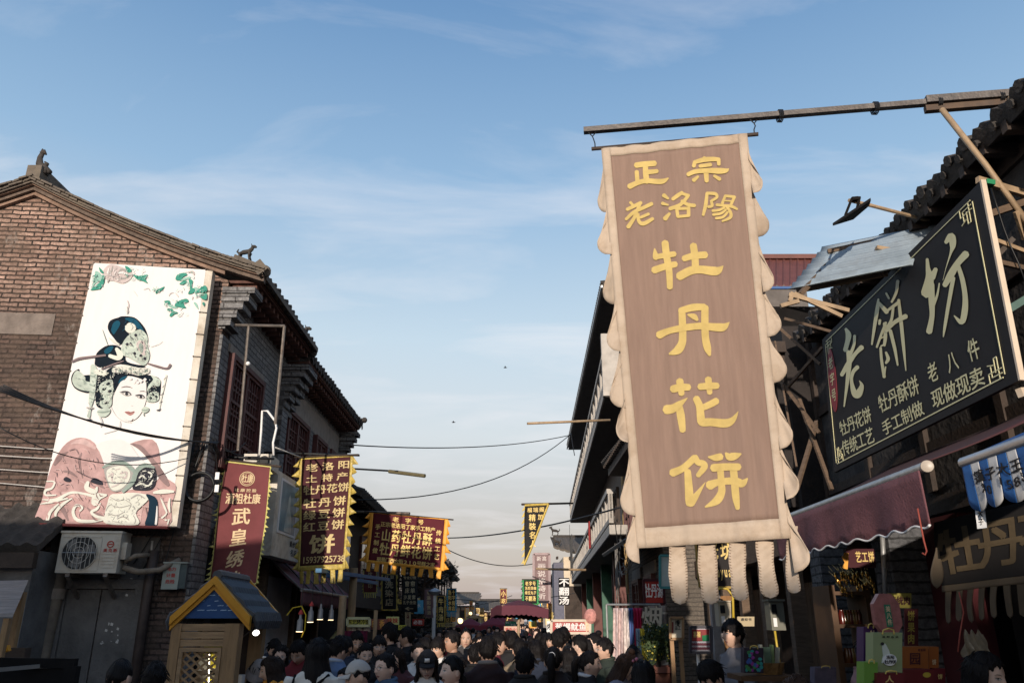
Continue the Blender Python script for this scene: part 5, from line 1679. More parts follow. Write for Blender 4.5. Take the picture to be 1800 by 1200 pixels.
# black shop sign
panS = Panel(at(1445,597,8.1), at(1722,320,4.96), at(1790,669,4.9), at(1466,830,8.0))
sgn_ = thing('shop_sign', 'big glossy black sign board with pale gold brush characters and ornate thin gold border', 'sign', panS.p(.5,1))
m_sblk = mat('black_sign_vinyl', (0.020,0.0165,0.016),0.6,0.15,3, spec=.15)
m_sgold = mat('pale_gold_vinyl', (0.74,0.67,0.38),0.5,0.06,5)
MB().sheet(lambda u, v, o: panS.p(u, v, o - .015),2,2,.03).build('board', m_sblk, sgn_)
m_sedge = mat('pale_sign_edge', (0.62,.50,.38),.6,.1)
MB().bar(panS.p(1.004,-.005,-.016), panS.p(1.004,1.0,-.016),.02,.036, up=panS.N).build('edge_strip', m_sedge, sgn_)
mb = MB()
def line(u0_, v0_, u1_, v1_, w):
    mb.bar(panS.p(u0_, v0_, .004), panS.p(u1_, v1_, .004), w * .7,.004, up=panS.N)
line(.035,.045,.955,.045,.012); line(.035,.955,.955,.955,.014)
line(.028,.06,.028,.945,.010); line(.962,.06,.962,.945,.012)
for cu, cv, su, sv in ((.955,.045,-1,1),(.955,.955,-1,-1),(.035,.955,1,-1),(.035,.045,1,1)):
    su, sv = su * .75, sv * .75
    for a_, b_, c_, d_ in ((0,.03,.05,.03),(.05,.03,.05,.10),(.015,0,.015,.14),(.015,.14,.03,.14),(.03,.14,.03,.05),(.0,.06,.065,.06),(.065,.0,.065,.06),(.035,.10,.065,.115)):
        line(cu + su * a_, cv + sv * b_, cu + su * c_, cv + sv * d_, .011)
mb.build('gold_border', m_sgold, sgn_)
mb = MB()
A = ((1460,540),6.667)
for st in ([(185,255,30),(215,320,66),(205,400,56),(178,500,52)],[(370,470,60),(300,540,46),(220,650,58),(138,790,46)],[(288,335,34),(280,440,34),(240,545,40)],[(212,520,46),(225,640,58),(205,850,44),(165,1160,16)],[(322,700,48),(270,760,44),(252,860,38),(285,1000,70),(330,1015,90),(372,920,48),(345,860,8)]):
    brush(mb, panS, *A, st, .004)
A = ((1340,480),3.159)
for st in ([(648,145,10),(642,200,22),(626,300,18),(612,395,10)],[(650,165,18),(695,215,26)],[(657,262,16),(654,282,14)],[(690,275,14),(665,340,14),(640,410,12)],[(682,280,20),(686,350,20),(680,400,16)],[(660,362,9),(684,350,9)],[(662,405,9),(682,395,9)],[(660,415,14),(665,480,16),(680,575,18)],[(690,440,12),(702,475,20),(690,498,14)],[(680,572,12),(688,520,8)],
           [(756,45,18),(746,110,16),(722,160,12)],[(692,112,12),(706,140,12)],[(702,205,14),(762,162,20)],[(692,320,20),(740,272,22),(800,240,28)],[(732,180,14),(722,255,16),(700,298,18)],[(715,320,20),(740,420,18),(756,510,10)],[(760,150,16),(772,260,20),(786,400,18),(800,540,6)]):
    brush(mb, panS, *A, st, .004)
A = ((1600,390),5.457)
for st in ([(168,360,28),(176,450,44),(190,540,80),(165,680,112)],[(250,455,40),(215,530,66)],[(205,600,64),(212,760,60),(215,900,48),(188,1050,60)],[(285,590,12),(265,700,22),(225,810,30)],[(350,195,36),(400,140,70),(415,220,60),(395,300,22),(350,440,7),(320,560,4)],[(540,310,70),(460,400,60),(400,500,70),(340,605,50)],[(420,540,40),(380,760,36),(340,1000,28),(325,1100,10)],[(470,430,40),(510,560,46),(535,720,50),(530,860,60),(500,960,50),(430,900,10)]):
    brush(mb, panS, *A, st, .004)
mb.build('brush_lettering', m_sgold, sgn_)
def put_px(mb, pan, text, p0, p1, p2, off=.004, bold=.012, fill=.96):
    """row of letters between its top left p0, top right p1 and bottom left p2, in photograph pixels"""
    a, b, c = inv(pan, *p0), inv(pan, *p1), inv(pan, *p2)
    n = len(text)
    for i, ch in enumerate(text):
        if ch == ' ':
            continue
        vs, fs = glyph(ch, bold)
        x0_ = i / n
        for k, (dx, dy) in enumerate(THICK):
            mb.add([pan.p(a[0] + (b[0] - a[0]) * (x0_ + (x + dx * bold) * fill / n) + (c[0] - a[0]) * (1 - y - dy * bold), a[1] + (b[1] - a[1]) * (x0_ + (x + dx * bold) * fill / n) + (c[1] - a[1]) * (1 - y - dy * bold), off + .0003 * k) for x, y in vs], fs, 0)
mb = MB()
put_px(mb, panS, '牡丹花饼', (1475,742),(1529,712),(1480,768))
put_px(mb, panS, '传统工艺', (1479,776),(1534,748),(1484,803))
put_px(mb, panS, '牡丹酥饼', (1543,697),(1612,657),(1549,728))
put_px(mb, panS, '手工制做', (1549,742),(1620,701),(1555,767))
put_px(mb, panS, '老 八 件', (1629,642),(1718,590),(1636,676))
put_px(mb, panS, '现做现卖', (1636,688),(1727,640),(1642,720))
mb.build('lettering', m_sgold, sgn_)
ovc = inv(panS, 1464,667)
MB().plate([panS.p(ovc[0] + .032 * math.cos(t * .2618) , ovc[1] + .24 * math.sin(t * .2618),.003) for t in range(24)], panS.N * .003).build('red_oval', mat('crimson_vinyl', (0.24,.012,.02),.5), sgn_)
mb = MB()
put(mb, panS, '老字号', ovc[0] - .018, ovc[1] - .17,.037,.095,(.001,.12),.008,0,.01)
mb.build('oval_lettering', m_sgold, sgn_)

# timber frame holding the sign, seen past its near end
fr_ = thing('timber_scaffold', 'rough timber and steel frame propping the near end of the black sign', 'frame', at(1760,500,4.95))
for a_, b_, w_, mm in (((1718,316),(1812,344),.05, m_bamboo),((1736,378),(1812,352),.05, m_wood),((1744,420),(1812,446),.03, m_bamboo),((1750,452),(1780,420),.035, m_steel),((1752,460),(1812,474),.035, m_wood),((1786,372),(1802,420),.035, m_bamboo),((1766,548),(1812,520),.05, mat('green_bar', (.10,.16,.14),.6)),((1792,690),(1840,686),.06, m_sedge)):
    MB().bar(at(a_[0], a_[1],5.0), at(b_[0], b_[1],5.1), w_, w_ * .7, up=V3((0,1,0))).build('brace', mm, fr_)
mb = MB()
mb.bar(at(1739,318,4.98), at(1739,326,4.98),.05,.06)
mb.build('green_tape', mat('green_tape', (.02,.22,.09),.5), fr_)
cable('thin_sign_cable', 'thin black cable dangling behind the near edge of the black sign', [[at(p[0], p[1],5.0) for p in ((1742,330),(1752,362),(1764,400),(1776,432),(1790,462),(1804,500))]],.006, m_cable)
# floodlight
fq = at(1496,372,5.9)
fdl = thing('floodlight', 'black floodlight on a long thin arm above the black sign', 'floodlight', fq)
c4 = [at(1464,397,5.75), at(1531,352,5.8), at(1528,362,6.0), at(1500,386,6.05)]
MB().plate(c4, V3((.01,.02,.035))).build('lamp_head', m_black, fdl)
MB().bar(at(1486,378,5.9), at(1497,350,5.88),.02,.02).bar(at(1497,350,5.88), at(1508,349,5.88),.03,.03).bar(at(1506,370,5.9), at(1511,346,5.88),.02,.02).build('bracket', m_black, fdl)
MB().tube([at(1492,352,5.9), at(1530,361,5.95), at(1645,391,6.3)],.016,8).build('arm', m_bamboo, fdl)
# corrugated steel canopy and its props
can = thing('steel_canopy', 'blue grey corrugated steel canopy sheet tilted above the far end of the black sign', 'canopy', at(1510,450,6.4))
k4 = [at(1445,437,6.7), at(1655,396,6.2), at(1600,468,5.95), at(1385,511,6.45)]
def corr(u, v, o):
    q = (k4[0].lerp(k4[1], u)).lerp(k4[3].lerp(k4[2], u), v)
    return q + UP * (o + .018 * math.cos(v * 2 * math.pi * 7) ** 3)
MB().sheet(corr, 8,84,.006).build('sheet', mat('blue_steel_sheet', (0.30,0.355,0.39),0.45,0.25,4, metal=0.25, dirt=(0.14,.13,.12), dirt_amt=.6), can, smooth=True)
for a_, b_, w_ in (((1468,444),(1406,515),.045),((1608,408),(1550,480),.04),((1455,440),(1630,402),.05),((1400,508),(1560,478),.04)):
    MB().bar(at(a_[0], a_[1] + 3,6.6), at(b_[0], b_[1] + 3,6.35), w_, .04).build('purlin', m_wood, can)
for a_, b_, w_ in (((1540,436),(1596,446),.05),((1386,518),(1492,546),.03),((1396,516),(1480,556),.025),((1372,538),(1404,529),.03),((1388,530),(1393,514),.025)):
    MB().bar(at(a_[0], a_[1],6.3), at(b_[0], b_[1],6.3), w_, .035).build('prop', m_bamboo, can)
for a_, b_, w_ in (((1352,560),(1442,640),.03),((1376,690),(1446,610),.035),((1350,640),(1440,760),.03),((1404,700),(1462,860),.04),((1380,560),(1470,585),.04),((1362,600),(1400,820),.02),((1436,740),(1400,860),.045)):
    MB().bar(at(a_[0], a_[1],8.6), at(b_[0], b_[1],8.2), w_, .03).build('prop', m_wood, can)
# red sheet roof beyond
rr = thing('sheet_roof', 'rust red ribbed sheet roof with blue lower edge beyond the great banner', 'roof', at(1390,480,12.5))
r4 = [at(1330,456,12.6), at(1440,456,12.2), at(1440,503,11.0), at(1330,503,11.4)]
def corr2(u, v, o):
    q = (r4[0].lerp(r4[1], u)).lerp(r4[3].lerp(r4[2], u), v)
    return q + UP * (o + .03 * max(0, math.cos(u * 2 * math.pi * 9)) ** 2)
MB().sheet(corr2,72,4,.01).build('sheet', mat('rust_red_sheet', (0.13,0.045,0.035),.6,.2,5), rr)
MB().bar(r4[0] + UP * .03, r4[1] + UP * .03,.16,.08).build('ridge_cap', mat('rust_red_sheet', (0.13,0.045,0.035)), rr)
MB().bar(r4[3] - UP * .03, r4[2] - UP * .03,.04,.04).build('edge_trim', mat('blue_trim', (.03,.09,.25),.5), rr)
MB().box(4.0,7,11.7,12.7,3.6, r4[2].z - .05).build('under_wall', m_black, rr)

# dark timber upper floor between the cake shop and the brick building
tb = thing('timber_shop_building', 'shadowy timber fronted shop with latticed upper floor behind the great banner', 'shop building', (3.4,13,0))
TF = Fr((3.35,9.95,0),(.03,1,0),(-1,.03,0))
m_dk2 = mat('blackened_timber', (.018,.013,.011),.8,.4,6,.3,30)
MB().fbox(TF, 0,6.2,2.9,5.6,-2.5,-.3).build('upper_wall', m_dk2, tb)
for k in range(4):
    lattice_window(tb, TF, .15 + 1.5 * k, 1.5 + 1.5 * k, 3.2,4.9,-.299,2,5,8, m_dk2)
mb = MB()
mb.fbox(TF, -.1,6.2,5.2,5.35,-.3,.9)
for k in range(20):
    mb.fbox(TF, .3 * k, .3 * k + .09,5.0,5.19,-.3,.8)
mb.build('eave_rafter_row', m_dkwood, tb)
MB().fbox(TF, 0,6.2,0,2.9,-1.2,-1.1).build('shop_back', m_dkwood, tb)
MB().fbox(TF, -.05,6.2,2.6,2.9,-1.0,.02).build('beam', m_wood, tb)
for k in range(6):
    MB().fbox(TF, 1.2 * k, 1.2 * k + .16,0,2.6,-.2,-.02).build('post', m_wood, tb)
for a_ in (0.3,2.6):
    mb = MB()
    for j in range(6):
        mb.fbox(TF, a_ + .15 * j, a_ + .15 * j + .14,0,2.3,-.5,-.45)
    mb.build('plank_door', mat('brown_door_plank', (.10,.055,.028),.7,.3,5,.3,30, stretch=(6,6,1)), tb)

# ---------------------------------------------------------------- awnings of the right hand shops
aw2 = thing('shop_awning', 'faded maroon awning with roller tube, pale scalloped hem and a round white end cap', 'awning', at(1520,900,5.6))
ra, rb_ = atZ(1623,815,2.69), atZ(1378,921,2.69)
ra.x = rb_.x = 2.42
ra, rb_ = V3((2.42,4.55,2.69)), V3((2.42,7.3,2.69))
MB().tube([ra, rb_],.032,12).build('roller', m_galv, aw2, smooth=60)
MB().lathe([(.01,-.010),(.034,-.008),(.037,.0),(.034,.010),(.015,.016)], ra - V3((0,.01,0)),20,0, V3((-.5,-1,0))).build('end_cap', mat('ivory_cap', (.42,.35,.28),.4,.08), aw2, smooth=40)
MB().sheet(lambda u, v, o: V3((2.42 + 1.15 * v, 4.6 + 2.7 * u, 2.72 + .48 * v + o - .03 * math.sin(v * 3.14))),10,8,.008).build('canopy', mat('maroon_canvas_back', (.06,.022,.025),.9), aw2, smooth=True)
def vl(u, v, o):
    z = .31 + .012 * math.sin(u * 2 * math.pi * 10.5)
    r_ = .012 * math.sin(u * 26 + 1) * v + .02 * math.sin(u * 9) * v
    return V3((2.39 + o + r_, 4.58 + 2.7 * u, 2.675 - z * v))
MB().sheet(vl, 140,6,.006).build('valance', m_pink, aw2, smooth=True)
mb = MB()
mb.tube([vl(i / 140,1.0,0) + V3((-.003,0,-.004)) for i in range(141)],.0075,5)
mb.build('hem_piping', m_whitep, aw2, smooth=True)
cable('hook_string', 'red string with a bent hook hanging from the end of the maroon awning', [[at(p[0], p[1],4.6) for p in ((1613,893),(1618,920),(1624,950),(1629,968),(1626,975),(1621,971))]],.005, mat('red_string', (.30,.06,.04)), 'string')
aw3 = thing('shop_awning', 'blue and white striped awning valance with black lettering at the right edge', 'awning', at(1760,820,3.8))
ba, bb2 = V3((2.42,4.17,2.64)), V3((2.42,2.9,2.64))
MB().tube([ba, bb2],.03,12).build('roller', mat('steel_blue_tube', (.45,.48,.52),.35,.1, metal=.7), aw3, smooth=60)
m_stb, m_stw = mat('blue_canvas', (.018,.10,.30),.7,.12,5), mat('white_canvas', (.60,.58,.56),.7,.08,5)
n_s = 16
def sv_(u, v, o):
    k = u * n_s / 2
    z = .19 + .055 * abs(math.sin(math.pi * k)) ** .5
    return V3((2.405 + o + .009 * math.sin(u * 22) * v, 4.16 - 1.26 * u, 2.62 - z * v))
for k in range(n_s):
    MB().sheet(lambda u, v, o: sv_((k + u) / n_s, v, o),8,5,.006).build('valance_stripe', m_stb if k % 2 == 0 else m_stw, aw3, smooth=True)
MB().sheet(lambda u, v, o: V3((2.42 + .9 * v, 4.16 - 1.26 * u, 2.66 + .36 * v + o)),12,4,.008).build('canopy', m_stb, aw3)
class _C:
    N = V3((-1,0,0))
    def p(s, u, v, o=0): return sv_(u, v, -o - .004)
mb = MB()
put(mb, _C(), '篷子大王', .075,.20,.075,.27,(.082,0),.003,0,.015)
put(mb, _C(), '30 158585', .10,.52,.05,.24,(.043,0),.003,0,.005)
mb.build('lettering', m_ink, aw3)
tg = thing('hanging_label', 'small white paper label with dark characters under the striped awning', 'label', at(1724,912,4.15))
pt_ = Panel(at(1714,896,4.15), at(1731,892,4.12), at(1735,927,4.12), at(1718,929,4.15))
MB().sheet(lambda u, v, o: pt_.p(u, v, o),1,1,.003).build('paper', m_whitep, tg)
mb = MB(); put(mb, pt_, '大子', .22,.08,.5,.34,(0,.42),.003,0,.02); mb.build('lettering', m_ink, tg)

# dark hanging with tan characters inside, at right
panD = Panel(at(1642,918,5.2), at(1860,868,4.5), at(1860,1020,4.5), at(1655,1040,5.2), wav(.01,.012))
banner('shop_curtain', 'dark shop curtain with big dull tan characters and a row of tan tongues', panD, mat('black_curtain', (.010,.008,.0075),.9,.3,4), mat('tan_tongue', (.105,.076,.048),.9,.2,6), mat('tan_print', (.085,.06,.032),.9,.25,8),
       [('牡丹花', .03,.16,.36,.62,(.34,-.02),.03)], bw=.0, teeth=None, tails=(9,.42,.52,1), bt=.0, bb=.09, rod=False, cat='curtain')
tq = at(1690,975,4.6)
tn = MB()
tn.sheet(lambda u, v, o: at(1647,962 + 72 * v, 4.75) + V3(((u - .5) * .075 * math.sin(math.pi * min(1, v ** 1.8 + .02)) ** .6, o, 0)),6,14,.008)
tn.build('hanging_tongue', mat('tan_tongue', (.20,.145,.09)), cat='cloth tongue', label='single tan teardrop of cloth dangling left of the dark shop curtain', smooth=True)
# ---------------------------------------------------------------- right row beyond: brick building
m_bal = mat('pale_balcony_render', (0.42,0.385,0.345),.85,.15,4,.2,40, dirt=(.22,.19,.165), dirt_amt=.7)
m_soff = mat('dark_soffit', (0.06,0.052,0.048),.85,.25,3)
b3 = thing('brick_building', 'grey brown brick building with red lattice windows and a small tiled pent roof', 'building', (3.0,18,0))
BF = Fr((2.92,15.6,0),(.035,1,0),(-1,.035,0))
MB().fbox(BF, 0,6.4,0,6.6,-3.5,0).build('wall', m_brown, b3)
lattice_window(b3, BF, 4.6,6.0,3.9,5.3,.003,2,3,6)
lattice_window(b3, BF, 1.0,2.6,3.9,5.3,.003,2,3,6)
lattice_window(b3, BF, 1.2,2.5,1.7,2.75,.003,2,3,5)
lattice_window(b3, BF, 3.5,4.9,1.7,2.75,.003,2,3,5)
MB().fbox(BF, 1.0,2.8,2.76,3.0,.003,.05).fbox(BF, 3.4,5.1,2.76,3.0,.003,.05).build('lintel', m_conc, b3)
mb = MB()
tile_roof(mb, (2.50,16.6,5.62),(2.36,20.4,5.66),(3.1,16.6,6.15),(3.1,20.4,6.2),.2,.2,.05,.10)
for k in range(4):
    mb.ball((2.44 - .03 * k, 16.62 - .02 * k, 5.68 + .05 * k),.09,.1,.08,8,5)
mb.build('pent_roof', m_tiled, b3)
mb = MB()
mb.box(2.5,3.0,16.7,20.3,5.35,5.55)
for k in range(15):
    mb.box(2.38,3.0,16.75 + .25 * k, 16.83 + .25 * k, 5.551,5.63)
mb.build('eave_bracket_row', m_dkwood, b3)
mb = MB()
tile_roof(mb, (2.15,15.2,3.25),(2.2,19.6,3.3),(2.98,15.2,3.75),(3.05,19.6,3.8),.16,.3,.02,.03)
mb.build('shop_pent_roof', mat('grey_sheet_roof', (.12,.115,.11),.8,.3,4), b3)
for py_, r_ in ((0.15,.03),(.4,.025)):
    MB().tube([BF.p(6.15 + py_, 2.5,.05), BF.p(6.15 + py_, 6.2,.05)], r_, 6).build('yellow_pipe', mat('ochre_pipe', (.32,.21,.09),.6), b3)
mess = []
rm = random.Random(9)
for k in range(16):
    a_ = BF.p(rm.uniform(4.2,6.2), rm.uniform(3.0,3.9),.3)
    b_ = BF.p(rm.uniform(-.5,5.6), rm.uniform(2.6,3.9), rm.uniform(.3,.8))
    mess.append(sag(a_, b_, rm.uniform(.05,.5),10))
for k in range(8):
    a_ = BF.p(rm.uniform(5.4,6.2),3.6 + rm.uniform(-.2,.2),.35)
    mess.append(sag(a_, BF.p(rm.uniform(5.2,6.4), rm.uniform(1.9,2.6),.4), rm.uniform(-.3,.5),10))
cable('wire_tangle', 'loose tangle of grey wires hanging across the brown brick front', mess, .010, mat('grey_wire', (.16,.145,.13),.6))

# three storey balcony building
b4 = thing('balcony_building', 'three storey building with long railed balconies and a deep dark overhanging roof', 'building', (3.6,36,0))
y0_, y1_ = 21.2,51.6
fx = lambda y: 2.58 + .0388 * (y - 21.2)
BX = Fr((fx(y0_), y0_, 0),(.0388,1,0),(-1,.0388,0))
Lb = (y1_ - y0_)
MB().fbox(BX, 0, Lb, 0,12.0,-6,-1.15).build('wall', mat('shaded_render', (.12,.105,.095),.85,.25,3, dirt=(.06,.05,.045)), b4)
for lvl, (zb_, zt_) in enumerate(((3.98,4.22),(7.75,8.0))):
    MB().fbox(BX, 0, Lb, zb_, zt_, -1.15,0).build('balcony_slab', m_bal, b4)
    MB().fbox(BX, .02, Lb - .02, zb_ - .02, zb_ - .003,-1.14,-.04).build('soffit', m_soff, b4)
    mb = MB()
    mb.fbox(BX, 0, Lb, zt_ + .82, zt_ + .95,-.14,.03)
    mb.fbox(BX, 0, Lb, zt_ + .05, zt_ + .18,-.12,.0)
    n_ = 26
    for k in range(n_ + 1):
        a_ = (Lb - .18) * k / n_
        mb.fbox(BX, a_, a_ + (.30 if lvl == 1 else .18), zt_ + .18, zt_ + .82,-.12,.0)
    if lvl == 0:
        for k in range(n_ * 4):
            a_ = Lb * k / (n_ * 4)
            mb.fbox(BX, a_, a_ + .06, zt_ + .181, zt_ + .819,-.09,-.04)
    mb.build('balustrade', m_bal, b4)
    for k in range(7):
        a_ = .4 + k * (Lb - 1) / 7
        o_ = lattice_window(b4, BX, a_, a_ + 1.9, zt_ + .1, zt_ + 2.4,-1.149,2,2,4, m_dkwood)
MB().fbox(BX, -.05,.18,7.75,9.6,-1.15,.02).build('end_wall', m_bal, b4)
for k in range(6):
    a_ = .2 + k * (Lb - .6) / 5
    MB().fbox(BX, a_, a_ + .35,0,3.95,-1.0,-.6).build('column', [mat('green_column', (.03,.10,.06),.6), mat('red_column', (.11,.03,.022),.6)][k % 2], b4)
for k in range(14):
    MB().fbox(BX, .25 + k * 1.1,.55 + k * 1.1,0,3.6,-1.149,-1.05).build('shop_door_leaf', [mat('green_column', (.03,.10,.06)), mat('red_column', (.11,.03,.022))][k % 2], b4)
rf4 = MB()
zr = 12.75
rf4.hexa([BX.p(3.4, zr - .12,-.40), BX.p(Lb, zr - .12,.05), BX.p(Lb, zr + 1.2,-3.5), BX.p(3.4, zr + 1.2,-3.5), BX.p(3.4, zr, -.40), BX.p(Lb, zr, .05), BX.p(Lb, zr + 1.35,-3.5), BX.p(3.4, zr + 1.35,-3.5)])
r4o = rf4.build('roof', m_tiled, b4)
mb = MB()
for k in range(110):
    a_ = 3.5 + k * (Lb - 3.6) / 110
    e_ = -.45 + .45 * k / 110
    mb.tube([BX.p(a_, zr + .03, e_ - .1), BX.p(a_, zr + .01, e_ + .12)],.07,6)
mb.build('eave_tile_edge', m_tiled, r4o)
MB().bar(BX.p(3.4, zr - .17,-.36), BX.p(Lb, zr - .17,.08),.07,.09).build('gutter', m_galv, r4o)
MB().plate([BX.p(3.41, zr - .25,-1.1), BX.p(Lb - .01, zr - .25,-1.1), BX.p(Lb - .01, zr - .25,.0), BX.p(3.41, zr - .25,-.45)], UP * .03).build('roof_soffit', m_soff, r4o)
mb = MB()
for k in range(9):
    mb.tube([BX.p(Lb - .15,7.6,.05 + .0 * k), BX.p(Lb - .15,4.3,.05)],.012,5) if k == 0 else mb.tube([BX.p(Lb - .15 - .5 * k, 4.5,.06), BX.p(Lb - .15 - .5 * k, 6.6,.06)],.018,5)
for z_ in (4.5,5.5,6.6):
    mb.tube([BX.p(Lb - 4.2, z_, .06), BX.p(Lb, z_, .06)],.02,5)
mb.build('grille', m_cable, b4)
q = at(1056,980,40)
tw = thing('hanging_towel', 'red towel hung over the lower balcony rail', 'towel', BX.p(8.0,4.2,.05))
MB().sheet(lambda u, v, o: BX.p(8 + .5 * u, 5.25 - .95 * v, .05 + o + .03 * math.sin(u * 9)),8,6,.01).build('cloth', m_redp, tw)

# pale house with upturned tiled roof at the far right bend
def upturned_house(name, label, x0, x1, yf, zc, zr, mw, depth=6):
    h_ = thing(name, label, 'house', ((x0 + x1) / 2, yf + depth / 2,0))
    MB().box(x0, x1, yf, yf + depth, 0, zc).build('wall', mw, h_)
    def fn(u, v, o):
        lift = .5 * (abs(2 * u - 1) ** 3) * (1 - v)
        k = math.cos(u * 2 * math.pi * 22)
        return V3((x0 - .7 + (x1 - x0 + 1.4) * u, yf - .9 + (depth / 2 + .9) * v, zc + .05 + lift + (zr - zc) * v ** .85 + o + .05 * max(0, k)))
    r_ = MB().sheet(fn, 88,10,.14).build('roof', m_tile, h_, smooth=50)
    MB().bar((x0 - .5, yf + depth / 2, zr + .1),(x1 + .5, yf + depth / 2, zr + .1),.3,.3).build('ridge', m_tiled, r_)
    mb = MB(); beast(mb, V3((x0 - .4, yf + depth / 2, zr + .25)),(-1,0,0),.55); beast(mb, V3((x0 - .5, yf - .7, zc + .65)),(-1,-.4,0),.5)
    mb.build('roof_beast', m_tiled, r_)
    mb = MB()
    for k in range(10):
        a_ = x0 - .5 + (x1 - x0 + 1) * k / 9
        mb.box(a_, a_ + .12, yf - .8, yf, zc - .16, zc - .02)
    mb.build('rafter_row', m_dkwood, h_)
    n_ = int((x1 - x0) / 1.6)
    for k in range(n_):
        a_ = x0 + (x1 - x0) * (k + .5) / n_
        if zc < 5:
            w_ = MB().box(a_ - .5, a_ + .5, yf - .06, yf - .002, zc * .6, zc * .86).build('window', m_redwood, h_)
            MB().box(a_ - .42, a_ + .42, yf - .068, yf - .061, zc * .63, zc * .83).build('pane', m_glassd, w_)
            MB().box(a_ - .65, a_ + .65, yf - .04, yf - .002,0, zc * .5).build('shop_front', m_black, h_)
    return h_
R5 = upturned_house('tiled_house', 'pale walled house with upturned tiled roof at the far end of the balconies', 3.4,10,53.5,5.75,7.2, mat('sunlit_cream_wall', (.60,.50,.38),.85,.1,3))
MB().box(3.42,6,53.25,53.48,0,3.9).build('shop_front', m_dkwood, R5)
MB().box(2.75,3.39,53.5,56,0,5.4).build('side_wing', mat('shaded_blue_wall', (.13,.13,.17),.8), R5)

# ---------------------------------------------------------------- further houses, both sides, down to the end of the street
def row_house(label, side, y0, y1, xf, h, mw, mr_=None, nwin=3, rise=1.2, dark=None):
    s = 1 if side == 'R' else -1
    h_ = thing('street_house', label, 'house', (xf, (y0 + y1) / 2,0))
    F_ = Fr((xf, y0,0),(.02 * s, 1,0),(-s, 0,0))
    L_ = y1 - y0
    MB().fbox(F_, 0, L_, 0, h, -5,0).build('wall', mw, h_)
    mb = MB()
    tile_roof(mb, F_.p(-.2, h + .02,.7), F_.p(L_ + .2, h + .02,.7), F_.p(-.2, h + rise, -2.5), F_.p(L_ + .2, h + rise, -2.5),.28,.3,.06,.12)
    r_ = mb.build('roof', mr_ or m_tiled, h_)
    mb = MB()
    mb.fbox(F_, -.2, L_ + .2, h + rise + .02, h + rise + .28,-2.65,-2.4)
    mb.ball(F_.p(-.1, h + rise + .4,-2.5),.18,.18,.28,8,5)
    mb.build('ridge', m_tiled, r_)
    mb = MB()
    for k in range(int(L_ / .4)):
        mb.fbox(F_, .4 * k, .4 * k + .1, h - .16, h - .03,0,.6)
    mb.build('rafter_row', m_dkwood, h_)
    for k in range(nwin):
        a_ = L_ * (k + .5) / nwin
        w_ = MB().fbox(F_, a_ - .65, a_ + .65, h * .62, h * .87,.003,.07).build('window', m_redwood, h_)
        MB().fbox(F_, a_ - .55, a_ - .04, h * .65, h * .84,.071,.075).fbox(F_, a_ + .04, a_ + .55, h * .65, h * .84,.071,.075).build('pane', m_glassd, w_)
    MB().fbox(F_, .1, L_ - .1,0, h * .45,.003,.02).build('shop_front', m_black, h_)
    MB().fbox(F_, 0, L_, h * .46, h * .55,.003,.12).build('fascia', m_dkwood, h_)
    return h_
m_plA, m_plB, m_plC = mat('tan_plaster', (.30,.25,.20),.85,.2,2, dirt=(.14,.12,.1)), mat('grey_plaster', (.22,.20,.185),.85,.2,2, dirt=(.1,.09,.085)), mat('pink_plaster', (.36,.265,.215),.85,.15,2, dirt=(.16,.13,.11))
row_house('dark timber house with a low black eave just behind the gold edged banner', 'L', 18.9,25.0,-4.25,4.7, m_dkwood, None, 2,1.3)
row_house('stained pale house behind the black dyeing shop banner', 'L', 25.4,32.5,-4.55,4.7, m_plB, None, 3)
row_house('tan house behind the dark leaning tree on the left', 'L', 33,41,-4.7,4.6, m_plC, None, 3)
row_house('grey tiled house beyond the blue fringed banner', 'L', 41.5,50,-4.4,4.9, m_plB, m_tile, 3,1.6)
row_house('far tan house with tiled roof, fifth from the crossing on the left side', 'L', 50.5,62,-4.6,5.2, m_plA, m_tile, 4,1.6)
row_house('far house with pale ridge closing the left row', 'L', 63,78,-5.4,5.4, m_plC, m_tile, 4,1.8)
row_house('far brown house with golden sign boards on the right row', 'R', 58,70,3.6,4.9, m_plA, m_tile, 4,1.6)
row_house('far dim house behind the green road sign', 'R', 71,86,3.4,4.7, m_plB, m_tile, 4,1.6)
for k, (x0_, x1_, yf, zc, lb_, mw) in enumerate(((-10,-4.2,90,3.3, 'hazy tiled house across the far end of the street, left of the middle', m_plA),(-3.6,1.4,96,2.7, 'small tan house in the middle of the far street end', m_plC),(1.8,8,93,3.2, 'hazy tiled house across the far end of the street, right of the middle', m_plB))):
    upturned_house('tiled_house', lb_, x0_, x1_, yf, zc, zc + 1.25, mw)

# ---------------------------------------------------------------- shade casters: two unseen blocks added behind the camera
for x0_, x1_, ya, yb, h_, lb_ in ((-13,13,-33,-25,7.2, 'long unseen block added across the street behind the viewpoint to cast shade'),(-13,-4.4,-14,-3.5,5.0, 'low unseen block added on the left behind the viewpoint to cast shade')):
    H_ = thing('street_house', lb_, 'house', ((x0_ + x1_) / 2,(ya + yb) / 2,0))
    MB().box(x0_, x1_, ya, yb, 0, h_).build('wall', m_greyx, H_)
    MB().box(x0_ - .3, x1_ + .3, ya - .3, yb + .3, h_ + .002, h_ + .2).build('roof', m_tiled, H_)

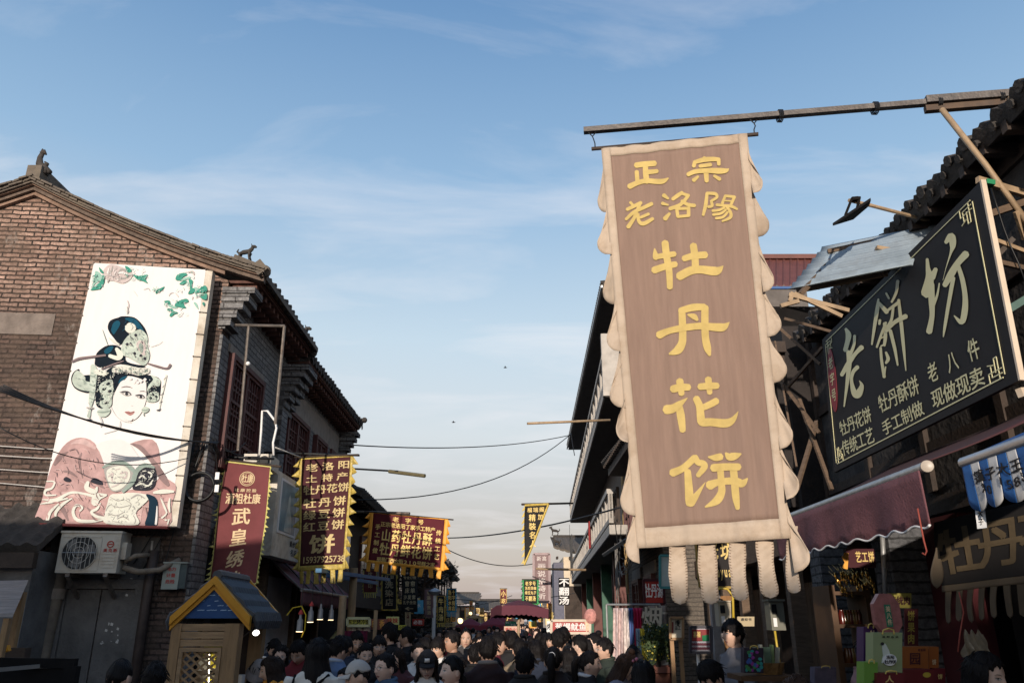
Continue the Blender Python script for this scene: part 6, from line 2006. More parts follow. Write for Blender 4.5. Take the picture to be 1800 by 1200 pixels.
# ---------------------------------------------------------------- signs and banners down the street
def flat_banner(label, px0, py0, px1, py1, D, cloth, border, ink, texts, bw=.06, teeth=(8,.12), tails=(6,.12,.5), bold=.03, skew=0, rod_to=None, **k):
    pn = Panel(at(px0, py0, D), at(px1, py0, D - .05), at(px1 - skew, py1, D - .05), at(px0 - skew, py1, D), wav(.02,.02, px0))
    o = banner('hanging_banner', label, pn, cloth, border, ink, texts, bw=bw, teeth=teeth, tails=tails, bold=bold, nu=10, nv=16, **k)
    return o
m_ylw = mat('yellow_print', (0.80,0.58,0.20)); m_blk = mat('black_banner_cloth', (.014,.012,.012),.8,.2,5)
m_tan = mat('tan_print_far', (.50,.40,.24),.6); m_cyan = mat('cyan_fringe', (.05,.30,.50),.6,.15,8); m_green = mat('green_fringe', (.04,.28,.09),.6,.15,8)
m_brn = mat('plum_board', (.19,.115,.115),.6,.1,4)
vert = lambda s_, u, v0, cw, st, chh: (s_, u, v0, cw, chh, (0, st))
flat_banner('small maroon banner with lemon teeth behind the blue canopy poles', 639,1000,662,1042,20, m_mar, mat('lemon_ruffle', (.56,.50,.16)), m_tan, [vert('坊印', .35,.1,.32,.42,.3)], bw=.03, tails=(7,.2,.5))
flat_banner('black dyeing shop banner reading three large characters, yellow edge', 671,1008,698,1073,21, m_blk, m_yel, m_tan, [('红豆', .2,.04,.26,.1,(.36,0)), vert('洗染店', .24,.2,.5,.235,.2)], tails=None, teeth=(6,.1))
flat_banner('black banner with an arrow under its rows of characters', 706,1009,734,1075,23, m_blk, m_blk, m_tan, [('专业订做', .12,.05,.18,.08,(.2,0)),('窗帘', .2,.18,.28,.15,(.36,0)),('床单', .2,.36,.28,.15,(.36,0)),('沙发套', .12,.55,.22,.12,(.27,0)),('孔子坐垫', .1,.70,.18,.1,(.21,0)),('←', .2,.84,.6,.13,(0,0))], tails=None, teeth=None, bw=.02)
flat_banner('plum brown banner with faint vertical writing left of the street lamp', 746,1034,762,1085,26, m_brn, m_brn, m_tan, [vert('老洛阳黄酒', .3,.08,.4,.17,.14)], tails=None, teeth=None, bw=.02)
flat_banner('yellow edged black banner with a large soup character behind the street lamp', 768,1046,782,1096,29, m_blk, m_yel, m_ylw, [vert('牛肉汤', .2,.1,.6,.28,.24)], tails=(4,.1,.6))
flat_banner('narrow yellow and black banner right of the street lamp', 783,1052,792,1098,34, m_blk, m_yel, m_ylw, [vert('不翻汤店', .2,.06,.6,.22,.19)], tails=(3,.1,.6))
flat_banner('black banner with cyan fringe and two columns of gold characters', 786,1034,802,1075,31, m_blk, m_cyan, m_ylw, [vert('洛阳水席', .12,.06,.34,.23,.2), vert('十字街店', .54,.06,.34,.23,.2)], bw=.1, tails=(8,.22,.7))
flat_banner('black banner with green fringe above the maroon umbrella', 919,1018,946,1062,24, m_blk, m_green, m_ylw, [('老字号', .16,.07,.2,.18,(.24,0)),('洛阳风味', .14,.28,.16,.14,(.19,0)),('绿豆丸子', .14,.46,.16,.14,(.19,0)),('不翻汤', .16,.66,.2,.2,(.24,0))], bw=.08, tails=(7,.6,.7))
flat_banner('small brown banner with a gold character left of the green fringed one', 879,1034,891,1064,36, m_mar, m_yel, m_ylw, [vert('小吃', .2,.12,.6,.44,.36)], tails=None, teeth=None)
flat_banner('dark banner with gold characters under the left half of the maroon umbrella', 888,1072,902,1092,33, m_dkr, m_dkr, m_ylw, [vert('特产', .22,.08,.56,.46,.4)], tails=None, teeth=None)
def board(label, px0, py0, px1, py1, D, mbk, ink, texts, th=.06, name='sign_board', edge=None, cat='sign', skew=0, bold=.025, X=None):
    pn = Panel(at(px0, py0, D), at(px1, py0, D), at(px1 - skew, py1, D), at(px0 - skew, py1, D))
    r_ = thing(name, label, cat, pn.p(.5,1))
    MB().sheet(lambda u, v, o: pn.p(u, v, o - th / 2),1,1, th).build('board', mbk, r_)
    if edge:
        mb = MB()
        for a_, b_ in (((0,0),(1,0)),((1,0),(1,1)),((1,1),(0,1)),((0,1),(0,0))):
            mb.bar(pn.p(*a_, .01), pn.p(*b_, .01),.035 * D / 12,.03, up=pn.N)
        mb.build('frame', edge, r_)
    if texts:
        mb = MB()
        for t in texts:
            put(mb, pn, t[0], t[1], t[2], t[3], t[4], t[5],.006,0, bold)
        mb.build('lettering', ink, r_)
    return r_, pn
m_redb = mat('red_board', (.36,.02,.016),.5,.1,4); m_lime = mat('lime_board', (.50,.50,.06),.5,.1,4)
board('plum vertical sign board with a column of pale characters behind the black pennant', 938,973,966,1057,27, m_brn, mat('pale_plum_print', (.55,.47,.44),.6),[('新高', .2,.05,.26,.1,(.34,0)),('画说格诗听', .25,.2,.5,.13,(0,.155))], edge=mat('plum_edge', (.33,.24,.24),.6))
board('black board with three large white characters on a post by the far balcony', 982,1015,1001,1063,24, m_black, m_whitep, [('不翻汤', .04,.02,.92,.3,(0,.33))])
rs2, _p = board('red squid stall sign with four white characters', 969,1090,1037,1112,15.5, m_redb, m_whitep, [('葱爆鱿鱼', .10,.2,.19,.62,(.205,0))], edge=mat('cream_edge', (.6,.5,.4)))
MB().plate([_p.p(.86,.1,.008), _p.p(.99,.05,.008), _p.p(.99,.75,.008), _p.p(.9,.9,.008)], _p.N * .004).build('squid_picture', mat('squid_print', (.62,.42,.28),.5,.5,14), rs2)
MB().bar((_p.p(.02,1).x, 15.55,0), _p.p(.02,1) + V3((0,.05,0)),.05).bar((_p.p(.98,1).x, 15.55,0), _p.p(.98,1) + V3((0,.05,0)),.05).build('post', m_bamboo, rs2)
MB().ball(_p.p(1.02,-.35),.12,.1,.14).tube([_p.p(1.02,-.2), _p.p(1.0,.6)],.012,5).build('pink_pompom', mat('pink_pompom', (.55,.25,.22),.9,.4,20), rs2)
board('white sign edge peeping out left of the red squid sign', 961,1091,969,1110,16.5, m_whitep, m_ink, [('烤', .1,.2,.8,.6,(0,0))])
ls, _p2 = board('lime stall sign with five black characters on bamboo posts', 611,1086,650,1099,12, m_lime, m_ink, [('东北烤冷面', .02,.12,.185,.76,(.196,0))], edge=mat('pale_edge', (.5,.5,.3)))
pb = at(603,1046,12)
MB().tube([(pb.x, 12,0), pb],.055,8).build('post', m_bamboo, ls)
pb = at(659,1110,12.2)
MB().bar((pb.x, 12.2,0),(pb.x, 12.2, pb.z + .3),.05).build('post', m_bamboo, ls)
board('red round snack sign board beside the lime stall sign', 651,1087,680,1106,12.3, mat('brown_board', (.22,.08,.06)), mat('orange_print', (.7,.35,.08)),[('串', .08,.1,.3,.8,(0,0)),('香', .55,.1,.3,.8,(0,0))])
board('pink and lime sign with two red characters beside the black cap man', 679,1083,701,1097,13, mat('half_lime_board', (.48,.52,.20),.5,.3,3), m_redp, [('辣妹', .06,.15,.4,.7,(.46,0))])
board('glass fronted menu strip of small pictures under the lime sign', 615,1100,650,1110,12.1, mat('menu_strip', (.30,.24,.22),.4,.7,14), m_whitep, [('面粥饼', .1,.2,.2,.6,(.3,0))])
board('red banner sign with white slanting script above the left crowd', 725,1087,745,1099,20, m_redb, m_whitep, [('必胜', .1,.2,.36,.6,(.42,0))])
board('small yellow sign with black letters above the crowd', 700,1098,714,1106,14, m_lime, m_ink, [('小吃', .1,.15,.38,.7,(.42,0))])
board('light blue poster with a white drop beside the plum banner', 728,1054,744,1078,25, mat('sky_blue_poster', (.10,.38,.55),.4,.3,3), m_whitep, [('水', .3,.25,.4,.3,(0,0))])
board('black sign board with two rows of gold letters above the far red umbrella', 822,1083,843,1094,40, m_black, m_tan, [('洛阳特产', .1,.1,.18,.36,(.2,0)),('批发', .3,.55,.18,.36,(.2,0))], edge=m_tan)
for k, (a_, b_, c_, d_, D_, t_) in enumerate(((836,1068,843,1078,52, '味'),(842,1074,856,1082,56, '老店'),(851,1076,857,1094,50, '牛肉汤'),(866,1080,874,1094,48, '不翻'))):
    col_ = len(t_) > 2 or k == 3
    board(['tiny gold lit sign far down the street, highest of the cluster', 'far gold sign with two characters', 'far narrow gold and black sign, three characters tall', 'far dark sign with gold characters near the red umbrella'][k], a_, b_, c_, d_, D_, m_gold if k < 2 else m_dkr, m_dkr if k < 2 else m_ylw,
          [(t_, .1,.06,.8 if col_ else .8 / len(t_),.9 / len(t_) if col_ else .8,(0,.9 / len(t_)) if col_ else (.85 / len(t_),0))], cat='sign')
board('green road sign with white lettering above the crowd', 888,1091,908,1100,30, mat('road_sign_green', (.01,.20,.11),.5), m_whitep, [('丽景门', .06,.12,.12,.35,(.14,0)),('西大街', .5,.5,.12,.4,(.15,0))])
board('orange pink stall sign under the green road sign', 886,1100,915,1112,26, mat('peach_board', (.55,.33,.24),.5), m_redp, [('章鱼小丸', .08,.2,.2,.6,(.22,0))])
board('pale stall sign board before the far left shops', 778,1094,800,1101,30, mat('straw_board', (.48,.38,.20),.5,.2), m_ink, [('小吃', .2,.15,.3,.7,(.34,0))])
rf = random.Random(17)
for k in range(44):
    D_ = rf.uniform(28,62)
    left = k % 5 < 3
    px_ = rf.uniform(700,845) if left else rf.uniform(905,985)
    if left:
        D_ = 24 + 40 * (px_ - 690) / 155 * rf.uniform(.85,1.1)
    w_, hh = rf.uniform(6,12) * 34 / D_, rf.uniform(18,34) * 34 / D_
    py_ = rf.uniform(1058,1088) - hh / 2
    t_ = rf.choice(['牡丹饼', '不翻汤', '豆腐汤', '丸子汤', '水席', '老店'])
    if k % 3 == 2:
        w_, hh = hh * .9, w_ * .9
        tx = [(t_, .08,.15,.84 / len(t_),.7,(.86 / len(t_),0))]
    else:
        tx = [vert(t_, .18,.05,.64,.9 / len(t_),.86 / len(t_))]
    pn = Panel(at(px_, py_, D_), at(px_ + w_, py_, D_), at(px_ + w_, py_ + hh, D_), at(px_, py_ + hh, D_))
    r_ = thing('street_banner', 'small far shop banner with lettering too distant to read', 'banner', pn.p(.5,1), 'small far banners')
    MB().sheet(lambda u, v, o: pn.p(u, v, o),1,1,.03).build('cloth', rf.choice([m_blk, m_dkr, m_mar, m_redb, m_blk, m_brn, m_whitep, m_lime]), r_)
    mb = MB()
    for t in tx:
        put(mb, pn, *t[:6],.02,0,.02)
    mb.build('lettering', rf.choice([m_ylw, m_ylw, m_gold, m_tan]), r_)
    mb = MB()
    for a_, b_ in (((0,0),(0,1)),((1,0),(1,1)),((0,1),(1,1))):
        mb.bar(pn.p(*a_, .01), pn.p(*b_, .01),.05,.04, up=pn.N)
    mb.build('edge', rf.choice([m_yel, m_ylw, m_cyan, m_tan, m_org]), r_)
for k in range(9):                                      # shop lamps lit down the street
    D_ = rf.uniform(30,60)
    q = at(rf.choice([rf.uniform(790,850), rf.uniform(845,905)]), rf.uniform(1072,1094), D_)
    L_ = thing('shop_lamp', 'tiny warm lit shop lamp far down the street', 'lamp', q, 'lit shop lamps far down the street')
    MB().ball(q, .10, n=8, k=6).build('bulb', mat('far_bulb', (1,.8,.5), emit=(1,.66,.3), estr=2.2), L_)
    MB().tube([q + UP * .1, q + UP * .5],.02,5).build('cord', m_cable, L_)
# pennant
pnT = [at(923,888,19), at(965,886,18.8), at(921,992,19)]
pe = thing('pennant', 'black triangular pennant with gold characters and flame edge hanging from a bamboo pole', 'pennant', pnT[2])
pnP = Panel(pnT[0], pnT[1], pnT[1] - V3((0,0,0)) + (pnT[2] - pnT[0]), pnT[2], wav(.02,.03))
def tri(u, v, o):
    return pnP.p(u * (1 - v ** 1.0) + .0, v, o)
MB().sheet(tri, 8,18,.006).build('cloth', m_blk, pe, smooth=True)
mb = MB()
for k in range(9):
    v0 = k / 9
    mb.plate([pnP.p(0, v0), pnP.p(0, v0 + .08), pnP.p(-.13, v0 + .10)], pnP.N * .006)
mb.tube([pnP.p(1 - i / 12, i / 12,.006) for i in range(13)],.025,5)
mb.tube([pnP.p(i / 8,0,.006) for i in range(9)],.025,5)
mb.build('fringe', m_yel, pe)
mb = MB()
put(mb, pnP, '福瑞阁', .12,.045,.2,.085,(.25,0),.008,0,.02)
put(mb, pnP, '精装名人', .2,.16,.26,.12,(0,.145),.008,0,.02)
put(mb, pnP, '加', .56,.16,.2,.1,(0,0),.008,0,.02)
mb.build('lettering', m_ylw, pe)
cable('bamboo_pole', 'thin dark pole holding the black pennant', [[at(918,886,19), at(1006,884,22)]],.03, m_dkwood, 'pole')
cable('bamboo_pole', 'pale bamboo pole sticking out over the street left of the great banner', [[at(927,744,20), at(1072,738,21)]],.035, m_bamboo, 'pole')
cable('bamboo_pole', 'pale pole crossing the plum sign board', [[at(942,999,25), at(1030,1001,25)]],.04, m_bamboo, 'pole')
mb = MB()
for k in range(2):
    a_, b_ = at(560 + 8 * k, 1002 + 8 * k, 12 + k), at(682 - 22 * k, 1018 + 6 * k, 17)
    mb.bar(a_, b_, .09,.06)
mb.build('canopy_bar', mat('blue_canopy', (.025,.14,.28),.5,.15,6), cat='canopy bar', label='pair of blue folded canopy bars reaching over the lime stall')
# umbrellas
def umbrella(label, px, py, D, w, ztop, sag_, mt, tilt=(0,0,0)):
    c_ = at(px, py, D)
    u_ = thing('market_umbrella', label, 'umbrella', (c_.x, D, 0), 'maroon market umbrellas')
    mb = MB()
    hw = w / 2
    def fn(u, v, o):
        x, y = (2 * u - 1),(2 * v - 1)
        m_ = max(abs(x), abs(y))
        return V3((c_.x + hw * x, D + hw * y, c_.z - sag_ * m_ ** 1.15 + o - .04 * (1 - abs(abs(x) - abs(y))) * m_))
    mb.sheet(fn, 16,16,.012)
    MB.build(mb, 'canopy', mt, u_, smooth=True)
    mb = MB()
    cs = [(-1,-1),(1,-1),(1,1),(-1,1)]
    for k in range(4):
        a_, b_ = cs[k], cs[(k + 1) % 4]
        def f2(u, v, o, a_=a_, b_=b_):
            x, y = a_[0] + (b_[0] - a_[0]) * u, a_[1] + (b_[1] - a_[1]) * u
            dr = .16 + .03 * abs(math.sin(u * 30))
            return V3((c_.x + hw * x * 1.005, D + hw * y * 1.005, c_.z - sag_ - .04 * (1 - abs(abs(x) - abs(y))) - dr * v)) + V3((a_[1] + b_[1],0,0)) * 0 + V3((o, o, 0))
        mb.sheet(f2,40,2,.008)
    mb.build('valance', mt, u_)
    MB().tube([(c_.x, D, 0),(c_.x, D, c_.z)],.03,8).build('pole', m_bamboo, u_)
    mb = MB()
    for sx, sy in cs:
        mb.tube([(c_.x, D, c_.z - .06),(c_.x + hw * sx, D + hw * sy, c_.z - sag_ - .03)],.012,5)
    mb.build('rib', m_bamboo, u_)
    u_.rotation_euler = tilt
    return u_
m_umb = mat('plum_umbrella', (.115,.030,.045),.8,.12,4)
uu = umbrella('big plum umbrella over the middle of the crowd', 905,1053,17.5,1.0,0,.15, m_umb, (R(-3), R(3.5),.25))
m_umr = mat('red_umbrella', (.22,.035,.055),.8,.12,4)
umbrella('small far red umbrella left of the middle of the street', 826,1086,38,1.3,0,.3, m_umr)
umbrella('far red umbrella close to the green road sign', 868,1083,36,1.2,0,.34, m_umr)
umbrella('red umbrella half hidden behind the one by the green road sign', 884,1079,40,1.2,0,.36, m_umr)
# street lamp
lp = at(764,1043,26)
sl = thing('street_lamp', 'white post street lamp with a saucer head among the left banners', 'street lamp', (lp.x, 26,0))
MB().tube([(lp.x, 26,0),(lp.x, 26, lp.z)],.06,8).build('post', m_whitep, sl)
MB().lathe([(.05,-.06),(.18,.02),(.21,.06),(.19,.1),(.06,.16),(.02,.17)], lp, 16).build('lamp_head', m_galv, sl, smooth=50)
pl_ = at(608,1000,13.5)
cable('timber_post', 'rough timber post standing at the end of the left awning', [[(pl_.x, 14.2,0),(pl_.x, 14.2,2.7)]],.07, m_log, 'post')

# trees
def tree(label, x, y, h, cr, n, mt, seed, lean=0):
    r_ = random.Random(seed)
    t_ = thing('conifer_tree' if lean else 'street_tree', label, 'tree', (x, y, 0))
    mb = MB()
    top = V3((x + lean, y, h))
    base = V3((x, y, 0))
    mb.tube([base, base.lerp(top, .5) + V3((lean * .1,0,0)), top],[.16,.10,.03],8)
    tips = []
    for k in range(34):
        f = r_.uniform(.35,1)
        a_ = base.lerp(top, f)
        an = r_.uniform(0,6.28)
        L_ = cr * (1.25 - f) * r_.uniform(.6,1.2) + .3
        e_ = a_ + V3((math.cos(an) * L_, math.sin(an) * L_, r_.uniform(-.1,.5) * L_))
        mb.tube([a_, a_.lerp(e_, .5) + UP * .08, e_],[.035,.022,.008],5)
        for j in range(6):
            tips.append((a_.lerp(e_, r_.uniform(.3,1.0)),(e_ - a_).normalized()))
    mb.build('trunk', m_dkwood, t_)
    mb = MB()
    for k in range(n):
        q, d = r_.choice(tips)
        p_ = q + V3((r_.gauss(0,.12), r_.gauss(0,.12), r_.gauss(0,.10)))
        dd = (d + V3((r_.uniform(-.8,.8), r_.uniform(-.8,.8), r_.uniform(-.5,.9)))).normalized()
        sd = dd.cross(V3((r_.uniform(-1,1), r_.uniform(-1,1),1))).normalized()
        l_, w_ = r_.uniform(.08,.2), r_.uniform(.012,.035)
        mb.add([p_ - sd * w_, p_ + dd * l_ * .5 - sd * w_ * 1.2, p_ + dd * l_, p_ + dd * l_ * .5 + sd * w_ * 1.2],[(0,1,2,3)])
    mb.build('crown', mt, t_)
m_con = mat('dull_conifer', (.035,.036,.026),.8,.5,2)
tA = at(755,1000,31)
tree('dark ragged conifer leaning behind the orange banner tails', tA.x - .6,31, tA.z + .15,1.9,2600, m_con, 3,.5)
tB = at(728,1012,33)
tree('second dark conifer, lower, left of the leaning one', tB.x, 33, tB.z, 1.7,2000, m_con, 6,.1)
# wires over the street
for k, (a_, b_, s_, lb_) in enumerate(((at(606,781,18.2), at(1004,764,30),.25, 'long thin wire crossing the sky just above the pale horizon'),(at(628,878,18.5), at(1004,762,32),.7, 'sagging wire rising from the left eave to the right roof'),(at(788,945,26), at(1095,890,17),.15, 'black cable from the orange banner to the brick building'),(at(788,966,28), at(962,984,30),.35, 'thin sagging wire beside the black pennant'),
                                        (at(800,1052,40), at(1010,1042,34),.2, 'far cable above the plum umbrella'),(at(700,1062,28), at(900,1046,45),.3, 'far cable passing the blue fringed banner'),(at(1004,762,30), at(1010,800,29),.05, 'short wire end at the corner of the dark roof'))):
    cable('overhead_wire', lb_, [sag(a_, b_, s_, 16)],.016 if k != 2 else .02, m_cable, 'wire')
for k, (px, py) in enumerate(((888,646),(797,742))):
    q = at(px, py, 45)
    bd = thing('flying_bird', ['tiny dark bird high in the pale sky, upper of two', 'tiny dark bird in the sky above the orange banner, lower of two'][k], 'bird', q)
    MB().tube([q - V3((.1,0,0)), q, q + V3((.12,0,.01))],[.01,.035,.012],6).plate([q + V3((-.05,0,.0)), q + V3((.05,0,.0)), q + V3((0,.22,.06))], UP * .006).plate([q + V3((-.05,0,.0)), q + V3((.05,0,.0)), q + V3((0,-.22,.06))], UP * .006).build('body', m_black, bd)

# ---------------------------------------------------------------- right pavement: clothes, shrub, boards, boxes
m_pot = mat('terracotta', (.20,.075,.05),.8,.2,6)
scarf_cols = [((.52,.40,.38), 'pale pink flowered scarf at the left end of the street rack'),((.62,.55,.52), 'whitish flowered scarf second on the rack'),((.08,.14,.35), 'narrow blue scarf on the rack'),((.50,.02,.08), 'crimson scarf on the rack'),((.40,.05,.09), 'dark red patterned scarf on the rack'),
              ((.20,.155,.13), 'brown checked shawl with cream stripes at the right end of the rack')]
sx = 1072
for k, (col, lb_) in enumerate(scarf_cols):
    w_ = (18,12,7,11,9,34)[k]
    D_ = 12.0 + .05 * k
    tl = at(sx + (6 if k == 0 else 0),1068 - (4 if k == 5 else 0), D_)
    wid = w_ / 1375 * D_ * 1.07
    L_ = (1.05,.75,.5,.8,.75,.95)[k]
    th_ = thing('hanging_scarf', lb_, 'scarf', tl - UP * L_, 'scarves on the street rack')
    sh = MB()
    sh.sheet(lambda u, v, o: tl + V3((wid * (u + (-.35 * v if k == 0 else 0)), o + .05 * math.sin(u * 14 + k),-L_ * v * (1 + .06 * math.sin(u * 5)))),14,14,.01)
    sh.build('cloth', mat('scarf_cloth_%d' % k, col, .85,.45 if k in (0,1,4) else .15,16), th_, smooth=True)
    if k == 5:
        mb = MB()
        for j in range(5):
            mb.sheet(lambda u, v, o: tl + V3((wid * u, -.012 + o + .05 * math.sin(u * 14 + k),-L_ * (.1 + .19 * j + .03 * v) * (1 + .06 * math.sin(u * 5)))),14,1,.004)
        for j in range(3):
            mb.sheet(lambda u, v, o: tl + V3((wid * (.15 + .3 * j + .05 * v),-.016 + o + .05 * math.sin((.15 + .3 * j) * 14 + k),-L_ * u)),10,1,.004)
        mb.build('check_stripe', mat('cream_stripe', (.5,.43,.33),.85), th_)
    sx += w_ + 1
rk_ = thing('clothes_rack', 'metal rack on the pavement from which the scarves hang', 'rack', (at(1075,1068,12.2).x, 12.2,0))
ra_, rb2 = at(1066,1062,12.2), at(1160,1062,12.4)
MB().tube([ra_, rb2],.015,8).build('rail', m_galv, rk_)
for q in (ra_, rb2):
    MB().tube([(q.x, q.y, 0), q],.015,8).build('upright', m_galv, rk_)
for k, (px, w_, col, lb_) in enumerate(((1117,6,(.25,.33,.40), 'grey blue scarf hanging lower, left of the yellow one'),(1124,10,(.62,.46,.04), 'bright yellow scarf hanging low beside the shrub'),(1135,8,(.35,.40,.45), 'pale blue grey scarf right of the yellow one'))):
    tl = at(px, 1104,11.2)
    th_ = thing('hanging_scarf', lb_, 'scarf', tl - UP * .6, 'scarves on the street rack')
    wid = w_ / 1375 * 12
    MB().sheet(lambda u, v, o: tl + V3((wid * u * (1 + .4 * v), o + .03 * math.sin(u * 12 + k),-.55 * v)),10,8,.01).build('cloth', mat('low_scarf_%d' % k, col, .85,.15,9), th_, smooth=True)
board('red board with large white characters hung on the brick building', 1131,1019,1166,1061,14.2, m_redb, m_whitep, [('牡丹源', .03,.15,.31,.6,(.32,0))], skew=-2, edge=m_dkr)
board('pale blue light box sign beside the first cream tongue of the great banner', 1160,976,1184,1032,13.6, mat('pale_blue_glass', (.34,.44,.46),.3,.25,3), m_whitep, [], edge=mat('teal_edge', (.05,.22,.24)))
board('cream cut out tobacco sign between the shawl and the shrub', 1130,1068,1162,1103,12.0, mat('brown_backing', (.09,.075,.06)), mat('cream_cutout', (.50,.44,.35),.7),[('烟', -.05,-.05,1.1,1.1,(0,0))], th=.04)
sb_, _ = board('black shop sign board with gold frame behind the tongues of the great banner', 1222,952,1292,1032,9.6, m_sblk, m_gold, [('老坊', .25,.02,.3,.38,(.36,0)),('huyuan', .34,.5,.1,.3,(.1,0))], edge=mat('gold_moulding', (.28,.19,.05),.4, metal=.3), skew=-8)
# shrub in a pot
pc_ = at(1157,1173,9.4)
pot = thing('potted_shrub', 'round dark green shrub with yellow berries in a terracotta pot', 'potted plant', (pc_.x, 9.4,0))
zt = pc_.z
MB().lathe([(.12, zt - .32),(.17, zt - .05),(.2, zt - .04),(.2, zt + .02),(.17, zt + .02),(.165, zt - .02)],(pc_.x, 9.4,0),18).build('pot', m_pot, pot, smooth=40)
MB().box(pc_.x - .25, pc_.x + .25,9.2,9.6,0, zt - .325).build('plinth', mat('brick_plinth', (.17,.075,.05),.9,.3,8), pot)
r_ = random.Random(12)
MB().tube([(pc_.x, 9.4, zt - .02),(pc_.x + .02,9.4, zt + .2),(pc_.x, 9.4, zt + .5)],[.03,.025,.01],6).build('trunk', m_dkwood, pot)
mb = MB(); mb2 = MB()
cc = at(1156,1130,9.4)
for k in range(1900):
    d = V3((r_.gauss(0,1), r_.gauss(0,1), r_.gauss(0,1))).normalized()
    rr2 = r_.uniform(.3,1) ** .5
    nn_ = .75 + .35 * math.sin(d.x * 5 + 1) * math.cos(d.z * 4 + d.y * 3)
    p_ = cc + V3((d.x * .21, d.y * .21, d.z * .27)) * rr2 * nn_
    a_ = V3((r_.uniform(-1,1), r_.uniform(-1,1), r_.uniform(-.3,1))).normalized()
    b_ = a_.cross(V3((r_.uniform(-1,1), r_.uniform(-1,1), r_.uniform(-1,1)))).normalized()
    l_, w_ = r_.uniform(.03,.055), r_.uniform(.008,.014)
    mb.add([p_, p_ + a_ * l_ * .5 - b_ * w_, p_ + a_ * l_, p_ + a_ * l_ * .5 + b_ * w_],[(0,1,2,3)])
    if k % 22 == 0:
        mb2.ball(p_, .011, n=5, k=3)
mb.build('crown', mat('shrub_leaf', (.045,.065,.022),.6,.5,3), pot)
mb2.build('berry_cluster', mat('yellow_berry', (.45,.36,.04),.5), pot)
# framed board on wooden legs, calendar on a pole
fb, pn = board('wood framed menu board with black brush writing on two timber legs', 1178,1085,1200,1122,8.8, mat('paper_cream', (.55,.48,.36),.7,.08), m_ink, [('手工糖画', .55,.1,.14,.3,(-.0,.0)),('手工', .62,.12,.2,.22,(0,.25)),('绣品', .38,.12,.2,.22,(0,.25))], edge=mat('honey_wood', (.30,.17,.08),.6), th=.03, bold=.02)
MB().plate([pn.p(.1,.2,.006), pn.p(.26,.2,.006), pn.p(.26,.72,.006), pn.p(.1,.72,.006)], pn.N * .002).build('red_panel', mat('dull_red_panel', (.25,.05,.04)), fb)
for u_ in (.15,.85):
    q = pn.p(u_, 1.0)
    MB().bar((q.x, q.y + .03,0), q + V3((0,.03,.02)),.04,.03).build('leg', mat('honey_wood', (.30,.17,.08)), fb)
cb, pn = board('white picture calendar board in a dark frame on a thin pole', 1213,1101,1250,1146,7.4, mat('calendar_white', (.62,.60,.66),.4,.05), m_redp, [], edge=mat('dark_frame', (.05,.045,.055),.5), th=.03)
mb = MB(); mb.plate([pn.p(.08,.10,.006), pn.p(.9,.10,.006), pn.p(.9,.56,.006), pn.p(.08,.56,.006)], pn.N * .002); mb.build('picture', mat('calendar_red_picture', (.28,.03,.03),.4,.5,8), cb)
mb = MB(); put(mb, pn, '喜福', .14,.18,.16,.24,(.18,0),.010,0,.03); mb.build('lettering', m_ylw, cb)
mb = MB(); mb.plate([pn.p(.55,.34,.0095), pn.p(.88,.30,.0095), pn.p(.9,.55,.0095), pn.p(.58,.56,.0095)], pn.N * .002); mb.build('green_inset', mat('calendar_green', (.02,.22,.08)), cb)
mb = MB()
for r2 in range(2):
    for c2 in range(9):
        q = pn.p(.1 + .1 * c2,.68 + .16 * r2,.007)
        mb.lathe([(.012,0),(.012,.003)], q, 8,0, pn.N)
mb.build('date_dot_row', mat('date_dot', (.25,.08,.10)), cb)
q = pn.p(.4,1)
MB().tube([(q.x, q.y + .03,0), q + V3((0,.03,.05))],.015,8).build('pole', m_whitep, cb)
# wall boxes and door
def wallbox(label, px0, py0, px1, py1, D, mt, name='meter_box'):
    a_, b_ = at(px0, py0, D), at(px1, py1, D)
    r_ = thing(name, label, 'meter box', ((a_.x + b_.x) / 2, D, b_.z))
    MB().box(a_.x, b_.x, D, D + .18, b_.z, a_.z).build('case', mt, r_)
    w_ = b_.x - a_.x
    MB().box(a_.x + w_ * .12, a_.x + w_ * .45, D - .012, D - .001, b_.z + (a_.z - b_.z) * .55, a_.z - .03).build('meter_window', m_glassd, r_)
    MB().box(a_.x + w_ * .15, a_.x + w_ * .4, D - .008, D - .001, b_.z + (a_.z - b_.z) * .12, b_.z + (a_.z - b_.z) * .42).build('notice', m_whitep, r_)
    MB().box(a_.x - .015, b_.x + .015, D - .02, D + .2, a_.z + .001, a_.z + .02).build('lid', mt, r_)
    return r_
wallbox('cream meter box above the man in the grey shirt', 1262,1058,1290,1100,9.4, mat('cream_case', (.40,.34,.25),.6,.1))
wallbox('olive grey meter box with two windows under the last cream tongue', 1352,1056,1382,1107,8.6, mat('olive_case', (.16,.155,.12),.6,.15))
cable('yellow_pipe', 'thin yellow gas pipe bending down beside the cream meter box', [[at(1262,1034,9.3), at(1278,1034,9.3), at(1288,1046,9.3), at(1290,1110,9.3)]],.014, mat('yellow_enamel_pipe', (.50,.35,.04),.4), 'pipe')
cable('yellow_pipe', 'thin yellow strip running down under the olive meter box', [[at(1362,1108,8.5), at(1370,1165,8.5)]],.012, mat('yellow_enamel_pipe', (.50,.35,.04)), 'pipe')
a_, b_ = at(1252,1062,9.9), at(1300,1190,9.9)
od = thing('plank_door', 'orange brown plank door behind the man in the grey shirt', 'door', ((a_.x + b_.x) / 2,9.9,0))
MB().box(a_.x + .1, b_.x, 9.9,9.94,0, a_.z + .1).build('leaf', mat('orange_plank', (.24,.115,.04),.65,.3,4,.3,30, stretch=(6,6,1)), od)
mb = MB()
for k in range(9):
    mb.box(a_.x + .12, b_.x - .02,9.885,9.899,.3 + .2 * k, .315 + .2 * k)
mb.build('batten', m_wood, od)
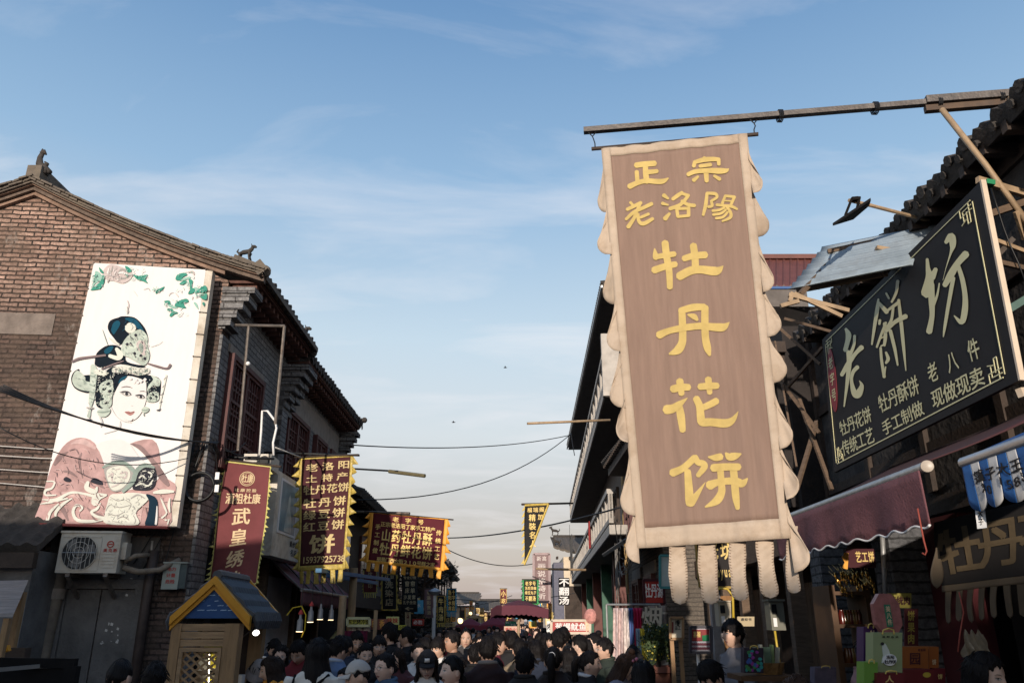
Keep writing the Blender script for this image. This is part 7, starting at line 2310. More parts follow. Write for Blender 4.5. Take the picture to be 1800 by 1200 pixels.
MB().box(a_.x - .02, a_.x + .095,9.86,9.98,0, a_.z + .15).build('jamb', mat('grey_jamb', (.28,.25,.24),.7,.3,6), od)
board('yellowed paper notice on the dark wall right of the grey shirt man', 1296,1083,1326,1100,9.3, mat('yellow_paper', (.45,.36,.22),.8,.1), m_ink, [('通知书', .2,.15,.18,.3,(.22,0))], th=.01)
# shop of boxes and bags, lower right
m_shelfw = mat('shelf_wood', (.09,.045,.02),.6,.25,5)
shf = thing('goods_shelf', 'dark wooden shelf unit of jars and trinkets behind the gift bags', 'shelf', at(1500,1150,7.2))
s0, s1_ = at(1452,1040,7.2), at(1538,1165,7.0)
for z_ in (s1_.z, (s0.z + s1_.z) / 2 + .02, s0.z):
    MB().box(s0.x, s1_.x, 7.0,7.4, z_ - .03, z_).build('shelf_board', m_shelfw, shf)
for x_ in (s0.x - .05, s1_.x):
    MB().box(x_, x_ + .05,7.0,7.4,0, s0.z + .05).build('upright', m_shelfw, shf)
r_ = random.Random(21)
k_ = 0
for z_ in (s1_.z, (s0.z + s1_.z) / 2 + .02):
    for j in range(7):
        x_ = s0.x + .05 + j * (s1_.x - s0.x - .1) / 6.5
        o_ = MB().lathe([(.028,0),(.03,.08),(.02,.10),(.02,.115)],(x_, 7.05, z_ + .001),10).build('glass_jar', mat('jar_amber_%d' % (k_ % 3),[(.14,.05,.01),(.09,.014,.01),(.15,.09,.02)][k_ % 3],.2,.3,9, spec=.5), cat='jar', label='small amber or red jar standing on the dark goods shelf', group='jars on the goods shelf', smooth=40)
        k_ += 1
mb = MB()
for k in range(40):
    x_ = at(1500 + r_.uniform(-1,1) * 34,1000,7).x
    z_ = at(1500,1018 + r_.uniform(-10,26),7).z
    mb.tube([(x_, 7 + r_.uniform(0,.2), z_ + .09),(x_, 7, z_)],.002,4).lathe([(.003,.03),(.012,.01),(.01,-.02),(.002,-.03)],(x_, 7 + .01, z_),6)
mb.build('golden_pendant_curtain', mat('gold_metal', (.75,.42,.10),.25,.2, metal=.9), cat='pendants', label='glittering curtain of small golden pendants above the goods shelf', smooth=True)
board('hanging shop board with mirrored gold characters under the maroon awning', 1487,964,1536,997,6.6, m_dkr, m_gold, [('艺工饼', .3,.15,.2,.6,(.23,0))], skew=-4)
MB().plate([at(x, y, 6.55) for x, y in ((1480,978),(1486,970),(1492,972),(1490,1000),(1480,998),(1485,988))], V3((0,.01,0))).build('orange_tag', m_org, cat='tag', label='little orange flag shape beside the hanging gold lettered board')
board('yellow poster with characters on the dark red wall above the orange box', 1561,1042,1602,1068,5.7, mat('dull_yellow_paper', (.30,.25,.05),.7), m_dkr, [('传统肉', .05,.2,.28,.6,(.3,0))], th=.01)
board('dark red wall poster with a column of yellow characters', 1590,1069,1614,1134,5.68, mat('wine_poster', (.07,.008,.012),.7), mat('dim_yellow_print', (.36,.28,.06)),[('饼果肉', .2,.06,.5,.28,(0,.31))], th=.01)
oc = at(1561,1079,4.9)
octo = thing('gift_pack', 'pink octagonal gift pack with green label hung above the green gift bag', 'gift pack', oc)
ow, oh = 20 / 1375 * 4.9 * 1.08,30 / 1375 * 4.9 * 1.09
MB().plate([oc + V3((x * ow, 0, y * oh)) for x, y in ((-.45,1),(.45,1),(1,.5),(1,-.5),(.45,-1),(-.45,-1),(-1,-.5),(-1,.5))], V3((0,.05,0))).build('pack', mat('pink_pack', (.30,.11,.10),.4,.3,26), octo)
MB().box(oc.x - .018, oc.x + .018, oc.y - .006, oc.y - .001, oc.z - .07, oc.z + .055).build('label_strip', mat('pack_green', (.03,.16,.09),.5), octo)
mb = MB(); pn = Panel(oc + V3((-.016,-.007,.05)), oc + V3((.016,-.007,.05)), oc + V3((.016,-.007,-.065)), oc + V3((-.016,-.007,-.065))); put(mb, pn, '美八件', .1,.03,.8,.3,(0,.32),.002); mb.build('lettering', m_palegold, octo)
def bag(label, px0, py0, px1, py1, D, mt, ink, texts, name='gift_bag', cat='gift bag', handles=True, th=.10, extra=None):
    pn = Panel(at(px0, py0, D), at(px1, py0, D), at(px1, py1, D), at(px0, py1, D))
    r_ = thing(name, label, cat, pn.p(.5,1))
    MB().sheet(lambda u, v, o: pn.p(u, v, o - th / 2),1,1, th).build('bag' if handles else 'box', mt, r_)
    mb = MB()
    for t in texts:
        put(mb, pn, t[0], t[1], t[2], t[3], t[4], t[5],.004,0,.02)
    if mb.v:
        mb.build('lettering', ink, r_)
    if handles:
        mb = MB()
        mb.tube([pn.p(.3,.04,.006), pn.p(.32,-.06,.01), pn.p(.5,-.1,.01), pn.p(.68,-.06,.01), pn.p(.7,.04,.006)],.004,5)
        mb.build('handle', m_yel, r_)
    if extra:
        extra(r_, pn)
    return r_
def lady(r_, pn):
    mb = MB()
    o = stroke2d([(.36,.32,.14),(.40,.42,.20),(.44,.55,.24),(.34,.66,.12),(.30,.72,.05)])
    mb.plate([pn.p(x, y, .003) for x, y in o], pn.N * .002)
    mb.build('robe_print', mat('bag_robe_white', (.55,.58,.5)), r_)
    mb = MB()
    mb.plate([pn.p(.3 + .06 * math.cos(t * .5),.27 + .04 * math.sin(t * .5),.005) for t in range(12)], pn.N * .002)
    mb.build('hair_print', m_ink, r_)
    mb = MB()
    mb.plate([pn.p(.55 + .24 * math.cos(t * .26),.66 + .14 * math.sin(t * .26),.006) for t in range(24)], pn.N * .002)
    mb.build('white_oval', m_whitep, r_)
    mb = MB()
    put(mb, pn, '洛阳', .42,.55,.13,.09,(.14,0),.011,0,.02)
    put(mb, pn, '牡丹饼', .36,.66,.13,.09,(.13,0),.011,0,.02)
    mb.build('lettering', m_ink, r_)
bag('pale green paper gift bag printed with a lady in white and a white oval', 1535,1111,1586,1184,4.7, mat('pale_green_paper', (.25,.29,.14),.6,.08,4), m_ink, [('洛阳名点', .3,.08,.1,.05,(.15,0))], extra=lady)
bag('bright lime gift bag at the bottom, left of the pale green one', 1519,1163,1543,1215,4.65, mat('lime_paper', (.13,.27,.035),.5,.08), m_ink, [('老', .5,.6,.4,.3,(0,0))])
bag('purple gift bag hanging behind the pale green one', 1518,1101,1542,1162,5.0, mat('purple_paper', (.05,.012,.075),.5,.15), m_palegold, [('牡丹饼', .45,.1,.4,.22,(0,.28))])
bag('orange box with a round dark seal beside the gift bags', 1584,1136,1632,1176,5.0, mat('orange_carton', (.26,.075,.012),.5,.1), m_dkr, [('园', .3,.25,.4,.55,(0,0)),('老洛阳', .6,.08,.08,.12,(.1,0))], 'gift_box', 'gift box', False, .16)
bag('orange side of a second box, right of the round seal', 1633,1136,1650,1176,5.05, mat('dark_orange_carton', (.27,.075,.012),.5,.1), m_palegold, [('饼', .3,.55,.4,.25,(0,0))], 'gift_box', 'gift box', False, .16)
bag('red gift bag with a gold symbol at the bottom edge', 1541,1182,1590,1225,4.62, mat('red_carton', (.12,.007,.01),.5,.1), m_gold, [('人', .3,.1,.3,.3,(0,0))])
bag('red gift box with a yellow oval sticker at the bottom edge', 1588,1176,1642,1222,4.85, mat('red_carton', (.12,.007,.01)), m_gold, [('福寿康', .3,.55,.18,.3,(.2,0))], 'gift_box', 'gift box', False, .14, lambda r_, pn: MB().plate([pn.p(.75 + .13 * math.cos(t * .26),.2 + .1 * math.sin(t * .26),.004) for t in range(24)], pn.N * .002).build('sticker', mat('yellow_sticker', (.45,.33,.04),.4), r_))
bag('dark red box tucked right of the sticker box', 1642,1174,1662,1222,5.0, mat('wine_carton', (.11,.006,.012),.5,.1), m_gold, [('饼', .3,.2,.4,.2,(0,0))], 'gift_box', 'gift box', False, .14)
ct_ = at(1600,1224,4.8)
c0_, c1_ = at(1512,1224,4.65).x, at(1668,1224,5.0).x
co = thing('shop_counter', 'dark wooden shop counter carrying the gift bags and boxes', 'counter', ((c0_ + c1_) / 2,4.9,0))
MB().box(c0_, c1_, 4.55,5.35, ct_.z - .05, ct_.z - .01).build('counter_top', m_shelfw, co)
MB().box(c0_ + .03, c1_ - .03,4.6,5.3,0, ct_.z - .051).build('counter_front', m_dkwood, co)
sq_ = at(1325,1182,7.0)
so = thing('display_stand', 'dark stand under the embroidered bag and the wicker basket', 'stand', (sq_.x, 7.1,0))
MB().box(sq_.x - .12, sq_.x + .34,6.95,7.4, sq_.z - .06, sq_.z - .02).build('shelf_board', m_shelfw, so)
for x_ in (sq_.x - .1, sq_.x + .3):
    MB().box(x_, x_ + .04,7.1,7.14,0, sq_.z - .061).build('leg', m_shelfw, so)
# patterned shoulder bag and small bags near the grey shirt man
bg = bag('dark embroidered bag with purple and turquoise flowers behind the man in grey', 1308,1138,1342,1182,7.0, mat('dark_embroidery', (.03,.02,.035),.7,.4,20), m_ink, [])
pn = Panel(at(1308,1138,7.0), at(1342,1138,7.0), at(1342,1182,7.0), at(1308,1182,7.0))
r_ = random.Random(7)
for nm, col in (('purple_flower', (.28,.04,.30)),('turquoise_leaf', (.03,.30,.30)),('blue_petal', (.05,.12,.42)),('green_leaf', (.05,.25,.08))):
    mb = MB()
    for k in range(7):
        cx_, cy_ = r_.uniform(.12,.88), r_.uniform(.12,.9)
        mb.plate([pn.p(cx_ + r_.uniform(.06,.12) * math.cos(t), cy_ + r_.uniform(.05,.10) * math.sin(t),.004) for t in [i * .785 for i in range(8)]], pn.N * (.001 + .0005 * r_.random() + .001 * k))
    mb.build(nm, mat('print_' + nm, col, .6), bg)
bag('dull blue grey patterned bag lying low near the bottom, right of the embroidered bag', 1432,1172,1470,1200,6.6, mat('grey_violet_bag', (.09,.075,.11),.7,.4,14), m_ink, [], 'shoulder_bag', 'bag')
bskt = at(1350,1172,7.2)
bk = thing('goods_basket', 'wicker basket of small green packets beside the embroidered bag', 'basket', bskt - UP * .1)
MB().lathe([(.10,-.08),(.14,.03),(.145,.04),(.13,.04),(.12,.0)], bskt, 16).build('basket', mat('wicker', (.25,.15,.06),.8,.4,24,.6,60), bk)
r_ = random.Random(3)
for k in range(5):
    MB().bar(bskt + V3((-.08 + .04 * k, 0,0)), bskt + V3((-.10 + .05 * k, .0,.16 + .02 * (k % 2))),.06,.02).build('packet', mat('packet_%d' % (k % 3),[(.16,.24,.10),(.35,.36,.3),(.12,.2,.14)][k % 3],.4,.3,12), bk)
# plastic bag behind the woman at the lower right
pq = at(1712,1138,5.0)
pbg = MB()
pbg.grid(lambda u, v: pq + V3(((u - .5) * .19 * (1 - .45 * v),.03 * math.sin(u * 23 + v * 9) * (1 - v) - .03,-.06 + .15 * v + .015 * math.sin(u * 17 + 1))),18,10)
pbg.build('plastic_bag', mat('clear_crinkled_plastic', (.34,.28,.20),.2,.2,8,.6,14, spec=.6, trans=.35), cat='bag', label='crinkled translucent plastic bag hanging above the woman at the lower right', smooth=True)
cable('red_thread', 'pink red thread dangling in front of the dark shop curtain', [[at(1686,1040,4.7), at(1694,1075,4.7), at(1688,1110,4.7), at(1684,1145,4.7)]],.004, mat('red_string', (.30,.06,.04)), 'string')
# ---------------------------------------------------------------- people
m_skin = mat('skin', (0.56,0.35,0.255),.55,.10,9, spec=.35)
m_skinp = mat('pale_skin', (0.68,0.46,0.36),.55,.08,9, spec=.35)
m_skint = mat('tanned_skin', (0.38,0.215,0.145),.55,.10,9, spec=.35)
m_lip = mat('lips', (0.32,0.10,0.085),.5,.08)
m_eye = mat('eye_dark', (.012,.009,.008),.3,.1)
m_eyew = mat('eye_white', (.50,.46,.43),.4,.05)
m_shoe = mat('shoe', (.02,.018,.018),.6,.2)
def hair_mat(name, col):
    return mat(name, col, .5,.35,30,.45,90, stretch=(3,3,.5), spec=.15)
m_hk = hair_mat('black_hair', (.010,.008,.008)); m_hb = hair_mat('brown_hair', (.045,.024,.016)); m_hg = hair_mat('dark_brown_hair', (.022,.014,.011))
sm = lambda t: 0.0 if t <= 0 else 1.0 if t >= 1 else t * t * (3 - 2 * t)
ex = lambda a, b=0.0: math.exp(-a * a - b * b)
def head_pt(th, ph, fem=False):
    x, y, z = .077 * math.sin(th) * math.cos(ph),.097 * math.sin(th) * math.sin(ph),.118 * math.cos(th)
    if z < 0:
        t = min(1,-z / .118)
        x *= 1 - (.36 if fem else .27) * t ** 1.5
        y *= (1 - .05 * t) if y < 0 else (1 - .60 * t ** 1.2)
    else:
        y *= 1 + .05 * (z / .118) if y > 0 else 1
    if y < 0:
        y -= .010 * ex(x / .024,(z + .098) / .018)
        y -= .024 * ex(x / .0115,(z + .026) / .014) + .013 * ex(x / .009,(z - .000) / .022)
        y += .008 * ex((abs(x) - .030) / .015,(z - .012) / .011)
        y -= .006 * ex(x / .020,(z + .060) / .010)
        y -= .005 * ex((abs(x) - .042) / .018,(z + .022) / .02)
    return V3((x, y, z))
HC, PIV = V3((0,-.012,1.583)), V3((0,.015,1.49))
def pitchM(a):
    return Matrix.Translation(PIV) @ Matrix.Rotation(a, 4, 'X') @ Matrix.Translation(-PIV)
def build_head(mb, fem, pitch, lo=False):
    M_ = pitchM(pitch) @ Matrix.Translation(HC)
    nu, nv = (20,14) if lo else (80,52)
    hb = MB()
    vs, fs = [],[]
    for i in range(nv + 1):
        for j in range(nu):
            vs.append(head_pt(math.pi * i / nv, 2 * math.pi * j / nu, fem))
    for i in range(nv):
        for j in range(nu):
            fs.append((i * nu + j, (i + 1) * nu + j, (i + 1) * nu + (j + 1) % nu, i * nu + (j + 1) % nu))
    hb.add(vs, fs, 0)
    bv = BVHTree.FromPolygons([tuple(v) for v in vs], fs)
    for s in (-1,1):
        hb.ball((s * .076,.014,-.010),.011,.020,.032,10,7,0)
    n_ = 8 if lo else 14
    hb.tube([(0,.012,-.05),(0,.016,-.10),(0,.030,-.16),(0,.04,-.24)],[.050,.051,.055,.066] if not fem else [.044,.045,.048,.058], n_, 0)
    def patch(pts, m, off=.0012):
        out = []
        for x, z in pts:
            h = bv.ray_cast(V3((x, -.4, z)), V3((0,1,0)))
            out.append((h[0] if h[0] else V3((x, -.09, z))) - V3((0, off, 0)))
        hb.add(out, [tuple(range(len(out)))], m)
    def strip(cl, w, m, off=.0014):
        for i in range(len(cl) - 1):
            (x0, z0),(x1, z1) = cl[i], cl[i + 1]
            w0, w1 = w * (1 if i else .5), w * (1 if i < len(cl) - 2 else .4)
            patch([(x0, z0 - w0),(x1, z1 - w1),(x1, z1 + w1),(x0, z0 + w0)], m, off)
    if not lo:
        for s in (-1,1):
            patch([(s * (.031 + .0155 * math.cos(t * .5236)),.010 + .0058 * math.sin(t * .5236)) for t in range(12)],3)
            patch([(s * (.031 + .0062 * math.cos(t * .7854)),.0102 + .0060 * math.sin(t * .7854)) for t in range(8)],2,.0020)
            strip([(s * .014,.0105),(s * .022,.0155),(s * .032,.0168),(s * .042,.0145),(s * .049,.0105)],.0014,2,.0026)
            strip([(s * .014,.029),(s * .026,.0335),(s * .040,.0325),(s * .050,.027)],.0026 if not fem else .0017,2)
        strip([(-.023,-.060),(-.012,-.0572),(0,-.0580),(.012,-.0572),(.023,-.060)],.0036,1)
        strip([(-.020,-.0635),(-.008,-.0665),(.008,-.0665),(.020,-.0635)],.0036,1,.0010)
        strip([(-.023,-.0612),(0,-.0616),(.023,-.0612)],.0008,2,.0019)
        for s in (-1,1):
            patch([(s * .0065 + .0026 * math.cos(t * 1.05),-.0415 + .0014 * math.sin(t * 1.05)) for t in range(6)],2,.0012)
    mb.add([M_ @ V3(p) for p in hb.v], hb.f, 0)
    mb.m[-len(hb.m):] = hb.m
def loft(mb, rings, n=16, m=0):
    vs, fs = [],[]
    for (z, rx, ry, cx, cy) in rings:
        for j in range(n):
            a = 2 * math.pi * j / n
            c_, s_ = math.cos(a), math.sin(a)
            vs.append((cx + rx * abs(c_) ** .85 * (1 if c_ > 0 else -1), cy + ry * abs(s_) ** .85 * (1 if s_ > 0 else -1), z))
    k = len(rings)
    for i in range(k - 1):
        for j in range(n):
            fs.append((i * n + j, i * n + (j + 1) % n, (i + 1) * n + (j + 1) % n, (i + 1) * n + j))
    fs.append(tuple(range(n - 1,-1,-1)))
    fs.append(tuple((k - 1) * n + j for j in range(n)))
    mb.add(vs, fs, m)
ARMS = {'down': [((.175,.01,1.40),(.235,.03,1.13),(.235,-.05,.90))] * 2,
        'hold': [((.175,.01,1.40),(.225,.02,1.14),(.075,-.27,1.19))] * 2,
        'phone': [((.175,.01,1.40),(.225,.02,1.14),(.06,-.27,1.22)),((.175,.01,1.40),(.235,.03,1.13),(.235,-.05,.90))]}
def arm_pts(pose):
    out = []
    for i, s in enumerate((-1,1)):
        out.append([V3((s * p[0], p[1], p[2])) for p in ARMS[pose][i]])
    return out
def hand(mb, wr, el, side):
    d = (wr - el).normalized()
    up_ = UP if abs(d.z) < .8 else V3((0,-1,0))
    x = d.cross(up_).normalized() * (-side)
    nrm = x.cross(d).normalized()
    P_ = lambda a, b, c=0.0: wr + d * a + x * b + nrm * c
    mb.tube([P_(-.03,0), P_(.0,0), P_(.035,0), P_(.085,0)],[.026,.026,.034,.033],8)
    for k, (b, L_) in enumerate(((-.028,.062),(-.009,.075),(.010,.070),(.028,.052))):
        cu = -.55
        mb.tube([P_(.075, b), P_(.075 + L_ * .45, b * 1.1,-.004), P_(.075 + L_ * .75, b * 1.1,-.020), P_(.075 + L_ * .85, b * 1.05,-.040)],[.0095,.0088,.008,.006],6)
    mb.tube([P_(.02,-.024), P_(.045,-.052,-.006), P_(.072,-.058,-.018), P_(.088,-.050,-.028)],[.012,.0105,.0095,.007],6)
def remesh(mb, vox, name, sm_it=3):
    me = bpy.data.meshes.new(name)
    me.from_pydata(mb.v, [], mb.f)
    o = bpy.data.objects.new(name, me)
    COL.objects.link(o)
    md = o.modifiers.new('r', 'REMESH'); md.mode = 'VOXEL'; md.voxel_size = vox
    ms_ = o.modifiers.new('s', 'SMOOTH'); ms_.factor = .5; ms_.iterations = sm_it
    dg = bpy.context.evaluated_depsgraph_get()
    ev = o.evaluated_get(dg)
    m2 = ev.to_mesh()
    vs = [tuple(v.co) for v in m2.vertices]
    fs = [tuple(p.vertices) for p in m2.polygons]
    ev.to_mesh_clear()
    bpy.data.objects.remove(o)
    bpy.data.meshes.remove(me)
    return vs, fs
def legs(mb, g=0.0):
    for s in (-1,1):
        mb.tube([(s * .085,.01,.92),(s * .09,.0,.80),(s * .10,-.005,.48),(s * .105,.02,.25),(s * .105,.02,.09)],[.088 + g, .085 + g, .060 + g, .055 + g, .042 + g],12)
def torso(mb, g=0.0, top=1.46):
    loft(mb, [(.86,.165 + g, .115 + g, 0,.005),(.95,.160 + g, .112 + g, 0,.0),(1.08,.142 + g, .100 + g, 0,-.005),(1.22,.160 + g, .112 + g, 0,-.01),(1.33,.175 + g, .112 + g, 0,.0),(1.40,.170 + g, .088 + g, 0,.012),(1.44,.115 + g, .070 + g, 0,.018),(top, .066 + g * .6,.060 + g * .6,0,.020)],18)
def mesh_data(name, vs, fs, mi, nm):
    me = bpy.data.meshes.new(name)
    me.from_pydata([tuple(v) for v in vs],[], fs)
    for k in range(nm):
        me.materials.append(m_skin)
    if mi:
        me.polygons.foreach_set('material_index', mi)
    me.polygons.foreach_set('use_smooth', [True] * len(me.polygons))
    return me
_bt = {}
def body_data(fem, pitch, pose):
    k = (fem, pitch, pose)
    if k not in _bt:
        src = MB()
        torso(src); legs(src)
        for s, (a, b, c) in zip((-1,1), arm_pts(pose)):
            src.tube([a, b, c],[.050,.040,.027],10)
            hand(src, c, b, s)
        for s in (-1,1):
            src.tube([(s * .105,.05,.045),(s * .108,-.03,.045),(s * .112,-.13,.03)],[.042,.042,.032],8)
        vs, fs = remesh(src, .0105, 'body_source')
        mb = MB(); mb.add(vs, fs, 0)
        mb.m = [4 if all(vs[i][2] < .085 for i in f) else 0 for f in fs]
        build_head(mb, fem, pitch)
        _bt[k] = mesh_data('body', mb.v, mb.f, mb.m, 5)
    return _bt[k]
_tt = {}
def top_data(pose, style):
    k = (pose, style)
    if k not in _tt:
        src = MB()
        g = .022 if style != 'tee' else .012
        torso(src, g, 1.475 if style == 'tee' else 1.50)
        for a, b, c in arm_pts(pose):
            e = b.lerp(c, .92)
            src.tube([a + V3((0,0,.005)), a.lerp(b, .5), b, e],[.064 + g * .5,.058 + g * .6,.050 + g * .6,.040 + g * .5],10)
        vs, fs = remesh(src, .014, 'top_source', 4)
        rr_ = random.Random(5)
        vs = [V3(v) for v in vs]
        for i, v in enumerate(vs):              # folds
            w = .004 * math.sin(v.z * 46 + v.x * 22 + 3 * math.sin(v.y * 25)) + .004 * math.sin(v.z * 21 - v.x * 30)
            vs[i] = v + V3((v.x, v.y, 0)).normalized() * w
        mb = MB(); mb.add(vs, fs, 0)
        if style == 'collar':
            mb.tube([(.078 * math.sin(t * .2618),.022 + .070 * -math.cos(t * .2618),1.487 + .012 * math.cos(t * .2618 + 3.14)) for t in range(25)],[.020] * 25,8,1)
        if style == 'hood':
            mb.tube([(.10 * math.sin(t * .2618),.035 + .085 * -math.cos(t * .2618),1.455 + .03 * -math.cos(t * .2618)) for t in range(25)],[.026 + .022 * (-math.cos(t * .2618) * .5 + .5) for t in range(25)],8,1)
        if style == 'tee':
            mb.tube([(.070 * math.sin(t * .2618),.020 + .064 * -math.cos(t * .2618),1.470 - .012 * math.cos(t * .2618)) for t in range(25)],.008,6,1)
        _tt[k] = mesh_data('top', mb.v, mb.f, mb.m, 2)
    return _tt[k]
_tr = []
def trouser_data():
    if not _tr:
        src = MB()
        legs(src, .014)
        loft(src, [(.80,.165,.118,0,.005),(.90,.176,.124,0,.005),(1.0,.162,.112,0,0)],16)
        _tr.append(mesh_data('trousers', *remesh(src, .018, 'trouser_source'), None, 1))
    return _tr[0]
def hline(az, zf, zt, zs, zb):
    """hairline height by angle from the front"""
    ks = ((0, zf),(.55, zf - .006),(.95, zt),(1.22, zs),(1.55, zs + .015),(1.95, zs - .01),(2.5, zb),(3.15, zb))
    for (a0, z0),(a1, z1) in zip(ks, ks[1:]):
        if az <= a1:
            t = sm((az - a0) / (a1 - a0))
            return z0 + (z1 - z0) * t
    return zb
def shell(mb, zf, zt, zs, zb, top, side, jit=.006, fr=34, seed=1, part=0.0, m=0, hat=False, fem=False):
    nu, nv = 112,60
    r_ = random.Random(seed)
    o1, o2, o3 = r_.uniform(0,6), r_.uniform(0,6), r_.uniform(0,6)
    vs, fs = [],[]
    for i in range(nv + 1):
        th = math.pi * .86 * i / nv
        for j in range(nu):
            ph = 2 * math.pi * j / nu
            p = head_pt(th, ph, fem)
            az = abs(((ph + math.pi / 2 + math.pi) % (2 * math.pi)) - math.pi)
            sa = ((ph + math.pi / 2 + math.pi) % (2 * math.pi)) - math.pi
            h = hline(az, zf, zt, zs, zb) + (0 if hat else jit * (math.sin(sa * 11 + o1) + .7 * math.sin(sa * 23 + o2) + .5 * math.sin(sa * 47 + o3)))
            s = sm((p.z - h) / .016 + .5)
            f = max(0, p.z / .118)
            t = side + (top - side) * f ** 1.3
            if not hat:
                t += .0012 * math.sin(sa * fr + 6 * math.sin(p.z * 24 + o2) + 3 * math.sin(sa * 5)) + .004 * math.sin(sa * 5 + p.z * 34 + o1) * math.sin(sa * 3 - p.z * 51 + o2)
                if part:
                    t -= .010 * ex((p.x - part) / .006) * (1 if p.z > .05 else 0)
            d = V3((p.x, p.y, p.z * .9)).normalized()
            vs.append(p + d * (t * s - .016 * (1 - s)))
    for i in range(nv):
        for j in range(nu):
            fs.append((i * nu + j, (i + 1) * nu + j, (i + 1) * nu + (j + 1) % nu, i * nu + (j + 1) % nu))
    mb.add(vs, fs, m)
def curtain(mb, length, az0=.95, flare=.02, seed=1, thick=.022, m=0, back=True):
    r_ = random.Random(seed)
    o1, o2 = r_.uniform(0,6), r_.uniform(0,6)
    nu, nv = 84,26
    def fn(u, v, o):
        az = az0 + (2 * math.pi - 2 * az0) * u
        L_ = length * (1 - .08 * math.sin(az * 9 + o1) - .05 * math.sin(az * 23 + o2))
        z = .075 - (L_ + .075) * v
        zz = max(z, -.035)
        k = math.sqrt(max(0,1 - (zz / .125) ** 2))
        rx, ry = .081 * k + .006,.101 * k + .006
        low = sm((-.03 - z) / .15)
        rx += (.016 + flare) * low
        ry += .012 * low
        rx -= .05 * max(0, v - .45) ** 1.5 * (1 if length > .3 else 0)
        w = .0016 * math.sin(az * 37 + 4 * math.sin(z * 14 + o1) + 3 * math.sin(az * 6)) + .005 * math.sin(az * 7 + z * 18 + o2) * math.sin(az * 3 - z * 9)
        tip = .55 * max(0, v - .85) / .15 * .02
        e = o + w - tip
        return V3(((rx + e) * math.sin(az),-(ry + e) * math.cos(az) + .004, z))
    mb.sheet(fn, nu, nv, thick, m)
_hd = {}
def hair_data(style, seed=1, fem=False):
    k = (style, seed, fem)
    if k in _hd:
        return _hd[k]
    mb = MB()
    if style == 'short':
        shell(mb, .060,.045,-.012,-.062,.022,.008, seed=seed)
    elif style == 'crop':
        shell(mb, .070,.052,.0,-.045,.010,.004, jit=.003, seed=seed)
    elif style == 'receding':
        shell(mb, .098,.055,-.008,-.06,.012,.008, seed=seed)
    elif style == 'mop':
        shell(mb, .036,.026,-.024,-.068,.027,.014, jit=.010, seed=seed)
    elif style in ('long', 'bob', 'mid', 'longfringe'):
        shell(mb, .030 if style == 'longfringe' else .072,.045 if style != 'longfringe' else .02,-.03,-.08,.013,.009, seed=seed, part=0 if style == 'longfringe' else .012 * (1 if seed % 2 else -1), fem=True)
        curtain(mb, {'long': .35, 'longfringe': .33, 'bob': .13, 'mid': .23}[style],1.0 if style != 'bob' else .92,.03 if style == 'bob' else .015, seed)
    elif style in ('pony', 'bun', 'tied', 'lowpony'):
        shell(mb, .070,.050,.0,-.055,.014,.008, jit=.003, fr=50, seed=seed, fem=True)
        if style == 'pony':
            mb.tube([(0,.085,.055),(0,.125,.06),(.005,.150,.01),(.0,.150,-.08),(.01,.140,-.20),(.01,.135,-.27)],[.022,.030,.036,.034,.026,.006],12)
        if style == 'lowpony':
            mb.tube([(0,.08,-.03),(0,.105,-.05),(.005,.11,-.12),(.0,.115,-.22),(.01,.11,-.32)],[.022,.026,.032,.028,.006],12)
        if style == 'bun':
            mb.ball((0,.055,.125),.042,.042,.036,14,9)
        if style == 'tied':
            mb.ball((0,.115,-.01),.034,.03,.034,12,8)
    if style not in ('crop', 'receding'):            # stray locks that break the outline
        r_ = random.Random(seed * 7 + len(style))
        for q in range(110 if style in ('short', 'mop') else 40):
            th, ph = math.pi * r_.uniform(.2 if fem or style in ('long', 'longfringe', 'mid', 'bob', 'pony', 'tied', 'lowpony', 'bun') else .04,.48), r_.uniform(0,6.283)
            p = head_pt(th, ph, True)
            if p.y < -.02 and p.z < .075:
                continue
            d = p.normalized()
            tg = (V3((math.cos(ph + 1.57), math.sin(ph + 1.57),0)) * r_.uniform(-1,1) + V3((d.x, d.y, -.9))).normalized()
            L_ = r_.uniform(.025,.055)
            b = p * 1.10 + d * .004
            mb.tube([b - tg * L_ * .5, b + d * .007, b + tg * L_ * .5 + d * .006, b + tg * L_ + d * r_.uniform(-.002,.008)],[.002,.0042,.003,.0006],5)
    me = mesh_data('hair', mb.v, mb.f, None, 1)
    _hd[k] = me
    return me
def cap_part(root, M_, kind, mm, parent_scale=1):
    mb = MB()
    if kind == 'cap':
        shell(mb, .045,.042,.035,.018,.020,.016, hat=True)
        def br(u, v, o):
            a = (u - .5) * 2.0
            r_ = .095 + .07 * v * math.cos(a * .8)
            return V3((math.sin(a) * (.078 + .008 * v),-math.cos(a * .9) * r_, .046 - .012 * v - .02 * a * a * v + o))
        mb.sheet(br, 14,6,.006)
        mb.ball((0,0,.139),.008, n=8, k=5)
    else:
        shell(mb, .035,.035,.03,.02,.022,.016, hat=True)
        def br(u, v, o):
            a = u * 2 * math.pi
            r_ = 1 + .40 * v
            return V3((math.sin(a) * .090 * r_, -math.cos(a) * .112 * r_, .052 - .050 * v + .006 * math.sin(a * 3) * v + o))
        mb.sheet(br, 40,5,.006)
    me = mesh_data('hat', mb.v, mb.f, None, 1)
    o = bpy.data.objects.new('hat', me)
    COL.objects.link(o); o.parent = root; o.matrix_basis = M_
    o.material_slots[0].link = 'OBJECT'; o.material_slots[0].material = mm
    return o
_gl = []
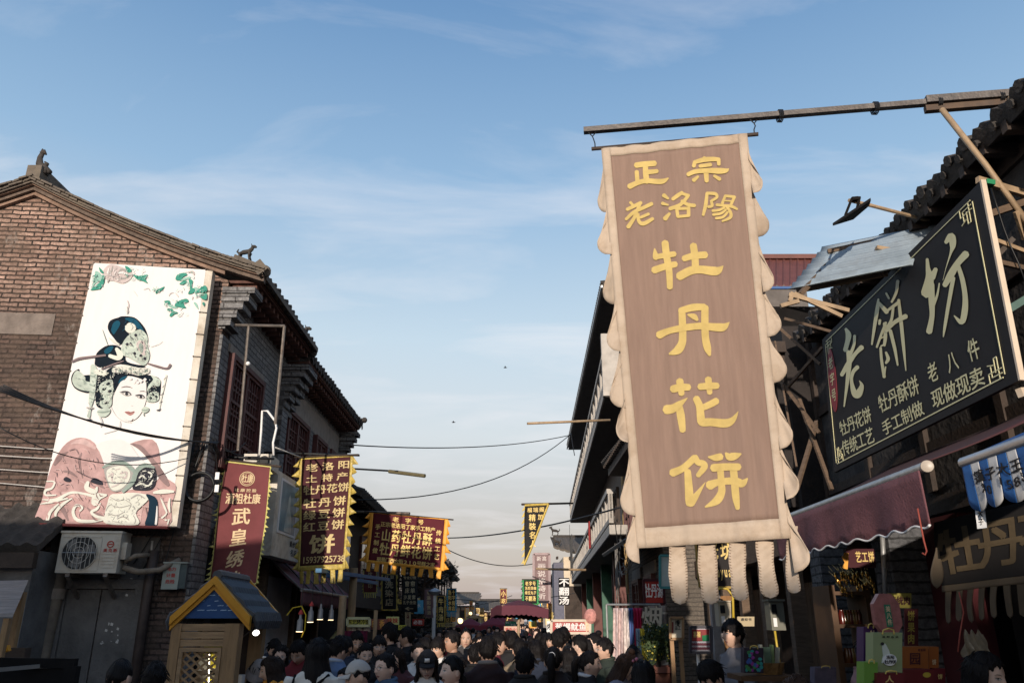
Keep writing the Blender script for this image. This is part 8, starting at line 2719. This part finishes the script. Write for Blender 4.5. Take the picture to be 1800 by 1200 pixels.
def glasses_data():
    if not _gl:
        mb = MB()
        for s in (-1,1):
            mb.tube([(s * .032 + .0225 * math.cos(t * .349),-.101,.006 + .018 * math.sin(t * .349)) for t in range(19)],.0016,5)
            mb.tube([(s * .054,-.101,.010),(s * .076,-.08,.010),(s * .080,.0,.004)],.0015,5)
        mb.tube([(-.010,-.102,.008),(.010,-.102,.008)],.0016,5)
        _gl.append(mesh_data('glasses', mb.v, mb.f, None, 1))
    return _gl[0]
def child(root, name, me, mats_, M_=None):
    o = bpy.data.objects.new(name, me)
    COL.objects.link(o)
    o.parent = root
    if M_ is not None:
        o.matrix_basis = M_
    for i, m_ in enumerate(mats_):
        o.material_slots[i].link = 'OBJECT'
        o.material_slots[i].material = m_
    return o
_cl = {}
def cloth_mat(col, var=.2, sc=7):
    k = tuple(round(c, 3) for c in col) + (var, sc)
    if k not in _cl:
        _cl[k] = mat('clothing_%d' % len(_cl), col, .85, var, sc, .25,60)
    return _cl[k]
m_trs = [cloth_mat((.02,.022,.03)), cloth_mat((.03,.045,.08)), cloth_mat((.05,.045,.04))]
_ns = [0]
NAMED = []
def person(label, px, py, D, yaw, pitch, hair, top, style='collar', pose='down', fem=None, hcol=None, skin=None, trim=None, glass=None, hat=None, cat='person', group=None, var=.2, ztop=None, xpos=None):
    _ns[0] += 1
    if xpos is None:
        D *= 1.22 if px < 320 else 1.06 if px > 1200 else 1.5 if D < 7.5 else 1.34
    P_ = at(px, py, D) if xpos is None else V3((xpos, D, ztop))
    z = P_.z if ztop is None else ztop
    if xpos is None:
        NAMED.append((px, py, D))
    fem = hair in ('long', 'longfringe', 'bob', 'mid', 'pony', 'bun', 'tied', 'lowpony') if fem is None else fem
    gz = GZ if -3.0 < P_.x < 1.75 else 0.0
    z -= gz
    r_ = thing('person', label, cat, (P_.x, D, gz), group)
    sc = z / (1.722 if hair != 'crop' else 1.712)
    r_.scale = (sc, sc, sc)
    r_.rotation_euler = (0,0, R(yaw))
    pt = {0: 0.0,1: R(16),2: R(32)}[pitch]
    sk = skin or (m_skinp if fem else m_skin)
    child(r_, 'body', body_data(fem, pt, pose),[sk, m_lip, m_eye, m_eyew, m_shoe])
    Mh = pitchM(pt) @ Matrix.Translation(HC)
    if hair != 'none':
        child(r_, 'hair', hair_data(hair, 1 + _ns[0] % 3, fem and hair in ()),[hcol or m_hk], Mh)
    child(r_, 'jacket' if style in ('collar', 'hood') else 'shirt', top_data(pose, style),[cloth_mat(top, var), cloth_mat(trim or top, var)])
    child(r_, 'trousers', trouser_data(),[m_trs[_ns[0] % 3]])
    if glass:
        child(r_, 'glasses', glasses_data(),[glass], Mh)
    if hat:
        cap_part(r_, Mh, hat[0], hat[1])
    return r_, Mh
blk, chc, navy, dkr, wht, gry = (.014,.013,.014),(.035,.034,.036),(.018,.025,.045),(.06,.012,.016),(.50,.47,.44),(.17,.165,.17)
m_gf, m_gfd = mat('pale_glasses_frame', (.5,.48,.45),.3), mat('dark_glasses_frame', (.02,.018,.018),.3)
m_bucket = mat('grey_cotton_hat', (.30,.275,.275),.9,.1,6,.3,60); m_capg = mat('light_grey_cap', (.42,.385,.35),.9,.1,6,.3,60); m_capk = mat('black_cap', (.014,.013,.015),.85,.2,6)
LFT, RGT, AWY = -80,80,180
person('person with shaggy black hair and glasses looking down at the bottom left corner', 95,1154,4.75,40,2, 'mop', blk, glass=m_gf)
person('person with cropped black hair seen from behind in front of the grey double door', 213,1157,5.0,172,0, 'crop', (.05,.02,.018), 'tee')
person('person with round dark hair seen from behind beside the wooden stall corner', 275,1161,5.2,200,0, 'short', blk)
person('person with dark tied hair in a crimson top in front of the stall lattice', 398,1150,5.4,150,0, 'tied', (.16,.012,.03), 'tee')
person('bespectacled man with thick hair bending over by the stall post', 432,1127,6.0,25,2, 'mop', navy, glass=m_gfd)
person('person in a grey bucket hat looking down beside the stall', 458,1150,5.5,15,2, 'mid', chc, 'tee', hat=('bucket', m_bucket))
r_, Mh = person('woman with a white hair clip and an orange yellow scarf facing left', 487,1147,5.3,-70,1, 'mid', (.42,.44,.52), 'tee', hcol=m_hg)
mb = MB(); mb.tube([(.11 * math.sin(t * .2618),.03 - .10 * math.cos(t * .2618),1.44 + .012 * math.sin(t * 2)) for t in range(25)],[.038 + .008 * math.sin(t * 1.7) for t in range(25)],8)
child(r_, 'scarf', mesh_data('scarf', mb.v, mb.f, None, 1),[mat('orange_flower_scarf', (.62,.26,.03),.8,.5,22)])
mb = MB(); mb.tube([(-.02,-.03,.128),(0,-.045,.134),(.02,-.03,.13)],.007,6); mb.ball((0,-.05,.132),.013, n=8, k=5)
child(r_, 'hair_clip', mesh_data('hair_clip', mb.v, mb.f, None, 1),[m_whitep], Mh)
person('woman with glasses and long black hair facing the camera beside the stall', 496,1128,6.9,10,1, 'long', (.03,.02,.03), glass=m_gf)
person('dark haired man bowed behind the woman with glasses near the stall', 482,1116,7.9,30,2, 'short', navy)
person('young man in a red and black hooded jacket looking down', 533,1117,6.3,-15,2, 'short', (.16,.014,.02), 'hood', 'hold', trim=(.22,.02,.03))
r_, Mh = person('woman seen from behind with very long black hair over a white sweater', 560,1117,5.0,178,0, 'long', (.62,.58,.52), 'tee')
mb = MB(); mb.tube([(-.13,.07,1.43),(-.05,.135,1.36),(.06,.145,1.2),(.14,.12,1.05)],.012,6); mb.tube([(.15,.06,1.43),(.165,.12,1.3),(.16,.125,1.05)],.011,6)
child(r_, 'bag_strap', mesh_data('bag_strap', mb.v, mb.f, None, 1),[m_black])
mb = MB(); rr2 = random.Random(4)
for k in range(16):
    x_ = rr2.uniform(-.12,.12)
    mb.tube([(x_ * .8,.105,-.28),(x_, .13,-.36),(x_ * 1.1 + rr2.uniform(-.02,.02),.15,-.43 - rr2.uniform(0,.08))],[.010,.007,.001],5)
child(r_, 'hair_strand', mesh_data('hair_strand', mb.v, mb.f, None, 1),[m_hk], Mh)
person('man with bushy black hair turned away to the right, pale denim collar', 592,1114,5.7,150,1, 'short', (.10,.15,.26), trim=(.34,.38,.46))
person('middle aged man with receding hair and dark jacket glancing left', 609,1115,6.7,-30,0, 'receding', navy, skin=m_skint)
person('young man with flat black hair behind the middle aged man', 626,1106,8.3,25,1, 'short', blk)
person('woman with parted black hair, face lowered, behind the pale cap', 642,1125,6.6,25,1, 'tied', blk)
person('balding man half hidden beside the woman with parted hair', 661,1128,7.3,-15,1, 'receding', chc, skin=m_skint)
person('man in a light grey flat cap seen in profile at the bottom edge', 640,1157,4.7,-75,1, 'crop', (.03,.02,.024), 'tee', hat=('cap', m_capg))
person('young woman with round glasses, hair tied back, blue denim jacket, facing left', 680,1144,5.0,-40,0, 'tied', (.055,.10,.17), glass=m_gfd)
person('young man with glasses and short hair facing the camera beneath the lime sign', 667,1116,7.8,15,0, 'mop', blk, glass=m_gf)
person('tall man with a black cap shaped haircut turned away to the left, dark top', 686,1094,8.4,-120,0, 'short', blk, 'tee')
person('woman with long black hair eating, face turned down', 700,1133,6.2,-25,1, 'long', (.07,.02,.024), 'collar', 'hold')
person('man with short black hair in profile left of the street lamp', 717,1101,9.2,-100,0, 'short', blk, 'tee')
person('smiling woman with tied hair in a white T shirt', 735,1127,7.2,20,0, 'tied', (.66,.64,.62), 'tee')
r_, Mh = person('person in a black cap and yellow earrings, long brown hair over a white T shirt', 752,1137,5.2,5,1, 'long', (.66,.64,.62), 'tee', 'hold', hcol=m_hg, hat=('cap', m_capk))
mb = MB()
for s in (-1,1):
    mb.ball((s * .078,-.02,-.055),.012, n=8, k=6)
child(r_, 'earring', mesh_data('earring', mb.v, mb.f, None, 1),[m_yel], Mh)
mb = MB(); mb.box(-.022,.022,-.122,-.116,.066,.10)
pn = Panel(V3((-.02,-.1225,.098)), V3((.02,-.1225,.098)), V3((.02,-.1225,.068)), V3((-.02,-.1225,.068)))
child(r_, 'cap_label', mesh_data('cap_label', mb.v, mb.f, None, 1),[m_whitep], Mh)
mb = MB()
for s in (-1,1):
    mb.sheet(lambda u, v, o: V3((s * (.055 + .105 * u),-.135 + .035 * u ** 2 + o, 1.43 - .38 * v - .02 * u)),6,10,.01)
child(r_, 'waistcoat', mesh_data('waistcoat', mb.v, mb.f, None, 1),[cloth_mat((.035,.018,.02))])
person('woman in a bright red top with tied back hair looking left', 798,1149,4.85,-62,0, 'lowpony', (.24,.012,.016), 'tee')
person('young man with bristly hair in a white T shirt looking down to the left', 773,1117,7.3,-25,1, 'mop', (.64,.63,.61), 'tee', trim=chc)
person('young man with a fade haircut in a black T shirt facing left', 797,1107,8.2,-65,0, 'short', blk, 'tee', skin=m_skint)
person('older man in glasses and an open dark jacket facing the camera', 819,1104,9.2,5,0, 'receding', (.05,.045,.045), trim=(.4,.38,.36))
person('person with a dark bob seen from behind between the white shirts', 747,1117,8.4,190,0, 'bob', blk)
person('broad man seen from behind in a dark maroon jacket with a collar', 858,1117,5.6,182,0, 'short', (.022,.009,.011), trim=(.10,.10,.11))
person('dark haired man seen from behind left of the maroon jacket', 836,1130,6.4,185,0, 'short', blk)
person('man in a dark red sweater in profile facing right', 873,1111,8.0,95,0, 'short', (.10,.010,.022), 'tee')
person('man seen from behind in a black jacket right of the dark red sweater', 900,1108,8.0,178,0, 'short', blk)
person('person in a beige waistcoat seen from behind in the middle of the crowd', 913,1121,7.0,186,0, 'short', (.23,.17,.11), 'tee')
person('man seen from behind with neat black hair and black jacket at the bottom middle', 922,1138,5.0,176,0, 'short', (.012,.012,.013))
person('person with a black bob seen from behind right of the middle', 942,1122,6.9,184,0, 'bob', navy)
r_, Mh = person('woman seen from behind, black ponytail with a white tie', 972,1134,5.3,170,0, 'pony', (.02,.013,.012))
mb = MB(); mb.tube([(.026 * math.sin(t * .5236),.108,.058 + .026 * math.cos(t * .5236)) for t in range(13)],.007,6)
child(r_, 'hair_tie', mesh_data('hair_tie', mb.v, mb.f, None, 1),[m_whitep], Mh)
person('man seen from behind in a black T shirt below the red squid sign', 981,1105,8.0,180,0, 'short', blk, 'tee')
person('taller dark head right behind the black T shirt below the red squid sign', 990,1101,9.6,170,0, 'mop', blk)
person('person with a long black braid seen from behind between two white collars', 1000,1133,6.6,186,0, 'long', blk)
person('woman in black with a ponytail turned left under the right end of the red sign', 1020,1113,7.9,-130,0, 'pony', blk, 'tee')
r_, Mh = person('woman with a bun, a green face mask and a dusty pink dress facing left', 1046,1110,8.2,-80,0, 'bun', (.33,.19,.15), 'tee')
mb = MB(); mb.sheet(lambda u, v, o: head_pt(math.pi * (.60 + .22 * v),-math.pi / 2 + (u - .5) * 1.5, True) * 1.04 + V3((0,-.008 - o, 0)),12,8,.003)
child(r_, 'face_mask', mesh_data('face_mask', mb.v, mb.f, None, 1),[mat('mask_green', (.20,.38,.33),.8)], Mh)
r_, Mh = person('girl with a ponytail and a white pointed collar facing right', 1034,1141,5.5,82,0, 'pony', (.018,.016,.018), 'collar', trim=(.68,.67,.68))
person('young man with pale framed glasses and a dark jacket facing left', 1064,1120,6.8,-85,0, 'short', (.03,.04,.03), glass=m_gf)
r_, Mh = person('woman with a brown bob and topknot in a lilac grey top looking down right', 1092,1137,5.3,55,2, 'mid', (.22,.215,.27), 'tee', hcol=m_hb)
mb = MB(); mb.ball((0,.03,.138),.034,.034,.028,12,8)
child(r_, 'topknot', mesh_data('topknot', mb.v, mb.f, None, 1),[m_hb], Mh)
r_, Mh = person('person with long straight black hair and pink hair bobbles seen from behind', 1129,1153,4.75,170,1, 'long', blk)
mb = MB(); mb.ball((.05,.02,.125),.016, n=10, k=7); mb.ball((.08,.015,.112),.012, n=10, k=7)
child(r_, 'hair_bobble', mesh_data('hair_bobble', mb.v, mb.f, None, 1),[mat('pink_bobble', (.50,.16,.22),.5)], Mh)
person('person in a dark hat behind the brown bobbed woman', 1112,1134,6.6,150,0, 'short', blk, hat=('bucket', m_capk))
person('young man with a black quiff and grey T shirt facing left by the plank door', 1288,1087,7.9,-72,0, 'mop', (.17,.16,.17), 'tee', 'hold', trim=(.12,.11,.12))
person('person in beige bending down below the calendar board', 1259,1150,6.4,-70,2, 'mop', (.36,.31,.26), 'tee')
person('person in a dusty pink sweater half hidden by the gift bags', 1514,1114,6.2,60,1, 'short', (.30,.17,.17), 'tee', 'phone', skin=m_skint)
person('woman with long black hair looking down at the lower right corner', 1712,1136,4.5,32,1, 'long', blk, 'tee', skin=m_skinp)
person('dark brown head barely showing at the bottom edge below the pattern bags', 1388,1183,4.6,120,1, 'short', blk, hcol=m_hb)
person('person in a patterned yellow and black hat in front of the hanging lamps', 600,1104,9.8,-40,0, 'short', blk, hat=('bucket', mat('camouflage_hat', (.22,.19,.08),.9,.9,26)))
# the rest of the crowd: whole figures, nothing to tell them apart
taken = [(o.location.x, o.location.y) for o in COL.objects if o.name.startswith('person')]
rc = random.Random(77)
def free(x, y, d):
    return all((x - a) ** 2 + (y - b) ** 2 > d * d for a, b in taken)
cols = [blk, blk, chc, navy, blk, (.05,.02,.02),(.06,.06,.065),(.03,.04,.035),(.58,.56,.54),(.14,.014,.025),(.10,.085,.06), blk, (.06,.08,.13),(.62,.60,.58),(.30,.20,.19),(.12,.14,.16)]
n_ = 0
tries = 0
while n_ < 84 and tries < 14000:
    tries += 1
    y = rc.uniform(7.2,17)
    x = rc.uniform(max(-2.9,-.235 * y), min(1.7,.10 * y))
    if not free(x, y, .42):
        continue
    zt_ = rc.uniform(1.42,1.62)
    hx, hy = proj(V3((x, y, zt_)))          # keep the faces of the front rows open to view
    if any(c > y and abs(a - hx) < 230 / y + 8 and hy < b + 420 / c for a, b, c in NAMED):
        continue
    taken.append((x, y))
    fem = rc.random() < .5
    hs = rc.choice(['long', 'mid', 'pony', 'tied', 'bob']) if fem else rc.choice(['short', 'mop', 'short', 'crop'])
    yw = rc.choice([180,175,190,160,200,170,185,0,-40,30,-90,90]) if x > -.02 * y else rc.choice([0,20,-20,10,190,-50,45,-10])
    person('dark haired person half hidden in the thick of the nearer crowd', 0,0, y, yw + rc.uniform(-15,15), rc.choice([0,0,1]), hs, rc.choice(cols), rc.choice(['tee', 'collar', 'hood']), group='people in the nearer crowd', xpos=x, ztop=zt_)
    n_ += 1
# far figures: one light mesh of each build, copied with its own clothes
def far_data(fem, seed):
    mb = MB()
    build_head(mb, fem, 0.0, True)
    hb = MB()
    for i in range(9):
        for j in range(16):
            th, ph = math.pi * .62 * i / 8,2 * math.pi * j / 16
            p = head_pt(th, ph)
            lim = .05 if p.y < -.05 else (-.05 if not fem else -.13)
            hb.v.append(tuple(HC + (p * 1.14 if p.z > lim else p * .9) + V3((0,0,.006))))
    hb.f = [(i * 16 + j, (i + 1) * 16 + j, (i + 1) * 16 + (j + 1) % 16, i * 16 + (j + 1) % 16) for i in range(8) for j in range(16)]
    hb.m = [1] * len(hb.f)
    mb.add(hb.v, hb.f, 1)
    if fem:
        mb.tube([HC + V3((0,.05,.03)), HC + V3((0,.085,-.08)), HC + V3((0,.09,-.22))],[.07,.075,.05],10,1)
    a = len(mb.f)
    torso(mb, .02,1.49)
    for q in arm_pts('down'):
        mb.tube(q, [.075,.06,.045],8)
    mb.m[a:] = [2] * (len(mb.f) - a)
    a = len(mb.f)
    legs(mb, .01)
    mb.m[a:] = [3] * (len(mb.f) - a)
    return mesh_data('person', mb.v, mb.f, mb.m, 5)
fd = [far_data(False, 1), far_data(True, 2)]
n_ = tries = 0
while n_ < 175 and tries < 9000:
    tries += 1
    y = 13 + 50 * rc.random() ** 1.8
    lo, hi = -2.9,1.7
    x = rc.uniform(max(lo, -.26 * y), min(hi, .13 * y))
    hx, hy = proj(V3((x, y, 1.5)))
    if not free(x, y, .5) or any(c > y and abs(a - hx) < 230 / y + 6 for a, b, c in NAMED):
        continue
    taken.append((x, y))
    o = bpy.data.objects.new('person', fd[rc.random() < .5])
    COL.objects.link(o)
    s = rc.uniform(1.56,1.78) / 1.72
    o.location = (x, y, GZ); o.scale = (s, s, s)
    o.rotation_euler = (0,0, R(rc.choice([0,180]) + rc.uniform(-50,50)))
    for i, m_ in enumerate((rc.choice([m_skin, m_skinp]), rc.choice([m_hk, m_hk, m_hg]), cloth_mat(rc.choice(cols)), m_trs[i % 3] if False else m_trs[n_ % 3], m_shoe)):
        o.material_slots[i].link = 'OBJECT'
        o.material_slots[i].material = m_
    tag(o, 'small dark haired figure in the distant part of the street crowd', 'person', 'people in the distant crowd')
    n_ += 1
# ---------------------------------------------------------------- tidy up
bpy.data.objects.remove(_fo)
for _m in [m for m in bpy.data.meshes if m.users == 0]:
    bpy.data.meshes.remove(_m)
